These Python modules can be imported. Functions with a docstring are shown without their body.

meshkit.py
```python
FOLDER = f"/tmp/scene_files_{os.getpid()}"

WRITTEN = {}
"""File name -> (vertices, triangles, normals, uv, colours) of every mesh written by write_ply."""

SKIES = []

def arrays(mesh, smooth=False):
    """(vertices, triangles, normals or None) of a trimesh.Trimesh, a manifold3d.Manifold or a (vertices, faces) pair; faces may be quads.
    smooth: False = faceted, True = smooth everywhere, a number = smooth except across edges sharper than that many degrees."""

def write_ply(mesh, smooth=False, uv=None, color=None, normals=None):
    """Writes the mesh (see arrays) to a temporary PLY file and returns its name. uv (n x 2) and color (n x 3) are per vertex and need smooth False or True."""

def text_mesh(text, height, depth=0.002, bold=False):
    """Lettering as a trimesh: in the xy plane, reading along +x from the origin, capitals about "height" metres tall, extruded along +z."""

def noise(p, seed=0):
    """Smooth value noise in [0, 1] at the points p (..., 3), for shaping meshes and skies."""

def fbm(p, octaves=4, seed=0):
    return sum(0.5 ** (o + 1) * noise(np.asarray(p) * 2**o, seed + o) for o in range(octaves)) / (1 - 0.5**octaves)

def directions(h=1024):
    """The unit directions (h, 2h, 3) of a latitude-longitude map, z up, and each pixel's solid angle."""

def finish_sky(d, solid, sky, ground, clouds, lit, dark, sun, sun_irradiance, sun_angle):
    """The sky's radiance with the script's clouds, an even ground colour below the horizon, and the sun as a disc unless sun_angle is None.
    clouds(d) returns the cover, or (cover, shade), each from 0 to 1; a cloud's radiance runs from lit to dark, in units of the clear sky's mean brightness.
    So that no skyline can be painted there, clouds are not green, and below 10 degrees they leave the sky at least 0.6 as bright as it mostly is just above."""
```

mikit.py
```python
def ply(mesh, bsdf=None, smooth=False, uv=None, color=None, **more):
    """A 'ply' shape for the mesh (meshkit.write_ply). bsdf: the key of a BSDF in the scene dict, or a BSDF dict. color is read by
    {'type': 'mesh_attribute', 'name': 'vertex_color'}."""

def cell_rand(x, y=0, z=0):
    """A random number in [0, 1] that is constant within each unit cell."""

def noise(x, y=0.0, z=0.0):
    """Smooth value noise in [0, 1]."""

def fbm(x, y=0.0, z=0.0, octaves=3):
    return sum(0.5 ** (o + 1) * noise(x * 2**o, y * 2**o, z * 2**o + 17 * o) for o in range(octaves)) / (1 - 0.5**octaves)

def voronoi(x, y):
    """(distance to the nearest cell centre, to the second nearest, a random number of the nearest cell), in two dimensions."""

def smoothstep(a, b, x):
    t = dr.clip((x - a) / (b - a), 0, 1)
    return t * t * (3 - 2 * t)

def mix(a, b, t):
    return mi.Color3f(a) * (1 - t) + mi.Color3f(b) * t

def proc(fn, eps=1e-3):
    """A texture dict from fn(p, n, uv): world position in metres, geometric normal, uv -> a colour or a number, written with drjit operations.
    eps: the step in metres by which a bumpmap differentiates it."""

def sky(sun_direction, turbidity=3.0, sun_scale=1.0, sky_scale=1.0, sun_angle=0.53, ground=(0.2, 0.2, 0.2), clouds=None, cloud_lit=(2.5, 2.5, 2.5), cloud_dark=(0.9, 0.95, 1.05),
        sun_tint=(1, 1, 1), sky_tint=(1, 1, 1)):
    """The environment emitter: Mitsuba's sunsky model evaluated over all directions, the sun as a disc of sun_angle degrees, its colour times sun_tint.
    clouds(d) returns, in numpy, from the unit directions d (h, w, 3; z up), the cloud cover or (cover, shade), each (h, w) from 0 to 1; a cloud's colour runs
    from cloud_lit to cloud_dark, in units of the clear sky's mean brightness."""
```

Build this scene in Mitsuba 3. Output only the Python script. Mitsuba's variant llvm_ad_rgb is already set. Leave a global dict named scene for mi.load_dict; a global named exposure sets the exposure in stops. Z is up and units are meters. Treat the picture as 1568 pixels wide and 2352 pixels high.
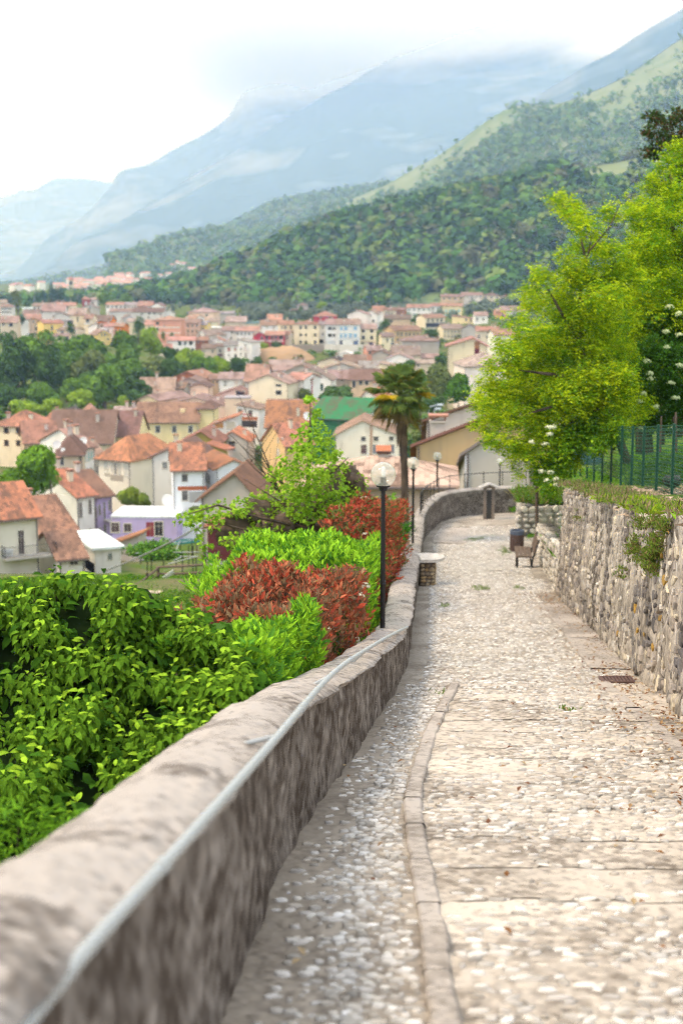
import math, random
import numpy as np, trimesh, drjit as dr, mitsuba as mi, mikit
from mikit import noise as tn, fbm, voronoi, cell_rand, smoothstep, mix
import meshkit
T4 = mi.ScalarTransform4f
scene, labels = {}, {}
rng = np.random.default_rng(7)

# ------------------------------------------------------------------ camera, sky, exposure
# eye = origin, looking along +Y, pitched down; 1568 x 2352 is the unit grid in which sizes were measured
FPX, CX, CY, PITCH = 3267.0, 784.0, 1176.0, math.atan(548 / 3267.0)
SP, CP = math.sin(PITCH), math.cos(PITCH)
exposure = 2.88
SIGMA = [0.64e-4, 0.88e-4, 1.40e-4]
scene['camera'] = {'type': 'thinlens', 'fov': math.degrees(2 * math.atan(784 / FPX)), 'fov_axis': 'x', 'aperture_radius': 0.0125,
                   'focus_distance': 13.0, 'near_clip': 0.05, 'far_clip': 30000.0,
                   'to_world': T4().look_at(origin=[0, 0, 0], target=[0, CP, -SP], up=[0, 0, 1]), 'medium': {'type': 'ref', 'id': 'air'}}


def clouds(d):
    p = d * np.array([3.0, 3.0, 7.0])
    n = meshkit.noise(p, 3) * .6 + meshkit.noise(p * 2.1, 5) * .28 + meshkit.noise(p * 4.3, 9) * .12
    shade = np.clip(.80 - .95 * np.clip(d[..., 2], 0, 1) + (n - .5) * 1.1, 0, 1)      # an overcast sky is brightest overhead
    return np.ones(d.shape[:2]), shade


scene['sky_light'] = mikit.sky((-0.50, -0.22, 0.82), turbidity=4, sun_scale=0.30, sun_angle=15, sun_tint=(1.04, 1.0, .92), clouds=clouds, cloud_lit=(2.5, 2.68, 3.05), cloud_dark=(1.36, 1.50, 1.78))
scene['air'] = {'type': 'homogeneous', 'albedo': {'type': 'rgb', 'value': [.93, .97, 1.0]}, 'sigma_t': {'type': 'rgb', 'value': SIGMA}}


# ------------------------------------------------------------------ materials
def rgb(*c): return {'type': 'rgb', 'value': list(map(float, c))}


VC = {'type': 'mesh_attribute', 'name': 'vertex_color'}


def two(b): return {'type': 'twosided', 'bsdf': b}


def dif(c): return {'type': 'diffuse', 'reflectance': c}


def blend(w, a, b): return {'type': 'blendbsdf', 'weight': mikit.proc(w) if callable(w) else w, 'a': a, 'b': b}


def bump(tex, b, s=1.0, eps=2e-3): return {'type': 'bumpmap', 'arbitrary': mikit.proc(tex, eps), 'scale': s, 'bsdf': b}


def w_plaster(p, n, uv):
    a = fbm(p.x * .9, p.y * .9, p.z * .35, 2)
    b = tn(p.x * 5, p.y * 5, p.z * .6)
    return dr.clip((a - .5) * .9 + (b - .5) * .25 + .0, 0, .40)


def w_roof(p, n, uv):
    i, j = dr.floor(uv.x / .24), dr.floor(uv.y / .42)
    r = cell_rand(i, j, 3)
    r2 = cell_rand(dr.floor(uv.x / .5), dr.floor(uv.y / 1.1), 5)
    g = fbm(p.x * .45, p.y * .45, p.z * .45, 2)
    rib = dr.abs(uv.x / .24 - i - .5) * 2
    return dr.clip(.75 * r * r + .55 * r2 * r2 - .12 + (g - .5) * 1.2 + .25 * smoothstep(.72, 1, rib), 0, .88)


def b_roof(p, n, uv):
    i = dr.floor(uv.x / .24)
    j = uv.y / .42 - dr.floor(uv.y / .42)
    return .03 * dr.sin((uv.x / .24 - i) * math.pi) + .02 * j


scene['plaster'] = two(blend(w_plaster, dif(VC), dif(rgb(.24, .2, .16))))
scene['rooftile'] = two(blend(w_roof, dif(VC), dif(rgb(.13, .085, .065))))
scene['paint'] = two({'type': 'principled', 'base_color': VC, 'roughness': .5, 'specular': .3})
scene['pane'] = two({'type': 'principled', 'base_color': rgb(.025, .028, .032), 'roughness': .12, 'specular': .5})
scene['leaf_thick'] = {'type': 'principledthin', 'base_color': VC, 'roughness': .36, 'diff_trans': .40, 'spec_trans': 0.0, 'eta': 1.4}
scene['leaf'] = {'type': 'principledthin', 'base_color': VC, 'roughness': .42, 'diff_trans': .75, 'spec_trans': 0.0, 'eta': 1.35}
scene['foliage'] = two(dif(VC))
scene['matte'] = two(dif(VC))


def stone_w(p, n, uv): return dr.clip((fbm(p.x * 14, p.y * 14, p.z * 14, 2) - .45) * 1.6, 0, .5)


scene['stone'] = two(blend(stone_w, dif(VC), dif(rgb(.16, .145, .125))))


def old_shade_w(p, n, uv):
    streak = fbm(p.x * 11 + p.y * 7, p.y * 6, p.z * 8.5, 3)
    blot = fbm(p.x * 3.0, p.y * 3.0, p.z * 3.0 + 5, 3)
    fine = tn(p.x * 34, p.y * 34, p.z * 20)
    up = dr.abs(n.z)
    s = dr.clip(.66 + (streak - .42) * 1.4 + (blot - .5) * 1.2, 0, 1) * (1 - smoothstep(.25, .7, up)) + smoothstep(.25, .7, up) * dr.clip((blot - .44) * 3.2 + (fine - .5) * .9, 0, 1) * .72  # streaks and blots, plus painted shade: faces toned darker than the top
    return dr.clip(s * .8 + (fine - .5) * .6 + .16 - .14 * up, 0, 1)


def old_b(p, n, uv): return .030 * fbm(p.x * 17, p.y * 17, p.z * 12, 2)


scene['oldwall'] = two(bump(old_b, blend(old_shade_w, dif(rgb(.41, .37, .33)), dif(rgb(.082, .066, .054))), 1.0))


def mort_w(p, n, uv):
    a = fbm(p.x * 1.7, p.y * 1.7, 0, 3)
    f = fbm(p.x * 26, p.y * 26, 0, 2)
    return dr.clip((a - .42) * 1.7 + (f - .5) * 1.5 + .22, 0, 1)


def mort_b(p, n, uv): return .02 * fbm(p.x * 24, p.y * 24, 0, 2)


scene['mortar'] = two(bump(mort_b, blend(mort_w, dif(rgb(.60, .54, .465)), dif(rgb(.32, .28, .235))), 1.0))
scene['concrete'] = two(bump(mort_b, blend(mort_w, dif(rgb(.46, .415, .37)), dif(rgb(.25, .22, .19))), .8))


scene['wallcore'] = two(bump(mort_b, blend(mort_w, dif(rgb(.46, .41, .345)), dif(rgb(.10, .085, .07))), 1.6))
scene['lane'] = two(bump(mort_b, blend(mort_w, dif(VC), dif(rgb(.20, .17, .14))), 1.3))


def grass_w(p, n, uv): return dr.clip((fbm(p.x * .5, p.y * .5, 0, 3) - .4) * 2.2, 0, 1)


scene['ground'] = two(blend(grass_w, dif(rgb(.085, .13, .03)), dif(rgb(.17, .15, .085))))
scene['turf'] = two(blend(grass_w, dif(rgb(.07, .15, .018)), dif(rgb(.12, .15, .04))))


def hill_w(p, n, uv): return dr.clip((fbm(p.x * .012, p.y * .012, p.z * .012, 3) - .36) * 2.6, 0, 1)


scene['hillgrass'] = two(blend(hill_w, dif(rgb(.20, .235, .125)), dif(rgb(.13, .185, .075))))


def rock_fade_w(p, n, uv): return dr.clip((fbm(p.x * .0016, p.y * .0016, p.z * .004, 3) - .5) * .9 + smoothstep(1250., 1750., p.z + 420. * (tn(p.x * .0011, p.y * .0011, 3.) - .5)), 0, 1)  # rock mottling; summits whitened in colour to imitate fading into cloud


scene['mountain_rock'] = two(blend(rock_fade_w, dif(rgb(.028, .062, .058)), dif(rgb(.60, .60, .59))))


def wood_w(p, n, uv): return dr.clip(fbm(p.x * 9, p.y * 9, p.z * 30, 2), 0, 1)


scene['wood'] = two(blend(wood_w, dif(rgb(.21, .16, .125)), dif(rgb(.10, .075, .06))))
scene['bark'] = two(bump(lambda p, n, uv: .05 * fbm(p.x * 9, p.y * 9, p.z * 2.5, 2), blend(lambda p, n, uv: fbm(p.x * 8, p.y * 8, p.z * 2, 2), dif(rgb(.18, .135, .10)), dif(rgb(.03, .023, .018))), 1.0))
scene['galvanised'] = two({'type': 'principled', 'base_color': rgb(.36, .38, .375), 'metallic': .3, 'roughness': .45})
scene['black_iron'] = two({'type': 'principled', 'base_color': rgb(.016, .015, .016), 'roughness': .4, 'specular': .4})
scene['globe_glass'] = {'type': 'blendbsdf', 'weight': .30, 'a': {'type': 'thindielectric'}, 'b': {'type': 'principledthin', 'base_color': rgb(.85, .84, .70), 'roughness': .3, 'diff_trans': 1.0, 'spec_trans': 0.0}}


# ------------------------------------------------------------------ helpers
def P(x, y, Y):
    """the place at forward distance Y seen at (x, y) of the 1568 x 2352 grid"""
    dx, dy = x - CX, y - CY
    k = Y / (FPX * CP - dy * SP)
    return np.array([dx * k, Y, (-FPX * SP - dy * CP) * k])


def slope_x(x, y): return (x - CX) / (FPX * CP - (y - CY) * SP)


ZN = {'A': (0, 1000, 500), 'B': (400, 1050, 500), 'C': (850, 1050, 500), 'D': (1250, 1050, 700), 'E': (450, 1320, 500), 'F': (0, 1480, 500),
      'G': (900, 1250, 600), 'H': (0, 1800, 500), 'I': (400, 1750, 600), 'J': (1350, 1350, 650), 'K': (0, 1450, 1000), 'L': (0, 950, 1000),
      'M': (1900, 1500, 600), 'N': (900, 1400, 1000), 'O': (1500, 300, 1000), 'Q': (1300, 1600, 1200), 'R': (1950, 1850, 550), 'S': (600, 1850, 900)}


def Z(zone, x, y=0.0):
    x0, y0, w = ZN[zone]
    return (x0 + x * w / 1568.0) * .6272, (y0 + y * w / 1568.0) * .6272


used = {}


def key(name):
    n = used.get(name, -1) + 1
    used[name] = n
    return name if n == 0 else f'{name}_{n:03d}'


def L(k, label=None, cat=None, group=None, kind=None):
    d = {}
    if label: d['label'] = label
    if cat: d['category'] = cat
    if group: d['group'] = group
    if kind: d['kind'] = kind
    labels[k] = d
    return k


def thing(name, label, cat, group=None): return L(key(name), label, cat, group)


PLAIN = {'galvanised', 'black_iron', 'wood', 'bark', 'oldwall', 'concrete', 'pane', 'globe_glass', 'turf', 'ground', 'mortar'}


class MB:
    """collects pieces with one colour each"""

    def __init__(s): s.v, s.f, s.c, s.n = [], [], [], 0

    def add(s, v, f, col=(.5, .5, .5)):
        v = np.asarray(v, float).reshape(-1, 3)
        f = np.asarray(f, int)
        if f.shape[1] == 4: f = np.vstack([f[:, [0, 1, 2]], f[:, [0, 2, 3]]])
        s.v.append(v); s.f.append(f + s.n); s.n += len(v)
        c = np.asarray(col, float)
        s.c.append(np.tile(c, (len(v), 1)) if c.ndim == 1 else c)
        return s

    def box(s, cen, size, col=(.5, .5, .5), ax=None):
        ax = np.eye(3) if ax is None else np.asarray(ax, float)
        q = np.array([[x, y, z] for x in (-.5, .5) for y in (-.5, .5) for z in (-.5, .5)]) * np.asarray(size)
        f = [[0, 1, 3, 2], [4, 6, 7, 5], [0, 4, 5, 1], [2, 3, 7, 6], [0, 2, 6, 4], [1, 5, 7, 3]]
        return s.add(np.asarray(cen) + q @ ax, f, col)

    def tube(s, pts, r, col=(.5, .5, .5), sides=8, caps=True):
        p = np.asarray(pts, float)
        r = np.broadcast_to(np.asarray(r, float), (len(p),))
        t = np.gradient(p, axis=0)
        t /= np.linalg.norm(t, axis=1, keepdims=True) + 1e-12
        ref = np.array([0, 0, 1.]) if abs(t[:, 2]).mean() < .8 else np.array([1., 0, 0])
        a = np.cross(t, ref); a /= np.linalg.norm(a, axis=1, keepdims=True) + 1e-12
        b = np.cross(a, t)
        g = np.arange(sides) * 2 * np.pi / sides
        v = p[:, None] + r[:, None, None] * (np.cos(g)[None, :, None] * a[:, None] + np.sin(g)[None, :, None] * b[:, None])
        m = len(p)
        i, j = np.meshgrid(np.arange(m - 1), np.arange(sides), indexing='ij')
        k = (j + 1) % sides
        f = np.stack([i * sides + j, i * sides + k, (i + 1) * sides + k, (i + 1) * sides + j], -1).reshape(-1, 4)
        v = v.reshape(-1, 3)
        f = np.vstack([f[:, [0, 1, 2]], f[:, [0, 2, 3]]])
        if caps:
            n = len(v)
            v = np.vstack([v, p[0], p[-1]])
            jj = np.arange(sides); kk = (jj + 1) % sides
            f = np.vstack([f, np.stack([kk, jj, jj * 0 + n], 1), np.stack([(m - 1) * sides + jj, (m - 1) * sides + kk, jj * 0 + n + 1], 1)])
        return s.add(v, f, col)

    def lathe(s, base, prof, col=(.5, .5, .5), sides=20):
        prof = np.asarray(prof, float)
        g = np.arange(sides) * 2 * np.pi / sides
        v = np.stack([prof[:, None, 0] * np.cos(g), prof[:, None, 0] * np.sin(g), np.broadcast_to(prof[:, None, 1], (len(prof), sides))], -1)
        m = len(prof)
        i, j = np.meshgrid(np.arange(m - 1), np.arange(sides), indexing='ij')
        k = (j + 1) % sides
        f = np.stack([i * sides + j, i * sides + k, (i + 1) * sides + k, (i + 1) * sides + j], -1).reshape(-1, 4)
        return s.add(v.reshape(-1, 3) + np.asarray(base), f, col)

    def put(s, k, bsdf, smooth=False, **more):
        if not s.v: return None
        if bsdf in PLAIN: scene[k] = mikit.ply((np.vstack(s.v), np.vstack(s.f)), bsdf, smooth, **more)
        else: scene[k] = mikit.ply((np.vstack(s.v), np.vstack(s.f)), bsdf, smooth if isinstance(smooth, bool) else True, color=np.vstack(s.c), **more)
        return k

    def bake(s): return np.vstack(s.v), np.vstack(s.f), np.vstack(s.c)


def grid_faces(nr, nc):
    i, j = np.meshgrid(np.arange(nr - 1), np.arange(nc - 1), indexing='ij')
    a = (i * nc + j).ravel()
    return np.stack([a, a + 1, a + nc + 1, a + nc], 1)


def jit(c, a=.1, r=rng): return np.clip(np.asarray(c) * (1 + r.uniform(-a, a)) * (1 + r.uniform(-a * .3, a * .3, 3)), 0, .95)


def unit(v): return v / (np.linalg.norm(v, axis=-1, keepdims=True) + 1e-12)


def pn(p, s=1.0, seed=0): return meshkit.noise(np.asarray(p, float) * s, seed)


def leaves(pos, direc, nor, ln, wd, col, fold=.25, droop=.25, fine=False, flat=False):
    """(v, f, c) of folded leaves: rows of pos / direction / upper side"""
    n = len(pos)
    d = unit(direc)
    s = unit(np.cross(d, nor)); u = np.cross(s, d)
    ln = np.broadcast_to(ln, (n,))[:, None]; wd = np.broadcast_to(wd, (n,))[:, None]
    if fine:            # ovate: two pairs of edge points and a bent midrib
        m1 = pos + d * ln * .30 + u * ln * .03; m2 = pos + d * ln * .66 - u * ln * droop * .30
        e = u * wd * fold
        tip = pos + d * ln * .98 - u * ln * droop
        v = np.stack([pos, m1 - s * wd * .46 + e, m2 - s * wd * .40 + e * .8, tip, m2 + s * wd * .40 + e * .8, m1 + s * wd * .46 + e, m1, m2], 1).reshape(-1, 3)
        o = (np.arange(n) * 8)[:, None, None]
        f = (np.array([[0, 6, 1], [0, 5, 6], [1, 6, 7], [1, 7, 2], [6, 5, 4], [6, 4, 7], [2, 7, 3], [7, 4, 3]])[None] + o).reshape(-1, 3)
        return v, f, np.repeat(np.asarray(col), 8, axis=0)
    mid = pos + d * ln * .45 + u * ln * .04
    if flat:
        v = np.stack([pos, mid - s * wd * .5 + u * wd * fold, pos + d * ln - u * ln * droop, mid + s * wd * .5 + u * wd * fold], 1).reshape(-1, 3)
        return v, np.arange(4 * n).reshape(n, 4)[:, [0, 3, 2, 1]], np.repeat(np.asarray(col), 4, axis=0)
    a = mid - s * wd * .5 + u * wd * fold; b = mid + s * wd * .5 + u * wd * fold
    tip = pos + d * ln - u * ln * droop
    v = np.stack([pos, a, mid, b, tip], 1).reshape(-1, 3)
    o = (np.arange(n) * 5)[:, None, None]
    f = (np.array([[0, 2, 1], [0, 3, 2], [1, 2, 4], [2, 3, 4]])[None] + o).reshape(-1, 3)
    return v, f, np.repeat(np.asarray(col), 5, axis=0)


def put_leaves(k, v, f, c, per, bsdf='leaf', single=0, partname='leaf', rest='foliage', eye=(0, 0, 0)):
    """single: so many of the leaves nearest the path become parts of their own, the rest one part"""
    n = len(v) // per[0]
    V, C = v.reshape(n, per[0], 3), c.reshape(n, per[0], 3)
    fl = f[:per[1]]
    order = np.argsort(np.linalg.norm(V.mean(1) - np.array(eye), axis=1))
    one, many = order[:single], order[single:]
    for i, q in enumerate(one):
        scene[f'{k}__{partname}' + (f'_{i:03d}' if i else '')] = mikit.ply((V[q], fl), bsdf, False, color=C[q])
    ff = (fl[None] + (np.arange(len(many)) * per[0])[:, None, None]).reshape(-1, 3)
    scene[f'{k}__{rest}'] = mikit.ply((V[many].reshape(-1, 3), ff), bsdf, False, color=C[many].reshape(-1, 3))
    if single: labels[f'{k}__{rest}'] = {'kind': 'stuff'}
# ------------------------------------------------------------------ the lane and the ground
_PY = np.array([-6, 0, 6, 12, 18, 26, 35, 46, 55, 62, 70, 80, 100, 140, 400.])
_PZ = np.array([-.5, -1.6, -2.78, -3.93, -5.06, -6.25, -7.5, -9.15, -10.0, -10.45, -11.0, -12.2, -18, -27, -60.])
from scipy.interpolate import PchipInterpolator
_pz = PchipInterpolator(_PY, _PZ)


def pathz(Y): return _pz(np.clip(Y, -6, 400))


def on_path(x, y, lift=0.0):
    """where the sight line of a measured spot meets the lane"""
    lo, hi = 1.0, 75.0
    for _ in range(60):
        m = (lo + hi) / 2
        if P(x, y, m)[2] > pathz(m) + lift: lo = m
        else: hi = m
    return P(x, y, lo)


WL = np.array([on_path(*q)[:2] for q in [(510, 2352), (575, 2170), (640, 2000), (720, 1860), (820, 1720), (880, 1625), (920, 1560), (940, 1500), (947, 1430), (958, 1360), (966, 1300)]])
WL = np.vstack([[-.98, -2.2], [-.62, 2.0], WL, [[2.66, 46], [3.0, 51], [3.55, 55.5], [4.3, 58.6]]])
_xl = PchipInterpolator(WL[:, 1], WL[:, 0])
WR = np.array([on_path(*q)[:2] for q in [(1562, 1640), (1527, 1605), (1478, 1567), (1443, 1532), (1399, 1490), (1359, 1446), (1333, 1422), (1309, 1398), (1279, 1367)]])
WR = np.vstack([[1.9, -3], [2.3, 3.5], [2.75, 9.0], WR])
_xr0 = PchipInterpolator(WR[:, 1], WR[:, 0])
YC = WR[-1, 1]                      # the corner where the high wall ends
XC = WR[-1, 0]


def xl(Y): return _xl(np.clip(Y, -2.2, 58.6))


def xr(Y):
    Y = np.asarray(Y, float)
    return np.where(Y < YC, _xr0(np.clip(Y, -3, YC)), XC + (Y - YC) * .115)


def tab(Y, t): return np.interp(Y, *np.array(t, float).T)


_B = [(-20, -3), (0, -6.5), (10, -7.2), (20, -8.2), (40, -11), (70, -15.3), (90, -19.5), (110, -24), (130, -27.8), (175, -33), (230, -35.5), (300, -37.5), (450, -38.5), (520, -34.5), (600, -30), (800, -27.5), (1000, -26), (1500, -25), (6000, -26)]


def ter(x, Y):
    x, Y = np.asarray(x, float), np.asarray(Y, float)
    b = tab(Y, _B) + .05 * np.clip(x - 25, 0, 400) * smooth01((Y - 300) / 300)
    d = xl(Y) - x
    gp = np.where(Y < 60, pathz(Y), pathz(np.clip(Y, 60, 400)))
    near = np.where(d > 0, gp - 1.25 - .40 * np.clip(d - 3.2, 0, 1e9) - .06 * np.clip(d, 0, 3.2), gp - .6)
    right = np.where(Y > 60, np.clip(x - 9, 0, 60) * .22 * smooth01((200 - Y) / 100), 0)
    return np.maximum(b, np.where(Y < 160, near, -1e9)) + right


def smooth01(t):
    t = np.clip(t, 0, 1)
    return t * t * (3 - 2 * t)


yy = np.concatenate([np.linspace(-14, 60, 120), np.geomspace(61, 3600, 190)])
ss = np.linspace(-.8, .8, 261)
S_, Y_ = np.meshgrid(ss, yy)
X_ = S_ * (np.maximum(Y_, 0) + 22)
Zt = ter(X_, Y_)
Zt = Zt + (pn(np.stack([X_, Y_, X_ * 0], -1), .12, 2) - .5) * np.clip(Y_ / 60, .15, 1.2)
Zt = np.where((X_ > xl(Y_) - .3) & (Y_ < 62), np.minimum(Zt, pathz(Y_) - .5), Zt)
scene['terrain'] = mikit.ply((np.stack([X_, Y_, Zt], -1).reshape(-1, 3), grid_faces(*X_.shape)), 'ground', True)
L('terrain', kind='structure')

# the ground reaches on to the horizon under the hills
g = np.array([[-9900, -450, -62], [9900, -450, -62], [9900, 21500, -66], [-9900, 21500, -66.]])
scene['valley_floor'] = mikit.ply((g, [[0, 1, 2, 3]]), 'ground', False)
L('valley_floor', kind='structure')

# --- lane surface
KERB = [on_path(*q) for q in [(1045, 1572), (1022, 1618), (992, 1680), (966, 1760), (953, 1810), (947, 1850), (952, 1900), (964, 1980), (980, 2060), (992, 2140), (1006, 2250), (1022, 2352)]]
KERB = np.array(KERB)[::-1]
_kx = PchipInterpolator(KERB[:, 1], KERB[:, 0])
STRIP = np.array([on_path(*q) for q in [(1378, 1562), (1440, 1620), (1500, 1668), (1566, 1728)]])[::-1]
_sx = np.polynomial.Polynomial.fit(STRIP[:, 1], STRIP[:, 0], 2)
YK = KERB[-1, 1]                    # where the stepped ramp begins (seen from below)


def kx(Y): return np.where(Y < KERB[0, 1], KERB[0, 0] - .085 * (KERB[0, 1] - Y), _kx(np.clip(Y, KERB[0, 1], YK)))


def sx(Y): return np.where(Y < STRIP[0, 1], _sx(STRIP[0, 1]) - .04 * (STRIP[0, 1] - Y), _sx(np.clip(Y, STRIP[0, 1], STRIP[-1, 1])))


RISE = [on_path(1200, y)[1] for y in (2352, 2198, 2079, 2000, 1934, 1870, 1838, 1802, 1748, 1723, 1690, 1662, 1640, 1618, 1598, 1582)]
RISE = np.array([2.2, 3.0, 3.7] + RISE)


def step(Y):
    i = np.searchsorted(RISE, Y) - 1
    ok = (i >= 0) & (i < len(RISE) - 1)
    i = np.clip(i, 0, len(RISE) - 2)
    w = RISE[i + 1] - RISE[i]
    t = (Y - RISE[i]) / w
    return np.where(ok, (t - .5) * .055 * np.clip(w / .8, .35, 1), 0)


def lane_z(x, Y):
    x, Y = np.asarray(x, float), np.asarray(Y, float)
    m = smooth01((x - kx(Y) - .03) / .05) * smooth01((sx(Y) + .05 - x) / .08) * (Y < YK)
    wob = .20 * (pn(np.stack([x, Y * .3, x * 0], -1), 1.1, 4) - .5) + .07 * (pn(np.stack([x, Y * .3, x * 0], -1), 5, 4) - .5)
    q = (pn(np.stack([x, Y, x * 0], -1), 1.3, 1) - .5) * .035 + (pn(np.stack([x, Y, x * 0], -1), 6, 1) - .5) * .012
    gut = -.03 * smooth01((xl(Y) + .45 - x) / .3)
    crown = 0.0
    return pathz(Y) + q + m * step(Y + wob) + gut + crown


def lane_col(x, Y):
    ramp = smooth01((x - kx(Y)) / .06) * smooth01((YK - Y) / .15 + .5)
    left = smooth01((kx(Y) - x) / .06) * smooth01((YK + 1 - Y) / 2)
    q = pn(np.stack([x, Y, x * 0], -1), 1.4, 12)
    c = np.array([.44, .395, .335]) * (1 - ramp - left)[..., None] + np.array([.55, .49, .415]) * ramp[..., None] + np.array([.42, .365, .30]) * left[..., None]
    soil = np.exp(-((Y[..., None] - RISE - .10 * (pn(np.stack([x, Y * 0, x * 0], -1), 1.7, 3)[..., None] - .5)) / .028) ** 2).max(-1) * smooth01((pn(np.stack([x, Y * .5, x * 0], -1), 2.3, 9) - .38) / .2) * ramp
    c = c * (1 - .72 * soil[..., None])
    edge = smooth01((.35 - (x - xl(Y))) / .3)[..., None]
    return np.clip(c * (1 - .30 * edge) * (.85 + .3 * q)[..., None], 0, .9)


rows = np.unique(np.concatenate([np.arange(-2.2, 17, .05), np.arange(17, 30, .14), np.arange(30, 63, .3), RISE - .012, RISE + .012]))
cols = np.linspace(0, 1, 56)
Yg, Tg = np.meshgrid(rows, cols, indexing='ij')
far_r = xr(Yg) + np.where(Yg > YC, .6, .25) + np.clip(Yg - 52, 0, 20) * 1.3
Xg = (xl(Yg) - .12) * (1 - Tg) + far_r * Tg
Zg = lane_z(Xg, Yg)
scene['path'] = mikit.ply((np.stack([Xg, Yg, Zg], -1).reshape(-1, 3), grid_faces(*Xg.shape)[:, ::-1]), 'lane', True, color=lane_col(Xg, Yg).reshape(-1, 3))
L('path', kind='structure')


# --- stones as domes
def dome(nside, r):
    g = np.arange(nside) * 2 * np.pi / nside
    ring = np.stack([np.cos(g), np.sin(g)], 1)
    return g, ring


def stones(cen, ax, bx, nx, a, b, h, col, nside=7, seed=0, sink=.3, flat=.62, mid=(.88, .55)):
    """domes: centre, two axes and the outward one (rows), half sizes a b, height h"""
    r = np.random.default_rng(seed)
    n = len(cen)
    g, ring = dome(nside, 1)
    k = r.uniform(.68, 1.18, (n, nside))
    v = []
    for s, z in ((1.0, -sink), mid, (flat, .93)):
        q = ring[None] * k[..., None] * s
        v.append(cen[:, None] + q[..., :1] * (ax * a[:, None])[:, None] + q[..., 1:] * (bx * b[:, None])[:, None] + nx[:, None] * (h[:, None] * (z + r.uniform(-.12, .12, (n, nside)) * (z > 0)))[..., None])
    v.append((cen + nx * h[:, None])[:, None])
    v = np.concatenate(v, 1)
    m = nside
    j = np.arange(m); kk = (j + 1) % m
    f = np.vstack([np.stack([j, kk, kk + m], 1), np.stack([j, kk + m, j + m], 1), np.stack([j + m, kk + m, kk + 2 * m], 1), np.stack([j + m, kk + 2 * m, j + 2 * m], 1), np.stack([j + 2 * m, kk + 2 * m, j * 0 + 3 * m], 1)])
    per = 3 * m + 1
    ff = (f[None] + (np.arange(n) * per)[:, None, None]).reshape(-1, 3)
    return v.reshape(-1, 3), ff, np.repeat(col, per, axis=0), (per, len(f))


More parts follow.
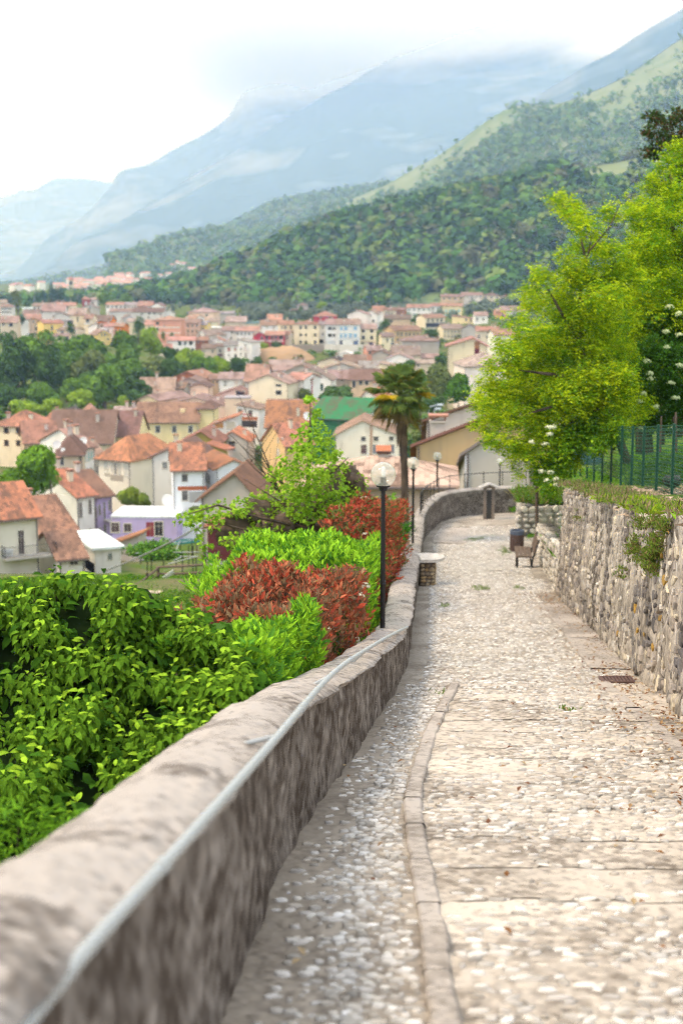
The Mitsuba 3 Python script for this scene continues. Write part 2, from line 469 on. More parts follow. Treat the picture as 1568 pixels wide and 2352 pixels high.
def put_stones(holder, V, F, C, per, single, bsdf='stone', part='cobble', rest='cobblestones', smooth=True):
    n = len(V) // per[0]
    v, c = V.reshape(n, per[0], 3), C.reshape(n, per[0], 3)
    cen = v.mean(1)
    yy_ = np.maximum(cen[:, 1], .1)
    px = CX + FPX * cen[:, 0] / (yy_ * CP - cen[:, 2] * SP)
    py = CY - FPX * (cen[:, 2] * CP + yy_ * SP) / (yy_ * CP - cen[:, 2] * SP)
    size = np.linalg.norm(v[:, :per[0] // 3].max(1) - v[:, :per[0] // 3].min(1), axis=1) / yy_
    vis = (px > 10) & (px < 1558) & (py > 0) & (py < 2345) & (cen[:, 1] > 1)
    order = np.argsort(-(size * vis))
    one, many = order[:single], order[single:]
    fl = F[:per[1]]
    for i, q in enumerate(one):
        scene[f'{holder}__{part}' + (f'_{i:03d}' if i else '')] = mikit.ply((v[q], fl), bsdf, smooth, color=c[q])
    if not len(many): return
    ff = (fl[None] + (np.arange(len(many)) * per[0])[:, None, None]).reshape(-1, 3)
    scene[f'{holder}__{rest}'] = mikit.ply((v[many].reshape(-1, 3), ff), bsdf, smooth, color=c[many].reshape(-1, 3))
    labels[f'{holder}__{rest}'] = {'kind': 'stuff'}


rs = np.random.default_rng(11)
pts, rad = [], []


def scatter(Y0, Y1, xa, xb, sp, keep, rx, ry, jy=.42):
    for Y in np.arange(Y0, Y1, sp * .92):
        a, b = float(xa(Y)), float(xb(Y))
        if b - a < sp * .5: continue
        xs_ = np.arange(a, b, sp) + rs.uniform(0, sp)
        for x in xs_:
            y2 = Y + rs.uniform(-jy, jy) * sp + .10 * (meshkit.noise(np.array([x * 1.3, Y * .8, 2.]), 5) - .5)
            x2 = x + rs.uniform(-.25, .25) * sp
            if x2 < b and rs.random() < keep(x2, y2):
                q = rs.choice([.55, .8, 1.0, 1.25])
                pts.append((x2, y2)); rad.append((rx * q * rs.uniform(.85, 1.2), ry * q * rs.uniform(.8, 1.15)))


def dens(x, Y):          # of the main lane: bare mortar on some treads, cobbles on others
    base = tab(Y, [(0, .8), (5.2, .85), (5.6, .55), (5.9, .12), (6.9, .10), (7.1, .35), (7.5, .75), (10, .85), (10.4, .5), (13, .62), (16, .8), (20, 1)])
    left = 1 - .75 * smooth01((kx(Y) + .95 - x) / .5) * (9.6 < Y) * (Y < 14.5)
    q = meshkit.noise(np.array([x * 1.2, Y * .8, 3.]), 8)
    nose = .6 if np.abs(RISE - Y).min() < .09 and rs.random() < .8 else 0
    return np.clip(base * left * (.45 + 1.1 * q) + nose * .8, 0, 1)


scatter(1.5, YK, lambda Y: xl(Y) + .07 + .03 * math.sin(Y * 1.7), lambda Y: kx(Y) - .08, .056, lambda x, Y: .30 + .7 * smooth01((x - xl(Y) - .12) / .35), .032, .025)
scatter(1.5, YK, lambda Y: kx(Y) + .10, lambda Y: np.minimum(sx(Y) - .10, xr(Y) - .1), .068, dens, .041, .022, .16)
scatter(YK + .05, 34, lambda Y: xl(Y) + .28, lambda Y: np.minimum(xr(Y) - .15 - .28 * smooth01((Y - 17) / 3) * (Y < 30), sx(YK) + 3), .088, lambda x, Y: 1, .042, .036)
scatter(34, 57, lambda Y: xl(Y) + .35, lambda Y: xr(Y) - .4, .12, lambda x, Y: 1 if Y < 50 or x > xl(Y) + 1.5 else .2, .056, .047)
scatter(8, YK, lambda Y: sx(Y) + .12, lambda Y: xr(Y) - .2, .085, lambda x, Y: .45, .04, .03)
pts, rad = np.array(pts), np.array(rad)
n = len(pts)
cz = lane_z(pts[:, 0], pts[:, 1])
cen = np.column_stack([pts, cz])
th = rs.normal(0, .5, n)
sl = np.gradient(pathz(np.linspace(0, 60, 601)), .1)[np.clip((pts[:, 1] * 10).astype(int), 0, 600)]
nx = unit(np.column_stack([np.zeros(n), -sl, np.ones(n)]))
ax = np.column_stack([np.cos(th), np.sin(th), np.sin(th) * sl]); ax = unit(ax)
bx = np.cross(nx, ax)
tone = rs.random(n)
near = smooth01((17 - pts[:, 1]) / 6)[:, None]
pal = np.array([[.66, .63, .58], [.58, .55, .51], [.70, .67, .61], [.46, .43, .385], [.76, .74, .70], [.58, .53, .46]])
col = pal[rs.integers(0, 6, n)] * rs.uniform(.82, 1.12, (n, 1))
V, F, C, per = stones(cen, ax, bx, nx, rad[:, 0], rad[:, 1], rs.uniform(.005, .016, n), np.clip(col * .92, 0, .85), 5, 5, .35, .72)
put_stones('path', V, F, C, per, 300)


# --- concrete edging laid in the lane
def ribbon(k, cl, w, lift, thick, bsdf, seed=0, seg=None):
    """a strip of concrete along a line of places; seg: lengths, each its own slab"""
    cl = np.asarray(cl)
    d = np.concatenate([[0], np.cumsum(np.linalg.norm(np.diff(cl[:, :2], axis=0), axis=1))])
    r = np.random.default_rng(seed)
    s, i = 0.0, 0
    while s < d[-1] - .05:
        e = min(d[-1], s + (r.uniform(*seg) if seg else 1e9))
        t = np.linspace(s + (.006 if seg else 0), e - (.006 if seg else 0), max(4, int((e - s) / .12)))
        x, y = np.interp(t, d, cl[:, 0]), np.interp(t, d, cl[:, 1])
        tx, ty = np.gradient(x), np.gradient(y)
        nn = unit(np.column_stack([ty, -tx]))
        wl = w / 2 + r.normal(0, .004, len(t)); wr = w / 2 + r.normal(0, .004, len(t))
        z = pathz(y) + lift + r.normal(0, .003, len(t))
        a = np.column_stack([x, y]) - nn * wl[:, None]; b = np.column_stack([x, y]) + nn * wr[:, None]
        prof = [np.column_stack([a, z - thick]), np.column_stack([a, z - .012]), np.column_stack([a + nn * .012, z]), np.column_stack([b - nn * .012, z]), np.column_stack([b, z - .012]), np.column_stack([b, z - thick])]
        v = np.stack(prof, 1)
        scene[k + (f'_{i:03d}' if i else '')] = mikit.ply((v.reshape(-1, 3), grid_faces(len(t), 6)), bsdf, 40)
        s, i = e, i + 1


kl = np.array([[kx(Y), Y] for Y in np.arange(1.0, YK, .08)])
ribbon('path__kerb_slab', kl, .105, .032, .1, 'concrete', 3, (.7, 1.3))
stl = np.array([[sx(Y), Y] for Y in np.arange(5.0, STRIP[-1, 1], .1)])
ribbon('path__edging_slab', stl, .15, .022, .1, 'concrete', 4, (1.2, 2.0))
gr = np.array([[xr(Y) - .26, Y] for Y in np.arange(17.5, 27.5, .12)])
ribbon('path__flagstone', gr, .52, .024, .12, 'concrete', 6, (1.6, 2.6))
fl = np.array([[xl(Y) + .95, Y] for Y in np.arange(50.5, 56.5, .2)])
ribbon('path__pale_slab', fl, 1.25, .02, .1, 'concrete', 7)

# drain grate
gk = thing('drain_grate', 'rusty iron drain grate let into the lane by the foot of the stone wall', 'grate')
gc = on_path(1415, 1567)
m = MB()
for i in range(9):
    m.box(gc + [-.16 + .04 * i, 0, .03], (.026, .20, .02), (.10, .055, .045))
for s in (-1, 1):
    m.box(gc + [0, s * .11, .03], (.38, .03, .026), (.10, .055, .045)); m.box(gc + [s * .185, 0, .031], (.02, .2, .024), (.10, .055, .045))
m.put(gk + '__frame', 'paint')

# fallen leaves and dry litter at the foot of the right wall
nl = 1500
Yl = rs.uniform(5, 30, nl)
off = np.abs(rs.normal(0, .42, nl)) + .02
xx = xr(Yl) - off
q = rs.random(nl) < .12
xx[q] = rs.uniform(0, 1, q.sum()) * (xr(Yl[q]) - xl(Yl[q])) + xl(Yl[q])
pp = np.column_stack([xx, Yl, lane_z(xx, Yl) + .03])
dd = rs.normal(0, 1, (nl, 3)); dd[:, 2] *= .25
cc = np.array([[.22, .11, .05], [.30, .19, .10], [.15, .07, .04], [.36, .27, .16]])[rs.integers(0, 4, nl)]
v, f, c = leaves(pp, dd, np.tile([0, 0, 1.], (nl, 1)), rs.uniform(.03, .07, nl), .03, cc, .15, .05)
scene['leaf_litter'] = mikit.ply((v, f), 'foliage', False, color=c)
L('leaf_litter', 'dry brown leaves strewn along the foot of the right wall', 'leaf litter', kind='stuff')

# ------------------------------------------------------------------ parapet on the left
def wall_h(Y): return tab(Y, [(-3, .82), (5, .80), (8, .72), (12, .60), (18, .52), (24, .60), (34, .70), (46, .85), (56, 1.1), (66, 1.15)])


def parapet(k, cl, w, hfun, seed, bsdf='oldwall', down=1.9):
    """a thick rendered wall with a rounded, uneven coping. cl: inner foot line, the wall stands on its left"""
    cl = np.asarray(cl, float)
    d = np.concatenate([[0], np.cumsum(np.linalg.norm(np.diff(cl, axis=0), axis=1))])
    t = np.linspace(0, d[-1], int(d[-1] / .055))
    x, y = np.interp(t, d, cl[:, 0]), np.interp(t, d, cl[:, 1])
    tx, ty = np.gradient(x), np.gradient(y)
    from scipy.ndimage import gaussian_filter1d as gf
    tx, ty = gf(tx, 8), gf(ty, 8)
    nn = unit(np.column_stack([-ty, tx]))
    h = hfun(y, t); z0 = pathz(np.minimum(y, 66))
    prof = [(0, -.25, 0), (0, .0, 0), (.0, .25, 0), (-.005, .5, 0), (0, .75, 0), (.0, .90, 0), (-.02, .93, 1), (-.035, .955, 1), (0.0, .985, 1), (.06, 1.02, 1), (.13, 1.04, 1), (.19, 1.045, 1), (.25, 1.035, 1), (.32, 1.01, 1), (.375, .97, 1), (.40, .93, 1), (.38, .89, 0), (.37, .5, 0), (.38, 0, 0), (.40, -down, 2)]
    V = []
    for a, b, kind in prof:
        off = a * w / .38
        q = np.column_stack([x, y]) + nn * off
        zz = z0 + (b * h if kind < 2 else b)
        V.append(np.column_stack([q, zz]))
    V = np.stack(V, 1)
    nrm = (pn(V, 2.2, seed) - .5) * .05 + (pn(V, 7, seed + 1) - .5) * .022 + (pn(V * [1, 1, .5], 20, seed + 2) - .5) * .010
    outw = np.zeros_like(V)
    ii = np.array([1 if i < 8 else -1 if i > 13 else 0 for i in range(len(prof))])
    outw[..., :2] = -nn[:, None, :] * ii[None, :, None]
    outw[:, 8:14, 2] = 1
    V = V + outw * nrm[..., None]
    scene[k] = mikit.ply((V.reshape(-1, 3), grid_faces(V.shape[0], V.shape[1])[:, ::-1]), bsdf, True)
    # the two ends
    return V


cl = np.column_stack([xl(np.linspace(-2.2, 57.0, 400)), np.linspace(-2.2, 57.0, 400)])
bend = np.array([[xl(57.0), 57.0], [4.35, 59.2], [5.4, 60.9], [6.7, 61.9], [8.2, 62.3], [9.6, 62.3], [10.8, 62.0]])
tt = np.linspace(0, 1, 60)
_s = np.linspace(0, 1, len(bend))
bend = np.column_stack([PchipInterpolator(_s, bend[:, 0])(tt), PchipInterpolator(_s, bend[:, 1])(tt)])
ALLW = np.vstack([cl, bend[1:]])
pk = thing('parapet_wall', 'low old rendered parapet wall with rounded mossy coping along the left of the lane', 'wall')
WV = parapet(pk + '__wall', ALLW, .38, lambda y, t: np.where(t > 57, wall_h(np.minimum(y, 62)), wall_h(y)), 21)

# handrail
def inner(Y): return np.array([float(xl(Y)), Y])


hk = thing('handrail', 'galvanised pipe handrail on short rods along the top of the parapet wall', 'handrail')
rail = [P(x, y, Yr) for x, y, Yr in [(20, 2400, 2.25), (120, 2275, 2.5), (400, 1960, 3.6), (620, 1712, 5.4), (760, 1552, 8.5), (850, 1487, 12.4), (935, 1441, 17.6)]]
rail = np.array([rail[0] + (rail[0] - rail[1]) * 1.5] + rail)
_ry = PchipInterpolator(rail[:, 1], rail)
ys = np.linspace(rail[0, 1], 17.6, 60)
rp = _ry(ys)
MB().tube(rp, .018, sides=12).put(hk + '__pipe', 'galvanised', 40)
for i, (Yj, ) in enumerate([(3.45,), (6.6,), (10.2,), (13.9,)]):
    c = _ry(Yj); t = unit(_ry(Yj + .05) - _ry(Yj - .05))
    MB().tube([c - t * .035, c + t * .035], .022, sides=12).put(hk + '__joint' + (f'_{i:03d}' if i else ''), 'galvanised', 40)
for i, Yj in enumerate((3.6, 5.75, 8.9, 11.6, 14.5, 17.4)):
    c = _ry(Yj)
    w = xl(Yj) - .17
    foot = np.array([min(w, c[0] - .10), Yj - .10, min(c[2] - .03, pathz(Yj) + wall_h(Yj) * 1.0)])
    MB().tube([c + [0, 0, -.01], foot], .011, sides=8).put(hk + '__rod' + (f'_{i:03d}' if i else ''), 'galvanised', 40)

# ------------------------------------------------------------------ retaining walls on the right
TOPX = [1285, 1326, 1398, 1456, 1504, 1568, 1700]
TOPY = [1109, 1126, 1152, 1171, 1183, 1190, 1200]


def rtop(Y):
    """height of the top of the high wall"""
    Y = np.asarray(Y, float)
    x = xr(Y)
    px = CX + x / np.maximum(Y, 8) * (FPX * CP) * 1.03
    py = np.interp(px, TOPX, TOPY)
    z = np.array([P(a, b, c)[2] for a, b, c in zip(np.ravel(px), np.ravel(py), np.ravel(np.maximum(Y, 11)))]).reshape(Y.shape)
    return np.where(Y < 11, z + (11 - Y) * .17, z)


def stone_wall(k, cl, zbot, ztop, seed, size, single, palf, side=-1, single_label=None, core='wallcore', batter=.05, prot=(.006, .045)):
    """rubble wall: a mortar core, then each stone. cl: foot line (n, 2); outward is to the left (side -1) of its direction"""
    cl = np.asarray(cl, float)
    r = np.random.default_rng(seed)
    d = np.concatenate([[0], np.cumsum(np.linalg.norm(np.diff(cl, axis=0), axis=1))])
    t = np.linspace(0, d[-1], max(6, int(d[-1] / .09)))
    x, y = np.interp(t, d, cl[:, 0]), np.interp(t, d, cl[:, 1])
    nn = unit(np.column_stack([-np.gradient(y), np.gradient(x)])) * -side
    zb, zt = zbot(y, t), ztop(y, t)
    lv = np.linspace(0, 1, 34)
    V = np.stack([np.column_stack([np.column_stack([x, y]) - nn * (batter * (zt - zb) * l)[:, None], zb - .3 * (l == 0) + (zt - zb) * l]) for l in lv], 1)
    V[..., :2] += nn[:, None] * ((pn(V, 1.2, seed) - .5) * .10 + (pn(V, 3.5, seed + 6) - .5) * .06 + (pn(V, 9, seed + 3) - .5) * .06 + (pn(V, 22, seed + 4) - .5) * .035 + .024)[..., None]
    top = V[:, -1].copy(); top[:, :2] -= nn * .45; top[:, 2] += .02
    bot = top.copy(); bot[:, 2] = zb - .3
    V = np.concatenate([V, top[:, None], bot[:, None]], 1)
    ff = grid_faces(V.shape[0], V.shape[1])
    scene[k + '__core'] = mikit.ply((V.reshape(-1, 3), ff if side < 0 else ff[:, ::-1]), core, True)
    rows_ = []
    H = float((zt - zb).max())
    l = -.1
    while l < H:
        hh = r.uniform(*size[1])
        s = r.uniform(0, .2)
        while s < d[-1]:
            ww = r.uniform(*size[0])
            xs_ = np.interp(s + ww / 2, t, x); ys_ = np.interp(s + ww / 2, t, y)
            zb_ = np.interp(s + ww / 2, t, zb); zt_ = np.interp(s + ww / 2, t, zt)
            z = zb_ + l + hh / 2 + r.uniform(-.02, .02)
            if z < zt_ - hh * .2:
                ni = np.array([np.interp(s + ww / 2, t, nn[:, 0]), np.interp(s + ww / 2, t, nn[:, 1])])
                rows_.append((xs_, ys_, z, ni[0], ni[1], ww * .5, hh * .5, (z - zb_) / max(zt_ - zb_, .1), batter * (z - zb_)))
            s += ww * .96
        l += hh * .93
    R = np.array(rows_)
    m = len(R)
    nx = unit(np.column_stack([R[:, 3], R[:, 4], np.full(m, .05)]))
    cen = R[:, :3] - np.column_stack([R[:, 3:5] * R[:, 8:9], np.zeros(m)])
    cen[:, :2] += R[:, 3:5] * ((pn(R[:, :3], 1.2, seed) - .5) * .10)[:, None]
    th = r.normal(0, .5, m)
    tv = np.column_stack([-R[:, 4], R[:, 3], np.zeros(m)])
    up = np.cross(nx, tv)
    ax_ = tv * np.cos(th)[:, None] + up * np.sin(th)[:, None]
    bx_ = np.cross(nx, ax_)
    col = palf(cen, R[:, 7], r)
    V, F, C, per = stones(cen + nx * .012, ax_, bx_, nx, R[:, 5] * r.uniform(.6, 1.1, m), R[:, 6] * r.uniform(.6, 1.1, m), r.uniform(*prot, m), col, 6, seed + 1, .5, .78, (.97, .74))
    put_stones(k, V, F, C, per, single, part='stone', rest='rubble', smooth=False)


def pal_high(cen, v, r):
    m = len(cen)
    p = np.array([[.58, .53, .45], [.64, .60, .54], [.46, .41, .36], [.34, .30, .27], [.66, .58, .44], [.42, .36, .30]])
    c = p[r.integers(0, 6, m)] * r.uniform(.7, 1.1, (m, 1))
    pat = pn(cen, .55, 77) + .25 * (pn(cen, 2.0, 5) - .5)
    dark = smooth01((pat - .40) / .16) * smooth01((20.5 - cen[:, 1]) / 5) * smooth01((v - .16) / .1) * smooth01((.70 - v) / .2)
    dark = np.maximum(dark, .65 * (pn(cen * [1, 1, .4], 1.6, 31) > .62))
    dk = np.array([.105, .098, .098]) * r.uniform(.7, 1.5, (m, 1))
    c = c * (1 - dark[:, None]) + dk * dark[:, None]
    lich = (r.random(m) < .02) & (cen[:, 1] < 20)
    c[lich] = [.42, .26, .07]
    return np.clip(c, 0, .8)


wk = thing('retaining_wall', 'tall rough rubble stone retaining wall blotched black with lichen on the right', 'wall')
Yw = np.linspace(3.0, YC, 120)
stone_wall(wk, np.vstack([np.column_stack([xr(Yw), Yw]), [[XC + .12, YC + .25], [XC + .5, YC + .5], [XC + 2.4, YC + .9]]]), lambda y, t: pathz(y) - .03, lambda y, t: rtop(y) + .06 * np.sin(t * 1.7), 31, ((.10, .34), (.08, .18)), 300, pal_high)
# its far end, turned into the slope
e0 = np.array([XC, YC])
wl_ = [e0 + [0, 0], e0 + [3.2, .9]]


def pal_pale(cen, v, r):
    p = np.array([[.66, .61, .53], [.72, .68, .61], [.56, .51, .43], [.46, .42, .36], [.68, .62, .50]])
    return np.clip(p[r.integers(0, 5, len(cen))] * r.uniform(.72, 1.1, (len(cen), 1)), 0, .85)


lk = thing('terrace_wall', 'low pale fieldstone wall behind the bench', 'wall')
stone_wall(lk, np.array([[XC + .05, YC - .02], [XC + (42 - YC) * .115, 42], [XC + (47.5 - YC) * .115, 47.5]]), lambda y, t: pathz(y) - .02, lambda y, t: tab(y, [(YC, P(1278, 1258, YC)[2]), (47.5, pathz(47.5) + .95)]), 35, ((.16, .36), (.12, .24)), 120, pal_pale, prot=(.05, .10))
dk = thing('dry_stone_wall', 'whitish dry stone wall at the far bend of the lane, beyond the bench', 'wall')
z2 = P(1190, 1229, 53.0)
z3 = P(1285, 1215, 53.8)
stone_wall(dk, np.array([[z2[0] * 58.5 / 53, 58.5], [z2[0], 53.0], [z3[0] + 2.5, 53.8]]), lambda y, t: y * 0 + z2[2] - .15, lambda y, t: y * 0 + P(1230, 1163, 53.3)[2], 37, ((.22, .5), (.16, .32)), 150, pal_pale, side=1, prot=(.07, .13))

# ------------------------------------------------------------------ terrace above the right walls
Yt = np.concatenate([np.linspace(2, YC + .4, 70)])
D = np.concatenate([np.linspace(.25, 8, 34), np.linspace(9, 60, 24)])
YY, DD = np.meshgrid(Yt, D, indexing='ij')


def terz(d, Y): return rtop(np.minimum(Y, YC)) - .10 - .12 * np.clip(Y - YC, 0, 99) + .03 * np.clip(d, 0, 1.6) + .16 * np.clip(d - 2.2, 0, 60)


XX = xr(np.minimum(YY, YC)) + DD
ZZ = terz(DD, YY) + (pn(np.stack([XX, YY, XX * 0], -1), .9, 6) - .5) * .16
scene['terrace'] = mikit.ply((np.stack([XX, YY, ZZ], -1).reshape(-1, 3), grid_faces(*XX.shape)[:, ::-1]), 'ground', True)
L('terrace', kind='structure')
Yt = np.linspace(YC + .4, 120, 60)
YY, DD = np.meshgrid(Yt, D, indexing='ij')


def bankz(x, Y):
    """slope beyond the end of the high wall"""
    d = x - (XC + .115 * (np.minimum(Y, 48) - YC))
    lo = np.where(Y < 53.5, pathz(np.minimum(Y, 54)) + .75 * smooth01((47.8 - Y) / 1.5) - .05, P(1230, 1165, 53.3)[2] - .02 - .2 * np.clip(Y - 53.5, 0, 99))
    up = float(terz(np.array(1.5), np.array(YC))) - .13 * (Y - YC)
    t = smooth01((d - 1.4) / 3.0)
    return lo * (1 - t) + up * t + .22 * np.clip(d - 3, 0, 60)


XX = (XC + .115 * (np.minimum(YY, 48) - YC)) + DD
XX = np.where(YY > 53.5, XX + 1.0 - np.clip(YY - 53.5, 0, 8) * .0, XX)
ZZ = bankz(XX, YY) + (pn(np.stack([XX, YY, XX * 0], -1), .9, 6) - .5) * .2
scene['bank'] = mikit.ply((np.stack([XX, YY, ZZ], -1).reshape(-1, 3), grid_faces(*XX.shape)[:, ::-1]), 'turf', True)
L('bank', kind='structure')
# ------------------------------------------------------------------ hills and mountains
def hill(k, ridge, Yr, foot, bsdf, rough, seed, back=900, nu=150, nv=46, sag=.0, wav=(1.0, 1.0), drop=-64, m=1.0):
    """a slope between its skyline and its foot. ridge, foot: (x, y, Y) spots of the 1568 grid; goes on behind the skyline"""
    R = np.array([P(x, y, Y * m) for x, y, Y in ridge]); Fo = np.array([P(x, y, Y * m) for x, y, Y in foot])
    def res(A, n):
        d = np.concatenate([[0], np.cumsum(np.linalg.norm(np.diff(A[:, :2], axis=0), axis=1))]); d /= d[-1]
        return PchipInterpolator(d, A)(np.linspace(0, 1, n))
    a, b = res(R, nu), res(Fo, nu)
    t = np.linspace(0, 1, nv)[:, None, None]
    S = b[None] * (1 - t) + a[None] * t
    S[..., 2] -= sag * np.sin(t[..., 0] * math.pi) * (a[None, :, 2] - b[None, :, 2])
    env = np.sin(np.clip(t * 1.0, 0, 1) * math.pi / 2)
    n1 = (pn(S * [1, .55, .5], 1 / (rough * 7) / wav[0], seed) - .5) * rough * 2.4
    n2 = (pn(S * [1, .8, .6], 1 / (rough * 2.2), seed + 1) - .5) * rough * .8
    n3 = (pn(S, 1 / (rough * .8), seed + 2) - .5) * rough * .3
    fade = np.clip((1 - t[..., 0]) * 3, .0, 1) * env[..., 0]
    S[..., 2] += (n1 + n2 + n3) * fade
    S[-1, :, 2] += ((pn(a, 1 / (rough * 1.2), seed + 5) - .5) * rough * .10)
    rd_ = S[-1].copy(); rd_[:, 1] += back * .06; rd_[:, 2] -= 12 * m
    bk = a.copy(); bk[:, 1] += back; bk[:, 2] = np.minimum(bk[:, 2] - 120, 0) if False else bk[:, 2] * .35 - 20
    bb = bk.copy(); bb[:, 2] = drop
    ft = b.copy(); ft[:, 1] -= 30; ft[:, 2] -= 30
    S = np.concatenate([ft[None], S, rd_[None], bk[None], bb[None]])
    scene[k] = mikit.ply((S.reshape(-1, 3), grid_faces(*S.shape[:2])), bsdf, True)
    L(k, kind='structure')
    return S[1:-3]


HA = hill('wooded_hill', [(-250, 700, 1900), (150, 694, 1800), (300, 676, 1750), (420, 650, 1700), (520, 622, 1650), (640, 590, 1600), (760, 548, 1550), (840, 516, 1500), (940, 486, 1480), (1050, 448, 1460), (1150, 420, 1450), (1240, 402, 1450), (1400, 372, 1450), (1568, 338, 1450), (1900, 270, 1500)],
          1500, [(-250, 708, 1300), (150, 706, 1250), (330, 698, 1220), (480, 706, 1180), (620, 715, 1130), (760, 722, 1080), (900, 706, 1060), (1040, 690, 1050), (1180, 690, 1020), (1400, 680, 1000), (1568, 670, 980), (1900, 660, 950)], 'hillgrass', 26, 3, back=500)
HB = hill('green_hill', [(250, 640, 3000), (400, 606, 2950), (500, 588, 2900), (600, 566, 2850), (700, 530, 2800), (800, 482, 2750), (870, 446, 2700), (950, 396, 2650), (1050, 326, 2600), (1120, 276, 2600), (1180, 243, 2600), (1270, 238, 2620), (1350, 214, 2650), (1450, 165, 2700), (1568, 84, 2700), (1900, -120, 2800)],
          2600, [(250, 664, 2000), (400, 660, 2000), (600, 640, 1950), (800, 560, 1850), (1000, 500, 1800), (1200, 440, 1750), (1400, 420, 1750), (1900, 380, 1750)], 'hillgrass', 70, 7, back=900, m=1.25)
HD = hill('spur_hill', [(-100, 664, 3600), (60, 655, 3500), (150, 642, 3450), (250, 625, 3400), (350, 600, 3350), (430, 574, 3300), (500, 540, 3300), (570, 502, 3250), (640, 472, 3200), (750, 462, 3200), (900, 440, 3200), (1100, 420, 3200)],
          3200, [(-100, 668, 2900), (60, 668, 2850), (250, 656, 2750), (500, 610, 2700), (800, 560, 2700), (1100, 520, 2700)], 'hillgrass', 80, 9, back=800, m=1.4)
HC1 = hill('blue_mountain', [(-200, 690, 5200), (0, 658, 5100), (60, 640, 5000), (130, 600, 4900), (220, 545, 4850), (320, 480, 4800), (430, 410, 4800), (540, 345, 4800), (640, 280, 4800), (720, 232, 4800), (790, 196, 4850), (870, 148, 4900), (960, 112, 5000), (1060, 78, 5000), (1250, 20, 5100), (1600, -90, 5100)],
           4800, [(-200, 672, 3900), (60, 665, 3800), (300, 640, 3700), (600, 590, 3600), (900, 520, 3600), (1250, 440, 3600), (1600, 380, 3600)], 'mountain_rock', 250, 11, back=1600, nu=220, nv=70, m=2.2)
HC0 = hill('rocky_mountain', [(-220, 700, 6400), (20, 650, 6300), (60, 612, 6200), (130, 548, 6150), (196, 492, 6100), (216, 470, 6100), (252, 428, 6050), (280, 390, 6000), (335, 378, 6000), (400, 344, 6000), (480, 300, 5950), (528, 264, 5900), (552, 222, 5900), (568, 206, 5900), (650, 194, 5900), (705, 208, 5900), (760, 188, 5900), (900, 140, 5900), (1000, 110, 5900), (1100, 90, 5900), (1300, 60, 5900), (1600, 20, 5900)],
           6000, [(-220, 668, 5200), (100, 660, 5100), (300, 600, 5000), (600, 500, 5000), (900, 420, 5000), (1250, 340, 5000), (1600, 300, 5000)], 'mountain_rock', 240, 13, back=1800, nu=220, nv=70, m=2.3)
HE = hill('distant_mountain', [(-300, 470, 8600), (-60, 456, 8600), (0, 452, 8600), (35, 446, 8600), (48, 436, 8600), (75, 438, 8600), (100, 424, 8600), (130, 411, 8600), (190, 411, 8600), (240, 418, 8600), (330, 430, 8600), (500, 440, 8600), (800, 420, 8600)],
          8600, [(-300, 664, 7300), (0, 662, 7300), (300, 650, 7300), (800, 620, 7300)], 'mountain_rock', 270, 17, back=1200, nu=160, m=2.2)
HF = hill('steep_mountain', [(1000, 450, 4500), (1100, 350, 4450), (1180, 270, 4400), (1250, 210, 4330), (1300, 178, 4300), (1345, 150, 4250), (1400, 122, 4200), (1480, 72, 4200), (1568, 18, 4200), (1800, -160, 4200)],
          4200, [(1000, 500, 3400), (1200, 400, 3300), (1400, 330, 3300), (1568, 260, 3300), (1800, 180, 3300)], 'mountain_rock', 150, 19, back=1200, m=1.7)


# ------------------------------------------------------------------ woods on the hills
def far_crown(cen, rad, hgt, r, nq, base):
    """leaf clumps of one far tree: nq small faces spread over a lumpy crown"""
    d = unit(r.normal(0, 1, (nq, 3)) + [0, -.25, .35])
    lump = .75 + .5 * r.random((nq, 1))
    p = cen + d * lump * np.array([rad, rad, hgt])
    n = unit(d + r.normal(0, .28, (nq, 3)))
    t = unit(np.cross(n, r.normal(0, 1, (nq, 3)))); b = np.cross(n, t)
    s = rad * r.uniform(.30, .55, (nq, 1))
    v = np.stack([p - t * s, p - b * s * .8, p + t * s, p + b * s * .8], 1)
    c = np.repeat(np.clip(base * r.uniform(.86, 1.16, (nq, 1)), 0, 1), 4, axis=0)
    return v.reshape(-1, 3), c


def wood(k, S, spots, rad, seed, nq, palette, keep=None, part='foliage', bsdf='foliage', label=None):
    r = np.random.default_rng(seed)
    nv, nu = S.shape[:2]
    vs, cs = [], []
    for _ in range(spots):
        a, b = r.uniform(0, nv - 1.001), r.uniform(0, nu - 1.001)
        if keep is not None and not keep(a / (nv - 1), b / (nu - 1), r): continue
        i, j = int(a), int(b)
        fa, fb = a - i, b - j
        p = (S[i, j] * (1 - fa) + S[i + 1, j] * fa) * (1 - fb) + (S[i, j + 1] * (1 - fa) + S[i + 1, j + 1] * fa) * fb
        px = CX + FPX * p[0] / p[1]
        if px < -170 or px > 1740: continue
        q = r.uniform(.7, 1.35) * rad
        base = np.array(palette[r.integers(0, len(palette))]) * r.uniform(.85, 1.18)
        v, c = far_crown(p + [0, 0, q * .75], q, q * r.uniform(.8, 1.35), r, nq, base)
        vs.append(v); cs.append(c)
    v = np.vstack(vs); n = len(v) // 4
    f = np.arange(n * 4).reshape(n, 4)
    scene[k] = mikit.ply((v, f), bsdf, False, color=np.vstack(cs))
    L(k, label, 'wood', kind='stuff')


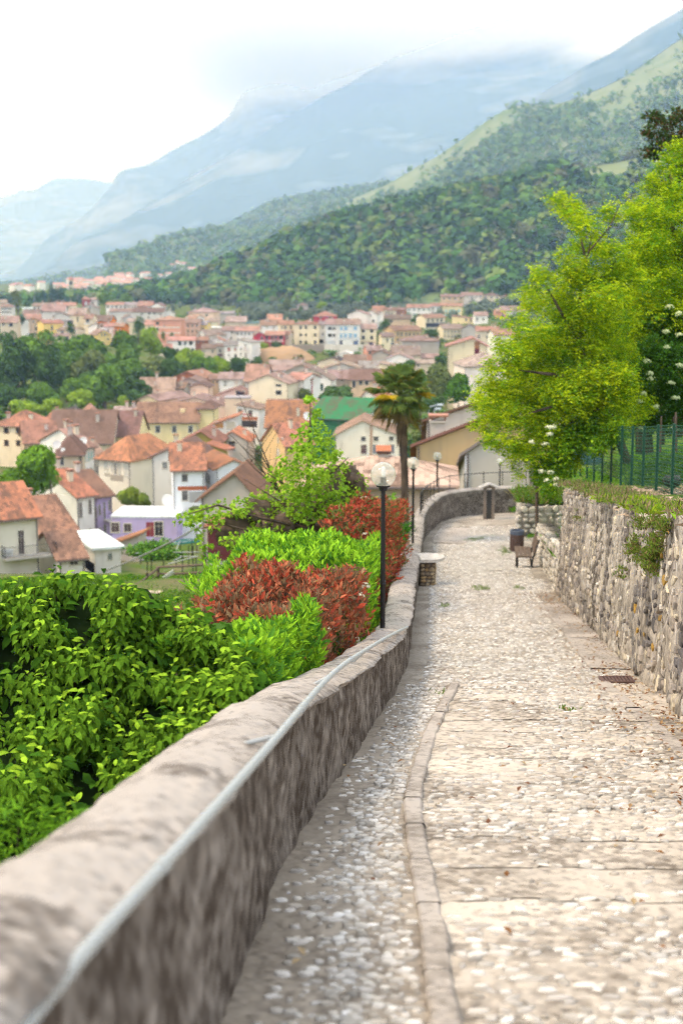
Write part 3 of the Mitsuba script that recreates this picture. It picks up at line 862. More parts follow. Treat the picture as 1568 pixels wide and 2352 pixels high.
PW = [(.044, .105, .026), (.06, .14, .03), (.09, .175, .035), (.034, .08, .028), (.14, .20, .05), (.05, .11, .04), (.10, .115, .055)]
PF = [(.08, .15, .04), (.10, .18, .045), (.065, .13, .04), (.14, .20, .06)]
wood('hillside_wood', HA, 5200, 5.8, 41, 34, PW, lambda a, b, r: not (.70 < a < .985 and b > .72 and b < .90 and a > .70 + .9 * (.80 - b)) or r.random() < .03, label='dense green wood covering the near hill behind the town')
wood('distant_wood', HB, 6500, 8.5, 43, 12, PF, lambda a, b, r: r.random() < 1.1 - 1.06 * smooth01((a + .5 * (meshkit.noise(np.array([a * 5, b * 11, 0.]), 3) - .5) - 1.0 * max(0, .62 - b) - .42) / .2), label='bluish wood on the middle slopes of the green hill')
wood('spur_wood', HD, 5200, 11.0, 45, 10, PF, None, label='hazy wood along the low spur at the foot of the mountains')

# ------------------------------------------------------------------ houses
WC = dict(cream=(.74, .64, .45), white=(.76, .73, .68), beige=(.62, .53, .40), pink=(.70, .50, .38), salmon=(.62, .31, .22), yellow=(.74, .55, .20), lemon=(.76, .64, .36), orange=(.68, .22, .05),
          red=(.46, .05, .08), lilac=(.46, .37, .60), grey=(.46, .43, .39), olive=(.30, .24, .07), ochre=(.52, .37, .20), brick=(.33, .13, .08), tan=(.58, .43, .29), stone=(.40, .36, .30), pale=(.62, .60, .56), maroon=(.36, .08, .09), blue=(.60, .66, .70))
RC = dict(r1=(.45, .205, .125), r2=(.29, .16, .115), r3=(.36, .23, .18), r4=(.21, .135, .11), r5=(.46, .33, .265), green=(.05, .26, .11), grey=(.25, .25, .27), dark=(.07, .065, .065), white=(.78, .80, .80), slate=(.30, .28, .27))
GLASS = (.028, .03, .034)


class House: pass


def poly_prism(mb, sec, o, e1, e2, ext, length, col):
    """extrude a section (in e1, e2) along ext"""
    s = np.asarray(sec, float)
    n = len(s)
    a = o + s[:, :1] * e1 + s[:, 1:] * e2
    b = a + ext * length
    v = np.vstack([a, b])
    j = np.arange(n); k = (j + 1) % n
    side = np.stack([j, k, k + n, j + n], 1)
    mb.add(v, side, col)
    cap = [[0, i, i + 1] for i in range(1, n - 1)]
    mb.add(a, np.array(cap)[:, ::-1], col); mb.add(b, np.array(cap), col)


def house(zone, x0, x1, ye, Y, yaw, dep, roof, rise, wall, rcol, label, win=None, side=None, over=.45, zb=None, group=None, name='house', chim=1, ridge=.5, wins=None, cat='house', shut=None, tilt=0.0, frame=(.62, .58, .5), winsize=None, storey=2.9):
    """x0, x1, ye: ends of the front and its eave height in the measured zone; Y: its distance; yaw > 0 turns it to the right"""
    H = House()
    if Y > 300: rise = rise * .8
    a0, a1, am = (Z(zone, q, ye) for q in (x0, x1, (x0 + x1) / 2))
    s0, s1, sm = slope_x(*a0), slope_x(*a1), slope_x(*am)
    th = math.radians(yaw)
    u = np.array([math.cos(th), math.sin(th), 0]); b = np.array([-math.sin(th), math.cos(th), 0]); up = np.array([0, 0, 1.])
    M_ = np.array([sm * Y, Y, 0])
    t0 = (s0 * Y - M_[0]) / (u[0] - s0 * u[1]); t1 = (s1 * Y - M_[0]) / (u[0] - s1 * u[1])
    W = t1 - t0
    ze = P(am[0], am[1], Y)[2]
    o = M_ + u * t0; o[2] = ze
    D = dep
    corners = np.array([o, o + u * W, o + u * W + b * D, o + b * D])
    if zb is None: zb = float(np.min(ter(corners[:, 0], corners[:, 1]))) - 1.0
    h = ze - zb
    bt = b - np.array([0, 0, tilt])
    k = thing(name, label, cat, group)
    wc = np.array(WC[wall] if isinstance(wall, str) else wall); rc = np.array(RC[rcol] if isinstance(rcol, str) else rcol)
    wc = jit(wc * 1.08, .05)
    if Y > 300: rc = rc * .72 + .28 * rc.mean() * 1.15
    rc = jit(rc, .2)
    H.k, H.o, H.u, H.b, H.W, H.D, H.ze, H.zb, H.h, H.rise, H.roof = k, o, u, b, W, D, ze, zb, h, rise, roof
    wm = MB()
    bot = o - up * h
    lift = .02
    if roof in 'phf':
        wm.box(bot + u * W / 2 + b * D / 2 + up * h / 2, (W, D, h), wc, [u, b, up])
    if roof == 'p':
        for q in (0, W - .25):
            poly_prism(wm, [(0, -.02), (D * ridge, rise - .02), (D, -.02)], o + u * q, b, up, u, .25, wc)
    if roof == 'g':
        poly_prism(wm, [(0, -h), (0, 0), (W * ridge, rise), (W, 0), (W, -h)], o, u, up, bt, D, wc)
    if roof == 's':
        poly_prism(wm, [(0, -h), (0, 0), (D, rise), (D, -h)], o, b, up, u, W, wc)
    if roof == 'l':            # falls to the right
        poly_prism(wm, [(0, -h), (0, rise), (W, 0), (W, -h)], o, u, up, b, D, wc)
    wm.put(k + '__wall', 'plaster')
    # roof
    V, F, U, n = [], [], [], 0

    def quad(pts, uvs):
        nonlocal n
        V.extend(pts); U.extend(uvs); F.extend([[n, n + i, n + i + 1] for i in range(1, len(pts) - 1)]); n += len(pts)

    th_ = .16
    if roof in 'pgsl':
        if roof == 'p': e1, ext, LEN, A = b, u, W, D
        elif roof == 's': e1, ext, LEN, A = b, u, W, D
        else: e1, ext, LEN, A = u, bt, D, W
        org = o - ext * over * .8 + up * lift
        LN = LEN + over * 1.6
        if roof in 'pg':
            r0 = A * ridge
            sec = [[(-over, -over * rise / r0), (r0, rise)], [(r0, rise), (A + over, -over * rise / (A - r0))]]
        elif roof == 's': sec = [[(-over, -over * rise / A), (A + over, rise + over * rise / A)]]
        else: sec = [[(-over, rise + over * rise / A), (A + over, -over * rise / A)]]
        for (p0, z0), (p1, z1) in sec:
            sl = math.hypot(p1 - p0, z1 - z0)
            a = org + e1 * p0 + up * z0; c = org + e1 * p1 + up * z1
            T = up * th_
            flip = roof in 'g' and False
            quad([a + T, a + ext * LN + T, c + ext * LN + T, c + T], [(0, 0), (LN, 0), (LN, sl), (0, sl)])
            quad([c, c + ext * LN, a + ext * LN, a], [(0, 0)] * 4)
            lo = [(a, a + ext * LN)] + ([(c + ext * LN, c)] if roof in 'sl' else [])
            quad([a, a + ext * LN, a + ext * LN + T, a + T], [(0, 0), (LN, 0), (LN, .1), (0, .1)])
            quad([c + ext * LN, c, c + T, c + ext * LN + T], [(0, 0), (LN, 0), (LN, .1), (0, .1)])
            for q in (a, a + ext * LN):
                cc = q + (c - a)
                quad([q, cc, cc + T, q + T], [(0, 0)] * 4)
    elif roof == 'h':
        q0 = o - u * over - b * over + up * lift
        w_, d_ = W + 2 * over, D + 2 * over
        if w_ >= d_: r0, r1 = q0 + u * d_ / 2 + b * d_ / 2, q0 + u * (w_ - d_ / 2) + b * d_ / 2
        else: r0, r1 = q0 + u * w_ / 2 + b * w_ / 2, q0 + u * w_ / 2 + b * (d_ - w_ / 2)
        r0 = r0 + up * rise; r1 = r1 + up * rise
        T = up * th_
        c = [q0, q0 + u * w_, q0 + u * w_ + b * d_, q0 + b * d_]
        sl = math.hypot(min(w_, d_) / 2, rise)
        m_ = min(w_, d_) / 2
        if w_ >= d_:
            quad([c[0] + T, c[1] + T, r1 + T, r0 + T], [(0, 0), (w_, 0), (w_ - m_, sl), (m_, sl)])
            quad([c[1] + T, c[2] + T, r1 + T], [(0, 0), (d_, 0), (m_, sl)])
            quad([c[2] + T, c[3] + T, r0 + T, r1 + T], [(0, 0), (w_, 0), (w_ - m_, sl), (m_, sl)])
            quad([c[3] + T, c[0] + T, r0 + T], [(0, 0), (d_, 0), (m_, sl)])
        else:
            quad([c[0] + T, c[1] + T, r0 + T], [(0, 0), (w_, 0), (m_, sl)])
            quad([c[1] + T, c[2] + T, r1 + T, r0 + T], [(0, 0), (d_, 0), (d_ - m_, sl), (m_, sl)])
            quad([c[2] + T, c[3] + T, r1 + T], [(0, 0), (w_, 0), (m_, sl)])
            quad([c[3] + T, c[0] + T, r0 + T, r1 + T], [(0, 0), (d_, 0), (d_ - m_, sl), (m_, sl)])
        for i in range(4):
            quad([c[i], c[(i + 1) % 4], c[(i + 1) % 4] + T, c[i] + T], [(0, 0)] * 4)
        quad(c[::-1], [(0, 0)] * 4)
    elif roof == 'f':
        mb = MB()
        mb.box(o + u * W / 2 + b * D / 2 + up * .14, (W + 2 * over, D + 2 * over, .24), rc, [u, b, up])
        mb.put(k + '__roof', 'plaster')
    if V:
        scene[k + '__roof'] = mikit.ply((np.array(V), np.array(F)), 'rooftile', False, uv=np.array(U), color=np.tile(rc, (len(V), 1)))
    H.nw = 0
    if Y < 420 and roof in 'phgs':     # gutter and downpipe
        g = MB()
        gc = (.16, .13, .12)
        if roof in 'phs':
            zz = up * (-(over * rise / (D * ridge)) if roof == 'p' else -over * rise / D if roof == 's' else 0)
            g.box(o + u * W / 2 - b * (over + .05) + zz + up * .03, (W + over, .11, .10), gc, [u, b, up])
        g.box(bot + u * .12 - b * .05 + up * h / 2, (.09, .09, h), gc, [u, b, up])
        g.box(bot + u * (W - .12) - b * .05 + up * h / 2, (.09, .09, h), gc, [u, b, up])
        g.put(k + '__downpipe', 'paint')
    if winsize is None: winsize = (.95, 1.35)

    def face(fc):
        if fc == 'F': return o, u, -b, W
        if fc == 'R': return o + u * W, b, u, D
        if fc == 'L': return o + b * D, -b, -u, D

    def window(fc, s, z, w, hh, col=GLASS, fr=frame, shutter=None, bal=False, nm='window'):
        fo, fu, fn, _ = face(fc)
        c = fo + fu * s + up * z
        kk = k + '__' + nm + (f'_{H.nw:03d}' if H.nw else '')
        H.nw += 1
        A = [fu, fn, up]
        m = MB()
        t = min(.12, w * .14)
        m.box(c + fn * .012, (w, .03, hh), col, A)
        if fr is not None:
            m.box(c + fn * .035 + up * (hh / 2 + t / 2), (w + 2 * t, .07, t), fr, A); m.box(c + fn * .05 - up * (hh / 2 + t / 2), (w + 2.6 * t, .10, t), fr, A)
            for q in (-1, 1): m.box(c + fn * .035 + fu * q * (w / 2 + t / 2), (t, .07, hh), fr, A)
        if Y < 330 and w < 1.6 and hh < 2.2:
            m.box(c + fn * .033, (.05, .02, hh), np.array(fr if fr is not None else (.4, .36, .3)) * .8, A)
            if hh > 1.1: m.box(c + fn * .0335 + up * hh * .18, (w, .02, .045), np.array(fr if fr is not None else (.4, .36, .3)) * .8, A)
        if shutter is not None:
            for q in (-1, 1): m.box(c + fn * .04 + fu * q * (w / 2 + t + w * .25), (w * .48, .05, hh), shutter, A)
        m.put(kk, 'matte')
        return c

    H.window = window; H.face = face

    def pix(fc, zx0, zy0, zx1, zy1, zone_=None, **kw):
        """a window from the outline measured in a zone"""
        fo, fu, fn, _ = face(fc)
        q = Z(zone_ or zone, (zx0 + zx1) / 2, (zy0 + zy1) / 2)
        d = P(q[0], q[1], 1.0)
        s = np.dot(fo, fn) / np.dot(d, fn)
        pt = d * s
        s1_ = Z(zone_ or zone, zx1, zy1); s0_ = Z(zone_ or zone, zx0, zy0)
        sc = pt[1] / (FPX * CP)
        w = abs(s1_[0] - s0_[0]) * sc / max(.25, abs(fu[0] - fu[1] * pt[0] / pt[1])); hh = abs(s1_[1] - s0_[1]) * sc
        return window(fc, float(np.dot(pt - fo, fu)), float(pt[2] - fo[2]), max(.25, w), max(.3, hh), **kw)

    H.pix = pix

    def grid(fc, nc, nr, top=1.25):
        _, _, _, LEN = face(fc)
        ws, hs = winsize
        ws = min(ws, LEN / max(nc, 1) * .45)
        for r_ in range(nr):
            for c_ in range(nc):
                z = -top - r_ * storey
                if -z + hs * .6 > h - .6: continue
                window(fc, LEN * (c_ + .5) / nc, z, ws, hs, shutter=shut)

    if win: grid('F', *win)
    if side: grid(*side)
    for wq in wins or ():
        kw = wq[5] if len(wq) > 5 else {}
        pix(*wq[:5], **kw)

    def chimney(s, t, hh=1.2, w=.55, cap=True, col=(.55, .5, .44)):
        zr = roof_z(s, t)
        kk = k + '__roof__chimney' + (f'_{H.nc:03d}' if H.nc else '')
        H.nc += 1
        m = MB()
        c = o + u * s + b * t + up * (zr + .05)
        m.box(c + up * (hh / 2 - .3), (w, w, hh + .6), col, [u, b, up])
        if cap:
            m.box(c + up * (hh + .05), (w * 1.35, w * 1.35, .1), col, [u, b, up])
            for q in (-1, 1): m.box(c + up * (hh + .22) + u * q * w * .5, (.1, w, .26), (.3, .16, .11), [u, b, up])
            m.box(c + up * (hh + .39), (w * 1.5, w * 1.5, .1), (.36, .16, .10), [u, b, up])
        m.put(kk, 'paint')

    def roof_z(s, t):
        if roof == 'p': return rise * (t / (D * ridge) if t < D * ridge else (D - t) / (D - D * ridge))
        if roof == 'g': return rise * (s / (W * ridge) if s < W * ridge else (W - s) / (W - W * ridge))
        if roof == 's': return rise * t / D
        if roof == 'l': return rise * (1 - s / W)
        if roof == 'h': return rise * min(1, 2 * min(s, W - s, t, D - t) / min(W, D))
        return .2

    H.nc = 0; H.chimney = chimney; H.roof_z = roof_z
    r2 = np.random.default_rng(abs(hash_(k)) % 2**31)
    for _ in range(chim):
        if roof != 'f': chimney(W * r2.uniform(.15, .85), D * r2.uniform(.2, .55), r2.uniform(.7, 1.3), r2.uniform(.45, .7), col=jit((.55, .48, .40), .2, r2))
    return H


def hash_(s):
    h = 7
    for ch in s: h = (h * 131 + ord(ch)) % 1000003
    return h


TURQ, GRN, BRN, BLU = (.22, .46, .45), (.05, .12, .07), (.14, .06, .05), (.25, .42, .58)
# --- far town, left
house('A', 500, 730, 575, 620, 28, 10, 'p', 1.7, 'yellow', 'r1', 'tall yellow house with small balcony, above the trees at the far left of town', wins=[('F', 588, 600, 606, 655), ('L', 402, 615, 428, 660, {'shutter': None}), ('L', 402, 690, 426, 726), ('L', 402, 582, 414, 600)], side=None)
house('A', 590, 795, 722, 600, 12, 5, 'p', 1.2, 'beige', 'r3', 'low porch house with reddish lean roof right of the tall yellow house', wins=[('F', 670, 730, 700, 770), ('F', 750, 730, 785, 780)], chim=0)
house('A', 650, 825, 655, 612, -32, 8, 'p', 1.6, 'beige', 'r3', 'house with two pale chimneys on its roof, just right of the yellow house', wins=[('F', 700, 665, 730, 690)], chim=0).chimney(2, 2.4)
house('A', 1115, 1275, 705, 600, 24, 12, 'g', 2.4, 'yellow', 'r3', 'yellow gabled house with three dark upright windows, edge of the ravine trees', wins=[('F', 1160, 682, 1174, 720), ('F', 1198, 682, 1212, 720), ('F', 1228, 700, 1240, 722), ('F', 1230, 748, 1250, 765)])
house('A', 1310, 1412, 612, 606, -10, 8, 'p', 1.6, 'orange', 'r1', 'bright orange house with two tall windows beside a white wing', wins=[('F', 1322, 645, 1340, 690), ('F', 1366, 645, 1384, 690), ('F', 1322, 695, 1400, 712, {'nm': 'balcony', 'col': (.5, .3, .2)})])
house('A', 1195, 1308, 610, 610, -8, 7, 'p', 1.7, 'white', 'r1', 'white wing joined to the bright orange house', wins=[('F', 1235, 640, 1250, 670), ('F', 1290, 655, 1300, 685)])
house('A', 1015, 1192, 615, 616, -20, 7, 'g', 1.6, 'white', 'r2', 'white gable with dark opening left of the orange house', wins=[('F', 1155, 595, 1178, 620), ('F', 1120, 600, 1135, 640)])
house('A', 1065, 1275, 548, 650, -6, 9, 'p', 3.0, 'orange', 'r4', 'wide dark brown roof with an orange wall strip under it', wins=[('F', 1242, 515, 1252, 545)])
house('A', 842, 962, 490, 640, 10, 9, 'h', 2.2, 'cream', 'r2', 'tall cream tower house with reddish hip roof', wins=[('F', 885, 505, 900, 525), ('F', 885, 535, 900, 558)])
house('A', 966, 1060, 522, 634, -4, 9, 'p', 2.4, 'cream', 'r2', 'cream house with dark loggia joined to the cream tower house', wins=[('F', 988, 525, 1025, 560), ('F', 965, 570, 1055, 585, {'nm': 'balcony', 'col': (.5, .5, .48)})])
house('A', 600, 790, 492, 680, 8, 12, 'g', 1.9, 'pale', 'r4', 'pale grey broad gable in the far left of town', wins=[('F', 620, 490, 634, 500)])
house('A', 655, 832, 545, 655, 0, 8, 'f', .3, 'grey', 'slate', 'low grey flat roofed garage behind the tall yellow house', wins=[('F', 775, 548, 830, 588)])
house('A', 0, 200, 565, 612, 4, 9, 'p', 3.2, 'beige', 'r3', 'beige house with loggia and dusty roof at the left edge of the photo', wins=[('F', 105, 568, 145, 612), ('F', 30, 570, 50, 600)])
house('A', 196, 330, 545, 640, 14, 9, 'g', 1.4, 'white', 'slate', 'white gabled house between the left edge house and an orange roof', wins=[])
house('A', 300, 482, 522, 662, 22, 9, 'p', 2.6, 'tan', 'r1', 'tan house under a bright orange roof, far left of town', wins=[('F', 375, 545, 395, 565)])
house('A', 262, 442, 462, 720, 0, 9, 'p', 2.2, 'grey', 'r4', 'grey house with dark open ground floor and dark roof', wins=[('F', 318, 478, 345, 505), ('F', 370, 475, 400, 500)])
house('A', 372, 612, 377, 800, -4, 9, 'p', 2.0, 'white', 'r3', 'long white house with a row of five dark windows at the back of town', win=(5, 1), winsize=(.9, 1.7))
house('A', 622, 862, 372, 812, 4, 10, 'p', 2.0, 'cream', 'r1', 'long cream house with reddish roof beside the long white one', wins=[('F', 690, 385, 700, 405), ('F', 720, 385, 730, 405), ('F', 775, 385, 790, 400)])
house('A', 470, 742, 436, 745, 3, 14, 'p', 4.0, 'pale', 'r3', 'broad dusty red roof in the middle of the left part of town', chim=2)
house('A', 775, 972, 472, 728, -3, 12, 'p', 3.6, 'beige', 'r5', 'broad pinkish roof left of a grey gable', chim=1)
house('A', 912, 1132, 402, 782, 6, 12, 'g', 2.5, 'grey', 'r3', 'grey gabled house with one dark attic window', wins=[('F', 1028, 385, 1042, 405), ('F', 970, 400, 995, 412), ('F', 965, 430, 980, 445)])
house('A', 940, 1034, 302, 950, 10, 11, 'h', 2.5, 'maroon', 'r1', 'maroon house with reddish hip roof at the back of town', wins=[('F', 975, 330, 1000, 365, {'col': (.6, .6, .6)})])
house('A', 1042, 1116, 305, 955, 0, 10, 'p', 1.8, 'pale', 'r3', 'pale house right beside the maroon house', wins=[('F', 1060, 330, 1075, 350)])
house('A', 5, 145, 390, 762, 6, 11, 'h', 2.2, 'pale', 'r3', 'pale block with banded storeys below a tall poplar at the left edge', wins=[('F', 10, 405, 130, 415), ('F', 10, 440, 130, 452)], storey=3.4)
house('A', -60, 72, 340, 900, 8, 11, 'p', 2.4, 'pink', 'r5', 'pinkish house at the left edge behind the pale banded block', chim=0)
house('A', 262, 368, 402, 790, 14, 10, 'f', .3, 'white', 'white', 'small white flat roofed building left of the long white house', wins=[('F', 300, 410, 312, 425)])
house('A', 550, 745, 332, 1010, 2, 12, 'p', 1.5, 'grey', 'r4', 'long low greyish roof under the far dark trees', chim=0)
house('A', 1215, 1412, 362, 905, -2, 10, 'p', 1.9, 'white', 'r1', 'white house with red roof and four windows at the back of town', win=(4, 1), winsize=(1.0, 1.5))
house('A', 1414, 1575, 364, 908, -2, 10, 'p', 2.0, 'white', 'slate', 'white house with slate grey roof between two red roofed ones', win=(4, 1), winsize=(.9, 1.4))
house('B', 325, 484, 214, 900, -4, 12, 'p', 3.3, 'salmon', 'r1', 'salmon block with row of small windows at the back of town', win=(6, 1), winsize=(.7, 1.4))
house('B', 482, 606, 222, 896, -8, 11, 'g', 2.4, 'white', 'r3', 'white gable right of the salmon block at the back', wins=[])
house('B', 0, 286, 285, 800, 2, 12, 'p', 2.0, 'pale', 'r3', 'long pale building with dusty red roof left of the round tree', chim=2)
house('B', 270, 622, 288, 792, -3, 10, 'p', 2.6, 'pale', 'r4', 'long pale house with greyish roof and dark window row', wins=[('F', 366, 300, 385, 325), ('F', 450, 290, 470, 318), ('F', 510, 288, 532, 315), ('F', 575, 300, 592, 318), ('F', 440, 345, 460, 362)], chim=2)
house('B', 622, 750, 302, 800, 6, 11, 'g', 2.0, 'white', 'slate', 'low white gable at the right end of the long pale house', wins=[])
house('B', 160, 282, 362, 705, 12, 12, 'g', 2.2, 'grey', 'r3', 'greyish gable just left of the round dark tree', wins=[])
house('B', 212, 300, 398, 690, 4, 9, 'p', 1.6, 'cream', 'r5', 'narrow cream house hidden by the round dark tree', wins=[])
house('B', 410, 512, 432, 642, 6, 9, 'p', 2.4, 'cream', 'r1', 'cream wing at the left end of the large salmon house', wins=[('F', 450, 455, 468, 490)])
hs = house('B', 510, 822, 384, 622, -3, 12, 'h', 2.2, 'salmon', 'r1', 'large salmon house with white horizontal bands', wins=[('F', 540, 402, 568, 434, {'fr': (.5, .4, .3)}), ('F', 540, 470, 568, 502), ('F', 625, 430, 636, 460), ('F', 605, 458, 815, 472, {'col': (.7, .62, .55), 'fr': None, 'nm': 'band'}), ('F', 510, 522, 815, 534, {'col': (.7, .62, .55), 'fr': None, 'nm': 'band'}), ('F', 510, 456, 600, 470, {'col': (.7, .62, .55), 'fr': None, 'nm': 'band'})])
house('B', 826, 1030, 416, 642, -4, 10, 'p', 2.2, (.60, .40, .31), 'r3', 'pale salmon house with a grid of small windows', win=(4, 3), winsize=(.65, 1.2), storey=2.3)
house('B', 1032, 1116, 436, 646, -8, 9, 'p', 1.8, 'yellow', 'slate', 'mustard house with grey roof joined to the pale salmon house', wins=[('F', 1065, 465, 1085, 492)])
house('B', 910, 1206, 292, 765, -8, 13, 'h', 2.9, 'pink', 'r3', 'large pinkish house with broad hip roof in front of the olive grove', wins=[('F', 1105, 312, 1130, 335)], chim=2)
house('B', 868, 982, 362, 692, -22, 10, 'p', 2.0, 'white', 'r1', 'white house with bright red roof below the broad hip roof', wins=[('R', 1000, 350, 1010, 362)])
house('B', 1100, 1242, 402, 690, 3, 10, 'h', 2.0, 'cream', 'r3', 'cream hip roofed house left of the warehouse shed', wins=[])
house('B', 1140, 1330, 470, 655, 0, 10, 'f', .3, 'white', 'white', 'white flat roofed shed in the middle of town', wins=[])
house('B', 1210, 1420, 305, 800, -6, 10, 'p', 1.3, 'grey', 'slate', 'low grey shed roof at the edge of the olive grove', wins=[], chim=0)
house('B', 1330, 1560, 400, 700, -4, 12, 'p', 3.0, 'beige', 'r5', 'broad pinkish roof in front of the grey shed', wins=[], chim=2)
house('B', 660, 985, 617, 560, 4, 9, 'p', 1.7, 'white', 'r1', 'white house with four dark green windows above the ravine', wins=[('F', 796, 630, 824, 668), ('F', 862, 632, 882, 666), ('F', 922, 628, 952, 665), ('F', 900, 710, 925, 735), ('F', 945, 708, 968, 735), ('F', 775, 710, 795, 750)], frame=(.1, .2, .14))
house('B', 986, 1132, 617, 564, 4, 8, 'p', 1.8, 'brick', 'r1', 'brick red house right of the white one above the ravine', wins=[('F', 1012, 622, 1030, 645), ('F', 1075, 622, 1090, 645)])
house('B', 1142, 1312, 622, 566, -4, 8, 'g', 1.7, 'white', 'r1', 'small white gable at the end of the ravine row', wins=[('F', 1170, 622, 1182, 640)])
house('B', 1004, 1110, 552, 596, -38, 17, 'g', 2.6, 'pale', 'r3', 'pale house showing its gable and a long reddish roof side', wins=[('F', 1030, 545, 1045, 572), ('F', 1098, 545, 1112, 572)])
house('B', 1292, 1470, 502, 604, 0, 10, 'p', 2.0, 'pale', 'r3', 'pale house with two brown windows left of the white row', wins=[('F', 1400, 512, 1418, 540), ('F', 1440, 512, 1458, 540), ('F', 1390, 575, 1408, 600)])
house('C', 40, 305, 503, 602, -2, 9, 'p', 2.1, 'white', 'r1', 'white terrace house with six dark green windows in two rows', win=(6, 2), winsize=(.6, 1.3), storey=2.6, frame=(.5, .5, .46))
house('B', 565, 720, 702, 546, 8, 7, 'p', 1.8, 'beige', 'r1', 'small orange roofed house with beige front above the ravine trees', wins=[('F', 645, 720, 670, 745)])
house('B', 1060, 1232, 706, 552, 0, 8, 'p', 1.8, 'beige', 'r4', 'beige house with dark roof and two windows, lower row over the ravine', wins=[('F', 1080, 730, 1095, 752), ('F', 1175, 730, 1195, 755)])
house('B', 1228, 1325, 684, 550, 6, 8, 'p', 1.2, 'grey', 'r4', 'narrow grey house with loggia left of the tall white pair', wins=[('F', 1260, 718, 1285, 750), ('F', 1240, 765, 1300, 800, {'col': (.12, .08, .08)})])
house('B', 1325, 1482, 672, 542, -4, 9, 'p', 1.9, 'white', 'slate', 'tall white house with two rust shutters, at the end of the ravine', wins=[('F', 1358, 698, 1388, 738, {'col': (.35, .1, .07)}), ('F', 1438, 698, 1456, 735, {'col': (.35, .1, .07)}), ('F', 1365, 775, 1378, 795), ('F', 1438, 772, 1462, 825)])
house('C', 68, 222, 640, 538, -16, 10, 'l', 1.2, 'white', 'slate', 'tall white house with slanting roof line next to the earth mound', wins=[('F', 138, 660, 165, 672), ('F', 138, 690, 165, 735, {'col': (.6, .5, .48)}), ('F', 92, 700, 106, 730), ('F', 92, 760, 106, 788), ('F', 140, 762, 172, 808, {'col': (.4, .36, .34)})])
hr = house('C', 372, 592, 557, 585, -6, 9, 'p', 1.9, 'red', 'r1', 'crimson house with white band and five upright windows', wins=[('F', 388, 562, 410, 604, {'fr': (.7, .6, .6)}), ('F', 446, 562, 470, 604, {'fr': (.7, .6, .6)}), ('F', 490, 562, 512, 604, {'fr': (.7, .6, .6)}), ('F', 538, 562, 580, 602, {'fr': (.7, .6, .6)}), ('F', 446, 642, 470, 684), ('F', 488, 645, 512, 684), ('F', 375, 614, 586, 630, {'col': (.72, .6, .58), 'fr': None, 'nm': 'band'})])
house('C', 266, 372, 552, 582, 10, 8, 'g', 1.5, 'red', 'r3', 'crimson gabled wing with white trim, left end of the crimson house', wins=[('F', 330, 570, 352, 606, {'fr': (.7, .6, .6)}), ('F', 270, 614, 368, 630, {'col': (.72, .6, .58), 'fr': None, 'nm': 'band'})])
house('C', 592, 655, 548, 588, -8, 8, 'p', 1.8, 'beige', 'r2', 'narrow beige annex behind the crimson house', wins=[('F', 602, 570, 615, 605), ('F', 628, 570, 640, 600)])
house('C', 120, 335, 420, 700, 0, 10, 's', .8, 'cream', (.06, .22, .22), 'cream house with dark teal roof edge', wins=[], chim=0)
house('C', 322, 545, 440, 644, 0, 9, 'p', 2.6, 'white', 'r2', 'white house with dark red roof left of the long cream block', wins=[('F', 390, 455, 405, 470), ('F', 470, 455, 485, 470)], chim=2)
W3 = lambda xs, rows, zone=None, **k: [('F', x, y, x + w, y + h, k) for x, w in xs for y, h in rows]
house('C', 542, 708, 432, 604, 6, 9, 'p', 2.0, 'cream', 'r1', 'cream house with laundry balcony, left half of the long cream block', wins=[('F', 600, 448, 622, 484), ('F', 664, 448, 684, 486), ('F', 565, 450, 578, 484), ('F', 700, 480, 725, 600, {'col': (.25, .18, .14), 'nm': 'loggia'})])
house('C', 708, 996, 433, 598, -2, 11, 'h', 2.0, 'cream', 'r1', 'big cream block of three storeys with nine dark windows', wins=W3([(772, 28), (834, 24), (938, 28)], [(448, 36), (535, 32), (616, 38)], fr=(.7, .6, .4)), chim=3)
house('C', 996, 1072, 438, 600, 0, 9, 'p', 1.6, 'white', 'slate', 'narrow white house with dark garage squeezed right of the big cream block', wins=[('F', 1034, 455, 1048, 484), ('F', 1034, 530, 1048, 560), ('F', 1000, 604, 1046, 648, {'col': (.02, .025, .04)})])
house('C', 1074, 1210, 430, 592, 0, 10, 'p', 2.5, (.70, .71, .70), 'r3', 'bluish white house with four dark windows in two rows', wins=[('F', 1100, 460, 1142, 494), ('F', 1158, 460, 1182, 494), ('F', 1100, 538, 1142, 574), ('F', 1158, 538, 1182, 574), ('F', 1100, 616, 1186, 654, {'col': (.55, .58, .62)})])
house('C', 1211, 1468, 430, 590, 0, 10, 'p', 2.5, (.70, .69, .64), 'r3', 'white house with seven pale blue shutters and a balcony', wins=[('F', x, y, x + w, y + h, {'col': BLU, 'fr': (.62, .62, .58)}) for x, y, w, h in ((1238, 458, 26, 38), (1284, 456, 38, 40), (1394, 456, 36, 40), (1238, 536, 26, 48), (1284, 536, 34, 42), (1338, 536, 36, 42), (1394, 538, 36, 40))] + [('F', 1236, 616, 1264, 664, {'col': (.05, .06, .12)}), ('F', 1392, 618, 1444, 672, {'col': (.10, .14, .24)}), ('F', 1218, 586, 1460, 608, {'col': (.55, .57, .58), 'fr': None, 'nm': 'balcony'})])
house('D', 150, 286, 344, 592, -2, 9, 'p', 2.4, 'cream', 'r3', 'cream house with tan ground floor right of the blue shuttered one', wins=[('F', 166, 352, 190, 374), ('F', 236, 352, 260, 374), ('F', 166, 402, 190, 430), ('F', 236, 402, 260, 430), ('F', 164, 454, 182, 486), ('F', 222, 454, 262, 486, {'col': (.04, .05, .09)}), ('F', 152, 448, 284, 452, {'col': (.5, .33, .2), 'fr': None, 'nm': 'band'})])
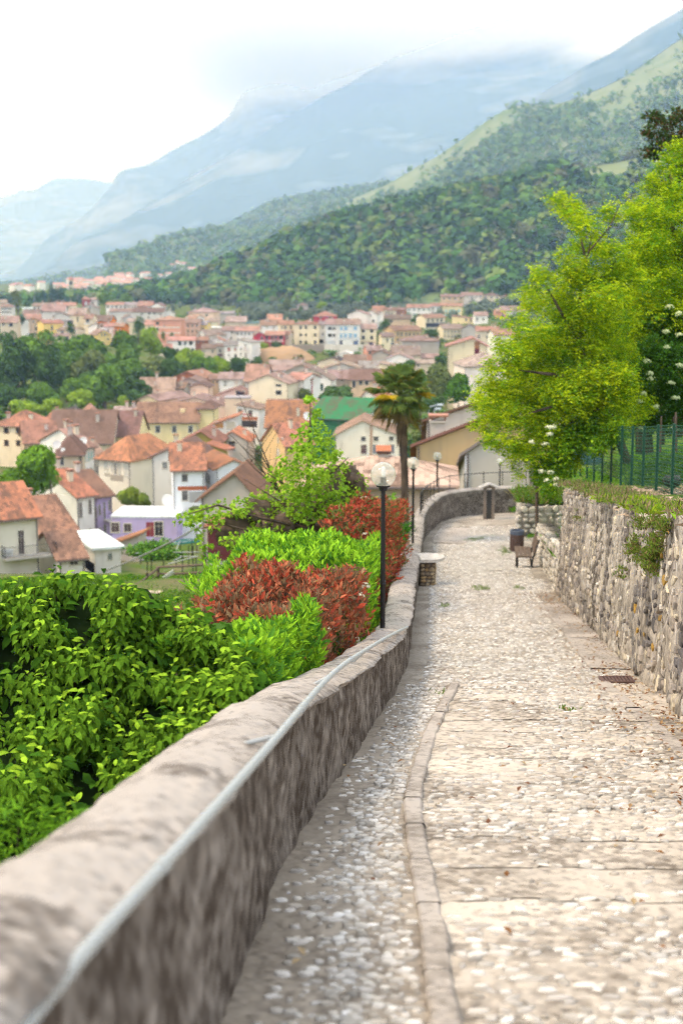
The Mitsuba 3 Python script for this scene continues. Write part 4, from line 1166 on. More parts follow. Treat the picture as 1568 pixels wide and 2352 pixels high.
# villa and upper right
house('C', 588, 885, 278, 890, -6, 14, 'h', 1.6, 'grey', 'r4', 'grey brown villa with dark balconies under the wooded hill', wins=[('F', 660, 275, 720, 305), ('F', 785, 280, 820, 308), ('F', 650, 330, 720, 348)], chim=0)
house('C', 745, 852, 212, 895, -6, 8, 'h', 1.5, 'grey', 'r4', 'upper storey of the villa among the trees', wins=[('F', 788, 228, 820, 250)], chim=0)
house('C', 930, 1192, 340, 700, -2, 12, 'h', 3.0, 'red', 'r1', 'red walled house with orange hip roof behind the big cream block', wins=[('F', 1110, 346, 1150, 362), ('F', 1000, 346, 1030, 360)])
house('C', 402, 568, 376, 730, 0, 11, 'p', 3.2, 'beige', 'r1', 'plain orange roof in front of the olive trees', chim=1)
house('D', 50, 215, 226, 690, -8, 11, 'g', 2.2, (.74, .66, .62), 'r3', 'pinkish white gable left of the upper town', wins=[])
house('D', 182, 290, 222, 724, -10, 11, 'g', 2.2, 'white', 'r3', 'white gable with awning beside the pinkish white gable', wins=[('F', 220, 228, 245, 246), ('F', 250, 270, 270, 290)])
house('D', 255, 352, 200, 765, -2, 10, 'p', 3.4, 'white', 'r1', 'white house under a plain orange roof in the upper town', wins=[('F', 300, 215, 315, 235), ('F', 300, 250, 315, 270)])
house('D', 348, 450, 192, 742, 0, 9, 'p', 1.6, 'beige', 'r2', 'beige house with four windows beside a brick one', wins=[('F', 362, 205, 372, 228), ('F', 384, 205, 394, 228), ('F', 410, 208, 420, 230)])
house('D', 448, 518, 188, 744, -8, 9, 'p', 1.2, 'brick', 'r2', 'brick house in the upper town', wins=[('F', 470, 205, 480, 225), ('F', 495, 205, 505, 225)])
house('D', 350, 565, 262, 700, -3, 10, 'p', 2.2, 'tan', 'r4', 'low tan house with wide dark roof below the brick house', wins=[('F', 400, 272, 420, 292)], chim=1)
house('D', 535, 735, 170, 850, -3, 11, 'p', 2.2, 'white', 'r1', 'long white house with ten dark green windows in the upper town', win=(5, 2), winsize=(.8, 1.2), frame=(.2, .3, .24))
house('D', 735, 806, 158, 853, -3, 11, 'p', 2.2, 'white', 'r1', 'white house between the long white and the long yellow house', win=(2, 2), winsize=(.7, 1.1), frame=(.2, .3, .24))
house('D', 806, 990, 156, 856, -2, 11, 'p', 1.8, 'lemon', 'r1', 'long yellow house with pale turquoise windows', wins=[('F', x, y, x + 17, y + 24, {'col': (.38, .58, .55)}) for y in (184, 226) for x in (810, 848, 880, 914, 955)])
house('D', 816, 1002, 80, 1000, -3, 12, 'p', 1.9, 'tan', 'r2', 'tan house with four dark windows, highest row on the right', win=(4, 1), winsize=(1.1, 1.6))
house('D', 984, 1156, 70, 1010, -3, 12, 'p', 2.6, 'white', 'r3', 'white and pink house in the middle of the highest row', win=(5, 1), winsize=(.8, 1.6))
house('D', 1158, 1300, 72, 1005, -4, 12, 'h', 2.4, 'beige', 'r4', 'beige house with dark hip roof at the right of the highest row', win=(3, 1))
house('D', 1290, 1375, 72, 1020, 0, 10, 'p', 1.0, 'tan', 'r4', 'low dark roof at the right end of the highest row', chim=0)
house('D', 688, 852, 252, 690, 26, 9, 'p', 2.0, 'cream', 'r1', 'cream house with four windows over a dark balcony level', wins=[('F', x, 262, x + 14, 286, {}) for x in (704, 740, 778, 812)] + [('F', 694, 295, 850, 330, {'col': (.05, .055, .07), 'nm': 'loggia'}), ('F', 715, 345, 760, 376, {'col': (.05, .06, .10)})])
house('D', 905, 1092, 262, 755, -12, 10, 'l', 1.8, 'lemon', 'r1', 'yellow house with slanting orange roof in the upper town', wins=[('F', 1015, 262, 1028, 280), ('F', 1055, 262, 1068, 284), ('F', 1000, 300, 1100, 306, {'col': (.6, .6, .55), 'nm': 'balcony'})])
house('D', 1092, 1200, 236, 740, 0, 10, 'p', 2.2, 'white', 'r3', 'white house with two windows right of the yellow one', wins=[('F', 1104, 254, 1118, 278), ('F', 1158, 254, 1170, 276)])
house('D', 1262, 1348, 206, 800, 0, 10, 'p', 1.6, 'salmon', 'r1', 'salmon red house at the right of the upper town', wins=[('F', 1312, 226, 1330, 248)])
house('D', 1320, 1510, 198, 830, 10, 11, 'p', 3.4, 'pale', 'r3', 'pale house under a wide pinkish roof, partly behind the bright tree', wins=[('F', 1440, 210, 1470, 225)])
house('D', 835, 1000, 342, 620, 14, 9, 'p', 2.2, 'cream', 'r3', 'cream house with a dozen narrow windows', win=(6, 2), winsize=(.5, 1.1), storey=2.0)
house('D', 986, 1112, 340, 608, -6, 10, 'g', 1.8, 'grey', 'r4', 'grey gable right of the many windowed cream house', wins=[])
house('D', 430, 652, 356, 604, 16, 12, 'p', 2.2, 'ochre', 'r2', 'tan orange house with a dozen windows and dark roof', wins=[('F', x, y, x + 11, y + 26, {}) for y in (374, 420) for x in (456, 488, 524, 552, 588, 618)])
house('D', 332, 432, 410, 584, 8, 9, 'p', 1.9, 'cream', 'r4', 'small cream house with brown roof, right of the cream and tan one', wins=[('F', 370, 424, 382, 452), ('F', 412, 424, 424, 452), ('F', 405, 460, 430, 474)])
house('D', 500, 802, 446, 522, 2, 16, 'h', 2.2, 'stone', 'r3', 'low wide stone building with dusty roof in mid town', wins=[], chim=1)
house('D', 628, 795, 420, 545, -4, 10, 'g', 1.6, 'beige', 'r3', 'low gable behind the wide stone building', wins=[], chim=0)
house('D', 1105, 1290, 362, 562, -4, 10, 'p', 2.0, 'beige', 'r1', 'beige house with stone quoins and orange roof, left of the bright tree', wins=[('F', 1120, 390, 1132, 420), ('F', 1185, 400, 1200, 420), ('F', 1225, 395, 1240, 425)])
hb = house('D', 872, 1190, 486, 404, -4, 14, 'g', 2.7, (.66, .58, .40), 'r1', 'big plain cream apartment block with a brown vertical panel', ridge=.64, wins=[('F', 1090, 450, 1132, 505, {'col': (.35, .17, .08), 'fr': None, 'nm': 'panel'}), ('F', 1090, 506, 1132, 550, {'col': (.12, .03, .04), 'fr': None, 'nm': 'panel'}), ('F', 1090, 551, 1132, 600, {'col': (.35, .17, .08), 'fr': None, 'nm': 'panel'})], over=.9)
house('D', 1255, 1420, 395, 440, 4, 12, 'p', 2.0, (.76, .73, .62), 'r1', 'tall cream white house half hidden behind the bright tree', wins=[('F', 1288, 525, 1300, 560, {'col': (.04, .1, .08)})])
house('D', 1010, 1420, 655, 382, 6, 16, 'h', 4.2, (.78, .68, .60), 'r5', 'wide pale pink roof low beside the big apartment block', wins=[], chim=0)
house('D', 250, 388, 556, 480, -6, 12, 'g', 1.8, 'stone', 'r4', 'brown stone gable with dark verge', wins=[], chim=1)
house('D', 365, 572, 592, 462, -6, 10, 'g', 2.0, 'white', 'r3', 'white gable below the stone gable', wins=[], chim=1)
house('D', 415, 645, 560, 500, 0, 14, 'p', 3.6, 'beige', 'r3', 'broad dusty roof behind the white gable', chim=3)
house('D', 605, 770, 628, 470, 0, 9, 'p', 1.2, 'beige', 'r5', 'low beige house with pinkish roof by the street trees', wins=[('F', 620, 636, 640, 650)], chim=0)
house('D', 660, 790, 585, 505, -4, 9, 'p', 1.6, 'pale', 'r3', 'small pale house with dusty roof under the wide stone building', wins=[('F', 620, 560, 640, 578)], chim=0)
house('D', 308, 428, 655, 442, -14, 9, 'l', 1.3, 'cream', 'r5', 'small cream shed with slanting roof in mid town', wins=[], chim=0)
house('D', 20, 200, 620, 470, 0, 10, 'p', 2.8, 'brick', 'r2', 'brownish red roof below the white street wall', chim=0)
house('D', 142, 310, 666, 448, -3, 10, 'p', 2.4, 'stone', 'slate', 'grey slate roof among red ones in mid town', chim=0)
house('D', 250, 345, 668, 452, 3, 10, 'p', 2.4, 'beige', 'r3', 'reddish roof joined to the grey slate roof', chim=0)
house('D', 212, 330, 520, 500, 8, 9, 'p', 1.8, 'salmon', 'r3', 'salmon house with red roof below the street wall', wins=[('F', 225, 530, 240, 552)], chim=2)
# mid town, centre
house('G', 985, 1310, 366, 400, -6, 10, 'p', 3.2, 'tan', 'r2', 'long tan house with wide reddish roof left of the palm', wins=[('F', 1020, 378, 1046, 440), ('F', 1084, 376, 1112, 414), ('F', 1142, 376, 1170, 414)], chim=1)
house('G', 775, 990, 356, 408, -4, 10, 'p', 2.6, 'stone', 'r3', 'dark stone house under a reddish roof, left of the long tan house', wins=[('F', 910, 362, 935, 380)], chim=1)
house('G', 635, 822, 372, 370, -6, 10, 'g', 2.0, 'white', 'r3', 'white gable with one dark green door', wins=[('F', 708, 405, 738, 470, {'col': (.02, .06, .05)})], chim=1)
house('G', 470, 750, 322, 402, -4, 14, 'g', 2.3, 'beige', 'r3', 'beige broad gable with reddish roof edges', chim=1, wins=[])
house('G', 370, 552, 362, 348, -30, 8, 'p', 1.6, 'white', 'r1', 'white house with bright orange roof next to the red walled one', wins=[('F', 478, 360, 498, 384), ('F', 390, 360, 404, 375)], chim=1)
house('G', 552, 632, 362, 350, -14, 7, 'p', 1.2, 'red', 'r1', 'narrow dark red house in mid town', wins=[('F', 560, 400, 578, 430), ('F', 600, 400, 615, 430)], chim=0)
hg = house('G', 20, 402, 402, 340, -14, 10, 'g', 2.6, (.70, .62, .46), 'r3', 'big plain beige gable house with three windows in one column', wins=[('F', 288, 410, 338, 430), ('F', 288, 470, 338, 508), ('F', 288, 584, 338, 606), ('R', 455, 560, 468, 600)], chim=2)
house('G', -10, 200, 378, 382, -3, 14, 'p', 5.0, 'pale', 'r1', 'wide plain orange roof left behind the big beige gable', chim=1)
house('G', 685, 938, 195, 480, -10, 10, 'g', 1.8, (.74, .64, .46), 'dark', 'cream gable with dark roof edge below the earth mound', ridge=.55, wins=[('F', 880, 210, 910, 222)], chim=1)
house('G', 888, 1002, 120, 505, -6, 9, 'g', 1.0, 'white', 'white', 'small white gable in front of the white street wall', wins=[], chim=0)
house('G', 232, 527, 228, 470, 2, 10, 'p', 1.9, 'beige', 'r5', 'low house with pinkish hip like roof before the earth mound', wins=[('F', 440, 240, 460, 262)], chim=1)
house('G', 262, 445, 276, 430, -2, 9, 'p', 1.6, 'white', 'r3', 'white house with red roof edge under the pinkish roof', wins=[('F', 330, 296, 345, 310)], chim=0)
house('G', 100, 275, 262, 440, 0, 8, 'p', 1.2, 'brick', 'r2', 'low brick house near the earth mound', wins=[], chim=0)
house('G', 378, 690, 285, 425, -4, 12, 'g', 2.4, 'stone', 'r3', 'broad stone gable with pink roof behind the beige gable', wins=[], chim=1)
house('G', 740, 1085, 262, 440, -4, 14, 'g', 2.2, 'grey', 'r3', 'grey broad gable with red roof, left of the slate roof', wins=[], chim=1)
hw = house('G', 1078, 1300, 560, 300, -18, 9, 'g', 2.0, (.74, .68, .58), 'r1', 'white house with orange roof half hidden by the palm crown', wins=[('F', 1188, 566, 1228, 596)], chim=1, ridge=.35)
# green roofed works
hgr = house('G', 602, 1142, 735, 264, -24, 15, 'p', 3.2, (.05, .18, .09), 'green', 'works building with a bright green metal roof', over=.6, chim=0, wins=[])
house('G', 1150, 1420, 720, 252, -10, 9, 'g', 1.6, 'white', 'green', 'white gable end of the green roofed works', over=.5, wins=[], chim=0)
house('G', 232, 760, 622, 287, -2, 8, 'p', 1.0, 'white', 'r2', 'low white house with thin dark brown eaves above the orange roof', wins=[('F', 510, 632, 538, 662)], over=1.2, chim=0)
ho = house('G', 192, 590, 812, 252, -2, 10, 'p', 4.0, 'white', 'r1', 'white house with large orange roof and satellite dish', wins=[('F', 218, 818, 240, 845), ('F', 300, 820, 320, 845)], chim=1)
hor = house('G', 375, 640, 985, 226, 30, 8, 'p', 3.0, (.70, .48, .24), 'r1', 'orange yellow house with loggia behind the slender bright tree', wins=[('L', 304, 925, 316, 970, {'col': (.6, .55, .5)}), ('L', 345, 920, 356, 960, {'col': (.6, .55, .5)}), ('L', 304, 1030, 318, 1090, {'col': (.6, .55, .5)}), ('F', 400, 1010, 450, 1060, {'col': (.25, .12, .05), 'fr': None, 'nm': 'loggia'})], chim=1)
hwp = house('G', 850, 1476, 905, 236, -3, 13, 'g', 2.5, (.74, .70, .58), 'r3', 'white gabled house with a brown chimney strip up its front', ridge=.42, wins=[('F', 1104, 912, 1144, 952), ('F', 1224, 910, 1264, 950), ('F', 1372, 912, 1410, 948), ('F', 1104, 992, 1152, 1074, {'col': (.09, .04, .045)}), ('F', 1216, 990, 1256, 1070, {'col': (.13, .14, .18)}), ('F', 1380, 988, 1416, 1068, {'col': (.10, .11, .15)}), ('F', 1184, 800, 1214, 1140, {'col': (.45, .32, .23), 'fr': None, 'nm': 'flue'})], chim=0)
# --- nearer village
hy = house('E', 150, 866, 702, 292, 0, 10, 'p', 3.5, 'lemon', 'r2', 'long pale yellow house with three dark upright windows and brown roof', wins=[('F', 376, 752, 424, 826, {'fr': (.72, .70, .64)}), ('F', 568, 752, 612, 826, {'fr': (.72, .70, .64)}), ('F', 754, 752, 798, 826, {'fr': (.72, .70, .64)}), ('F', 190, 752, 236, 780, {'col': (.45, .36, .24)}), ('F', 190, 795, 236, 824, {'col': (.45, .36, .24)}), ('F', 374, 942, 428, 998, {'col': (.06, .07, .08)}), ('F', 570, 930, 612, 950)], chim=0)
hy.chimney(hy.W * .73, 2.6, .5, 1.0, False, (.72, .58, .34))
house('E', 864, 1046, 560, 294, -2, 8, 'h', 1.4, 'lemon', 'r4', 'pale yellow stair tower at the right end of the long yellow house', over=.5, wins=[], chim=0)
hp = house('E', 430, 1232, 532, 332, -3, 12, 'g', 2.7, (.72, .52, .40), 'r3', 'broad peach pink gable behind the long yellow house', wins=[('F', 806, 512, 906, 552, {'col': (.04, .04, .05)}), ('F', 1008, 480, 1044, 506), ('F', 576, 556, 616, 574), ('F', 864, 482, 900, 506, {'col': (.6, .58, .55)})], chim=2)
house('E', 770, 992, 304, 362, 0, 9, 'g', 1.0, (.72, .50, .38), 'r4', 'small peach pink gable with dark roof edge', wins=[], chim=0)
house('E', 1075, 1432, 402, 346, -3, 11, 'g', 2.0, (.74, .55, .46), 'r2', 'peach pink gable with an arched dark window', ridge=.6, wins=[('F', 1298, 350, 1398, 418, {'col': (.06, .06, .08)})], chim=1)
house('E', 1170, 1452, 436, 331, 0, 6, 'f', .3, (.74, .55, .42), 'slate', 'flat topped peach pink box with grey parapet', over=.15, wins=[], chim=0)
house('E', 178, 402, 454, 341, -24, 15, 'g', 1.4, (.62, .53, .34), 'r3', 'small yellowish gable with stained wall, left of the peach gable', wins=[('F', 232, 545, 256, 560)], chim=1)
house('E', 66, 325, 452, 352, -8, 10, 'l', -2.2, 'stone', 'r4', 'grey stone gable at the left end of the roofs by the ravine', wins=[], chim=0)
house('E', 185, 580, 400, 374, 2, 14, 'p', 5.2, 'stone', 'r3', 'broad faded red roof close under the ravine trees', chim=2)
house('E', 395, 700, 320, 380, -6, 9, 'p', 1.6, 'stone', 'r2', 'low brownish roof with gaps above the broad faded red roof', wins=[('F', 500, 310, 530, 340)], chim=1)
hbk = house('E', 572, 912, 200, 402, -20, 10, 'g', 2.3, 'brick', 'r1', 'dark brick gable with orange roof, nearest the ravine trees', wins=[('R', 935, 230, 945, 270), ('F', 700, 195, 712, 215)], chim=1)
house('E', 590, 932, 268, 386, -6, 10, 'g', 2.0, (.48, .38, .34), 'r3', 'greyish pink gable in front of the dark brick one', wins=[], chim=1)
house('E', 1000, 1104, 214, 392, 4, 9, 'p', 1.4, 'tan', 'r2', 'narrow tan house right of the dark brick gable', wins=[('F', 1030, 230, 1040, 270), ('F', 1075, 230, 1085, 260)], chim=0)
house('E', 1100, 1372, 212, 388, -2, 9, 'p', 1.8, 'white', 'r5', 'white house with a broken tile roof and two small windows', wins=[('F', 1160, 240, 1188, 252), ('F', 1160, 276, 1186, 286)], chim=1)
hc = house('E', 1305, 1565, 560, 302, -14, 9, 'l', 1.0, 'white', 'r3', 'white house with a red railed balcony over a dark porch', wins=[('F', 1326, 558, 1366, 636), ('F', 1440, 574, 1484, 636), ('F', 1316, 610, 1490, 626, {'col': (.40, .05, .08), 'fr': None, 'nm': 'balcony'}), ('F', 1320, 690, 1540, 765, {'col': (.06, .05, .05), 'fr': None, 'nm': 'porch'}), ('F', 1310, 645, 1545, 685, {'col': (.42, .16, .09), 'fr': None, 'nm': 'porch_roof'})], chim=1)
hgm = house('E', 1008, 1312, 640, 266, -2, 8, 'l', -1.7, (.66, .64, .60), 'r1', 'whitish lean-to house with an orange roller shutter', wins=[('F', 1058, 706, 1150, 776, {'col': (.46, .22, .07)}), ('F', 1190, 702, 1282, 776, {'col': (.52, .47, .36)})], chim=0)
hol = house('E', 632, 1090, 955, 241, -3, 11, 'g', 2.0, 'olive', 'r2', 'olive green gable house with one white framed window', ridge=.58, wins=[('F', 834, 962, 872, 1040, {'fr': (.7, .66, .5)}), ('F', 728, 986, 760, 1018)], chim=1)
house('E', 985, 1188, 1030, 232, -10, 4, 'l', .9, 'olive', 'r1', 'small olive green lean-to at the corner of the olive house', wins=[], chim=0)
house('E', 1092, 1436, 925, 252, -4, 9, 'g', 1.7, (.58, .53, .46), 'r1', 'small greyish gable house with a tall dark door', wins=[('F', 1216, 926, 1284, 1030, {'col': (.03, .03, .04)})], chim=1, ridge=.47)
house('I', 345, 620, -60, 205, 0, 6, 'f', .3, (.62, .53, .40), 'r2', 'flat topped beige outbuilding at the garden edge', wins=[], chim=0)
# F zone
hf = house('F', -60, 342, 258, 268, -20, 9, 'h', 2.6, (.74, .62, .44), 'r1', 'cream house with four dark windows and orange hip roof at the left edge', wins=[('F', 50, 274, 96, 330), ('F', 190, 276, 234, 334), ('F', 54, 414, 96, 474), ('F', 192, 416, 234, 474), ('R', 368, 264, 386, 326), ('R', 432, 256, 448, 312)], chim=2, frame=(.3, .2, .15))
house('F', 500, 655, 222, 275, -14, 8, 'p', 1.6, (.70, .56, .40), 'r1', 'cream annex with twin windows right of the cream hip roofed house', wins=[('F', 560, 240, 580, 296), ('F', 590, 234, 606, 284)], chim=0)
house('F', 975, 1182, 168, 312, 14, 12, 'h', 3.2, 'tan', 'r1', 'orange hip roof with small windows under its eave', wins=[('F', 1018, 176, 1034, 198), ('F', 1056, 172, 1072, 196), ('F', 1094, 166, 1110, 190)], chim=0)
house('F', 508, 822, 152, 305, -10, 10, 'g', 1.6, (.40, .36, .32), 'dark', 'low grey gable with a dark flat roof', wins=[], chim=1)
house('F', 620, 960, 205, 290, -8, 9, 'p', 2.0, 'stone', 'r3', 'dusty lean roof below the grey gable', wins=[], chim=0)
house('F', 1180, 1384, 166, 302, -6, 9, 'g', 1.2, 'white', 'r5', 'small pure white gable by the long yellow house', wins=[], chim=0)
house('F', 1300, 1600, 150, 318, 2, 10, 'p', 2.4, 'beige', 'r5', 'pinkish roof with three cream chimneys', chim=3)
hd = house('F', 560, 1288, 442, 256, 2, 14, 'p', 5.2, 'beige', 'r4', 'long dark mossy tiled roof across the middle of the village', wins=[('F', 1190, 455, 1215, 475)], chim=1)
house('F', 280, 660, 440, 250, 16, 12, 'p', 3.2, 'tan', 'r2', 'brown roof running down to the left of the long dark roof', chim=1)
hy2 = house('F', 1288, 1572, 362, 262, -2, 12, 'p', 4.0, 'lemon', 'r4', 'pale yellow house under a dark tiled roof, joined to the long dark roof', wins=[('F', 1304, 388, 1344, 430), ('F', 1482, 386, 1524, 426)], chim=1)
hn = house('F', 650, 945, 596, 208, 8, 10, 'h', 2.6, (.56, .47, .36), 'r4', 'beige corner house with dusky hip roof and white dish', wins=[('F', 668, 612, 730, 698, {'col': (.04, .04, .05)}), ('F', 910, 592, 926, 664), ('F', 915, 778, 930, 858, {'col': (.22, .16, .14)})], chim=1)
ht = house('F', 950, 1086, 495, 222, 42, 13, 'p', 2.4, 'white', 'r3', 'tall white house with turquoise shutters in two rows', wins=[('F', 966, 574, 984, 660, {'col': TURQ}), ('F', 1008, 556, 1026, 650, {'col': TURQ}), ('F', 1042, 542, 1060, 630, {'col': TURQ}), ('F', 966, 760, 984, 850, {'col': TURQ}), ('F', 1010, 738, 1026, 822, {'col': TURQ}), ('F', 1044, 724, 1060, 804, {'col': TURQ}), ('F', 1008, 500, 1022, 516)], chim=3)
house('F', 1088, 1196, 596, 236, 34, 9, 'p', 2.2, (.70, .64, .50), 'r3', 'cream house with narrow windows between the turquoise shutters and the orange roof', wins=[('F', 1100, 714, 1110, 790), ('F', 1124, 706, 1132, 780), ('F', 1154, 700, 1164, 752), ('F', 1088, 882, 1110, 930)], chim=1)
hoc = house('F', 1118, 1492, 648, 198, -30, 11, 'h', 3.0, (.72, .66, .54), 'r1', 'cream white house with big orange hip roof and small balcony', wins=[('F', 1196, 648, 1234, 744, {'col': (.55, .53, .48)}), ('F', 1316, 680, 1338, 800, {'col': (.10, .09, .10)}), ('F', 1280, 668, 1296, 770, {'col': (.55, .52, .46)}), ('F', 1362, 690, 1382, 800, {'col': (.55, .52, .46)}), ('F', 1432, 700, 1478, 820, {'col': (.6, .57, .5)}), ('F', 1200, 790, 1265, 830, {'col': (.45, .40, .33), 'nm': 'balcony', 'fr': None}), ('F', 1270, 812, 1415, 885, {'col': (.40, .34, .28), 'nm': 'balcony', 'fr': None})], chim=0)
hq = house('K', 872, 1128, 352, 186, -6, 10, 'g', 1.6, (.64, .61, .54), 'r4', 'stained off-white gable house with a small window right of the orange hip roof', ridge=.62, wins=[('F', 934, 378, 958, 416, {'col': (.16, .18, .18)})], chim=1)
hv = house('K', 992, 1172, 420, 170, 8, 9, 'p', 2.6, (.74, .76, .77), 'r1', 'bright white house with orange roof and tiled porch canopy', wins=[('F', 1046, 450, 1074, 490), ('F', 1046, 545, 1076, 600, {'col': (.05, .05, .06)}), ('F', 1020, 518, 1186, 542, {'col': (.44, .14, .07), 'fr': None, 'nm': 'canopy'}), ('F', 1085, 548, 1180, 612, {'col': (.38, .37, .36), 'fr': None, 'nm': 'porch'})], chim=1)
hv2 = house('K', 1240, 1436, 415, 174, 18, 10, 'g', 1.0, (.74, .76, .78), 'r1', 'bright white gable wing with orange roof at the right of the white house', wins=[('L', 1180, 448, 1188, 490), ('L', 1198, 455, 1206, 500)], chim=1, ridge=.5)
htn = house('I', 880, 1420, 200, 112, -4, 8, 'g', 2.0, (.50, .45, .38), 'r2', 'low tan gable with mossy brown roof just behind the bright bush', ridge=.6, wins=[], chim=0)
hww = house('K', 440, 546, 572, 172, 46, 12, 'p', 2.6, (.76, .73, .66), 'r1', 'tall whitewashed house with orange roof and blank side wall', wins=[('F', 456, 614, 470, 698, {'col': (.09, .07, .06)}), ('F', 508, 596, 523, 678, {'col': (.09, .07, .06)}), ('F', 458, 782, 475, 826), ('F', 512, 760, 526, 826)], chim=2)
hli = house('K', 546, 642, 572, 178, 40, 11, 'p', 2.6, 'lilac', 'r2', 'lilac house with balcony joined to the whitewashed one', wins=[('F', 566, 625, 577, 685), ('F', 594, 610, 604, 706), ('F', 622, 600, 632, 658), ('F', 548, 636, 554, 695), ('F', 568, 755, 580, 830), ('F', 548, 765, 556, 828), ('F', 596, 740, 608, 800)], chim=1)
hla = house('K', 640, 1014, 700, 166, -3, 7, 'f', .3, 'lilac', 'white', 'low lilac annex with white roof terrace and a dark red door leaf', over=.1, wins=[('F', 840, 724, 888, 808, {'col': (.24, .04, .05), 'fr': None, 'nm': 'door'}), ('F', 890, 722, 934, 804, {'col': (.03, .025, .025), 'nm': 'doorway'}), ('F', 640, 728, 684, 782, {'col': (.09, .06, .06)}), ('F', 714, 734, 752, 780, {'col': (.07, .05, .05)})], chim=0)
hpk = house('K', 40, 184, 560, 178, -18, 8, 'l', -1.4, (.52, .28, .26), 'r2', 'faded dark pink house end left of the whitewashed one', wins=[], chim=2)
hl = house('K', -160, 216, 702, 123, 32, 9, 'p', 2.4, (.66, .62, .52), 'r1', 'off-white house with an iron balcony at the left edge, nearest of the village', wins=[('F', 106, 772, 136, 908, {'col': (.06, .04, .04)})], chim=0)
hm = house('K', 235, 442, 790, 140, 36, 11, 'p', 3.0, (.60, .56, .48), 'r2', 'old house with rusty mottled tile roof behind the balcony house', wins=[('F', 318, 800, 330, 822), ('F', 360, 815, 378, 850)], chim=1)
hlo = house('K', 336, 486, 930, 124, 26, 8, 'p', 1.7, (.66, .63, .56), 'r2', 'low lean-to with rusty tiles beside the white flat roofed garage', wins=[('F', 402, 930, 446, 968, {'col': (.10, .09, .08)})], chim=0)
hga = house('K', 545, 692, 880, 130, 24, 9, 'f', .3, (.66, .63, .57), 'white', 'off-white garage with a white flat roof and open dark door', over=.35, wins=[('F', 620, 902, 642, 940, {'col': (.12, .15, .13)}), ('L', 472, 940, 542, 1000, {'col': (.012, .012, .013), 'fr': None, 'nm': 'garage_door'})], chim=0)
hsh = house('K', 640, 794, 800, 141, -8, 3, 'l', -1.0, (.44, .40, .35), 'r1', 'small stone shed with slanting orange tiled top beside the lilac annex', wins=[], chim=0)
# near the lane
hpi = house('J', -552, 742, 1050, 65, -4, 6, 'h', .95, (.55, .42, .33), (.60, .42, .34), 'low roof of large pale pink tiles just below the lane wall', over=.3, wins=[], chim=0)
hoo = house('J', 420, 1900, 690, 80, -3, 12, 'g', 1.9, 'ochre', 'r2', 'ochre plastered house wall stained with damp beyond the lane', over=.35, tilt=.3, ridge=.5, chim=0, wins=[])
hgw = house('J', 512, 1900, 470, 97, -3, 12, 'g', 1.9, (.55, .48, .42), 'r2', 'pinkish grey house wall rising behind the ochre house', over=.35, tilt=.3, ridge=.5, chim=0, wins=[])
hgs = house('J', 856, 1455, 752, 70, -3, 10, 'g', 1.0, (.50, .45, .40), 'slate', 'grey rendered shed with a white corner and shallow slate roof', over=.3, tilt=.22, ridge=.45, chim=0, wins=[('F', 856, 760, 878, 1150, {'col': (.72, .72, .72), 'fr': None, 'nm': 'corner_strip'})])
hdk = house('D', -60, 300, 765, 380, 0, 10, 'p', 3.0, 'tan', 'r2', 'wide reddish roof with pink wall left of the palm, lower row', chim=1, wins=[]) if False else None
# ------------------------------------------------------------------ lamps, table, bench and other things of the lane
def lamp(px, py, Yl, base_py, label, scale=1.0, base=None):
    k = thing('street_lamp', label, 'lamp', 'globe lamps along the lane')
    c = P(px, py, Yl)
    R = .158 * scale
    foot = P(px + 5, base_py, Yl) if base is None else np.array(base)
    foot = np.array([c[0], c[1], foot[2]])
    neck = c - [0, 0, R * .96]
    m = MB(); m.tube([foot - [0, 0, .05], foot + [0, 0, .9], neck - [0, 0, .02]], [.034, .032, .027], sides=14); m.tube([foot + [0, 0, .78], foot + [0, 0, .84]], .038, sides=14)
    m.put(k + '__post', 'black_iron', 40)
    m = MB(); m.lathe(neck, [(.0, -.05), (.05, -.05), (.055, -.01), (.085, .0), (.088, .018), (.075, .025), (0, .025)], sides=24)
    m.put(k + '__collar', 'black_iron', 40)
    m = MB(); m.lathe(neck, [(.06, .024), (.05, .05), (.035, .055), (.035, .12), (0, .12)], sides=18)
    m.put(k + '__socket', 'black_iron', 40)
    m = MB(); m.lathe(neck, [(.02, .12), (.024, .15), (.024, .235), (.016, .25), (0, .252)], (.86, .86, .82), sides=16)
    m.put(k + '__bulb', 'paint', True)
    s = trimesh.creation.icosphere(subdivisions=3, radius=R)
    scene[k + '__globe'] = mikit.ply((s.vertices + c, s.faces), 'globe_glass', True)
    return k


lamp(880, 1090, 17.6, 1482, 'nearest globe street lamp, black post standing against the parapet above the hedge')
lamp(949, 1064, 36.5, 1256, 'second globe street lamp, just beyond the stone table')
lamp(1004, 1048, 52.0, 1115, 'third globe street lamp, in front of the ochre wall', 1.0)
lamp(1148, 1060, 66.0, 1130, 'farthest globe street lamp, before the grey shed wall', 1.0)

# stone table
tk = thing('stone_table', 'half round stone slab table on a rubble pier, set against the parapet wall', 'table')
tb = on_path(968, 1342)
Yt_ = tb[1]
zt = P(960, 1281, Yt_)[2]
x0 = xl(Yt_) - .42
th = np.linspace(-math.pi / 2, math.pi / 2, 24)
shp = np.vstack([[x0, -.42], np.column_stack([x0 + .62 + .40 * np.cos(th), .42 * np.sin(th)]), [x0, .42]])
nS = len(shp)
v = np.vstack([np.column_stack([shp[:, 0], shp[:, 1] + Yt_, np.full(nS, zt - .035)]), np.column_stack([shp[:, 0], shp[:, 1] + Yt_, np.full(nS, zt + .035)])])
j = np.arange(nS); kk = (j + 1) % nS
f = np.vstack([np.stack([j, kk, kk + nS], 1), np.stack([j, kk + nS, j + nS], 1), np.array([[0, i + 1, i] for i in range(1, nS - 1)]), np.array([[nS, nS + i, nS + i + 1] for i in range(1, nS - 1)])])
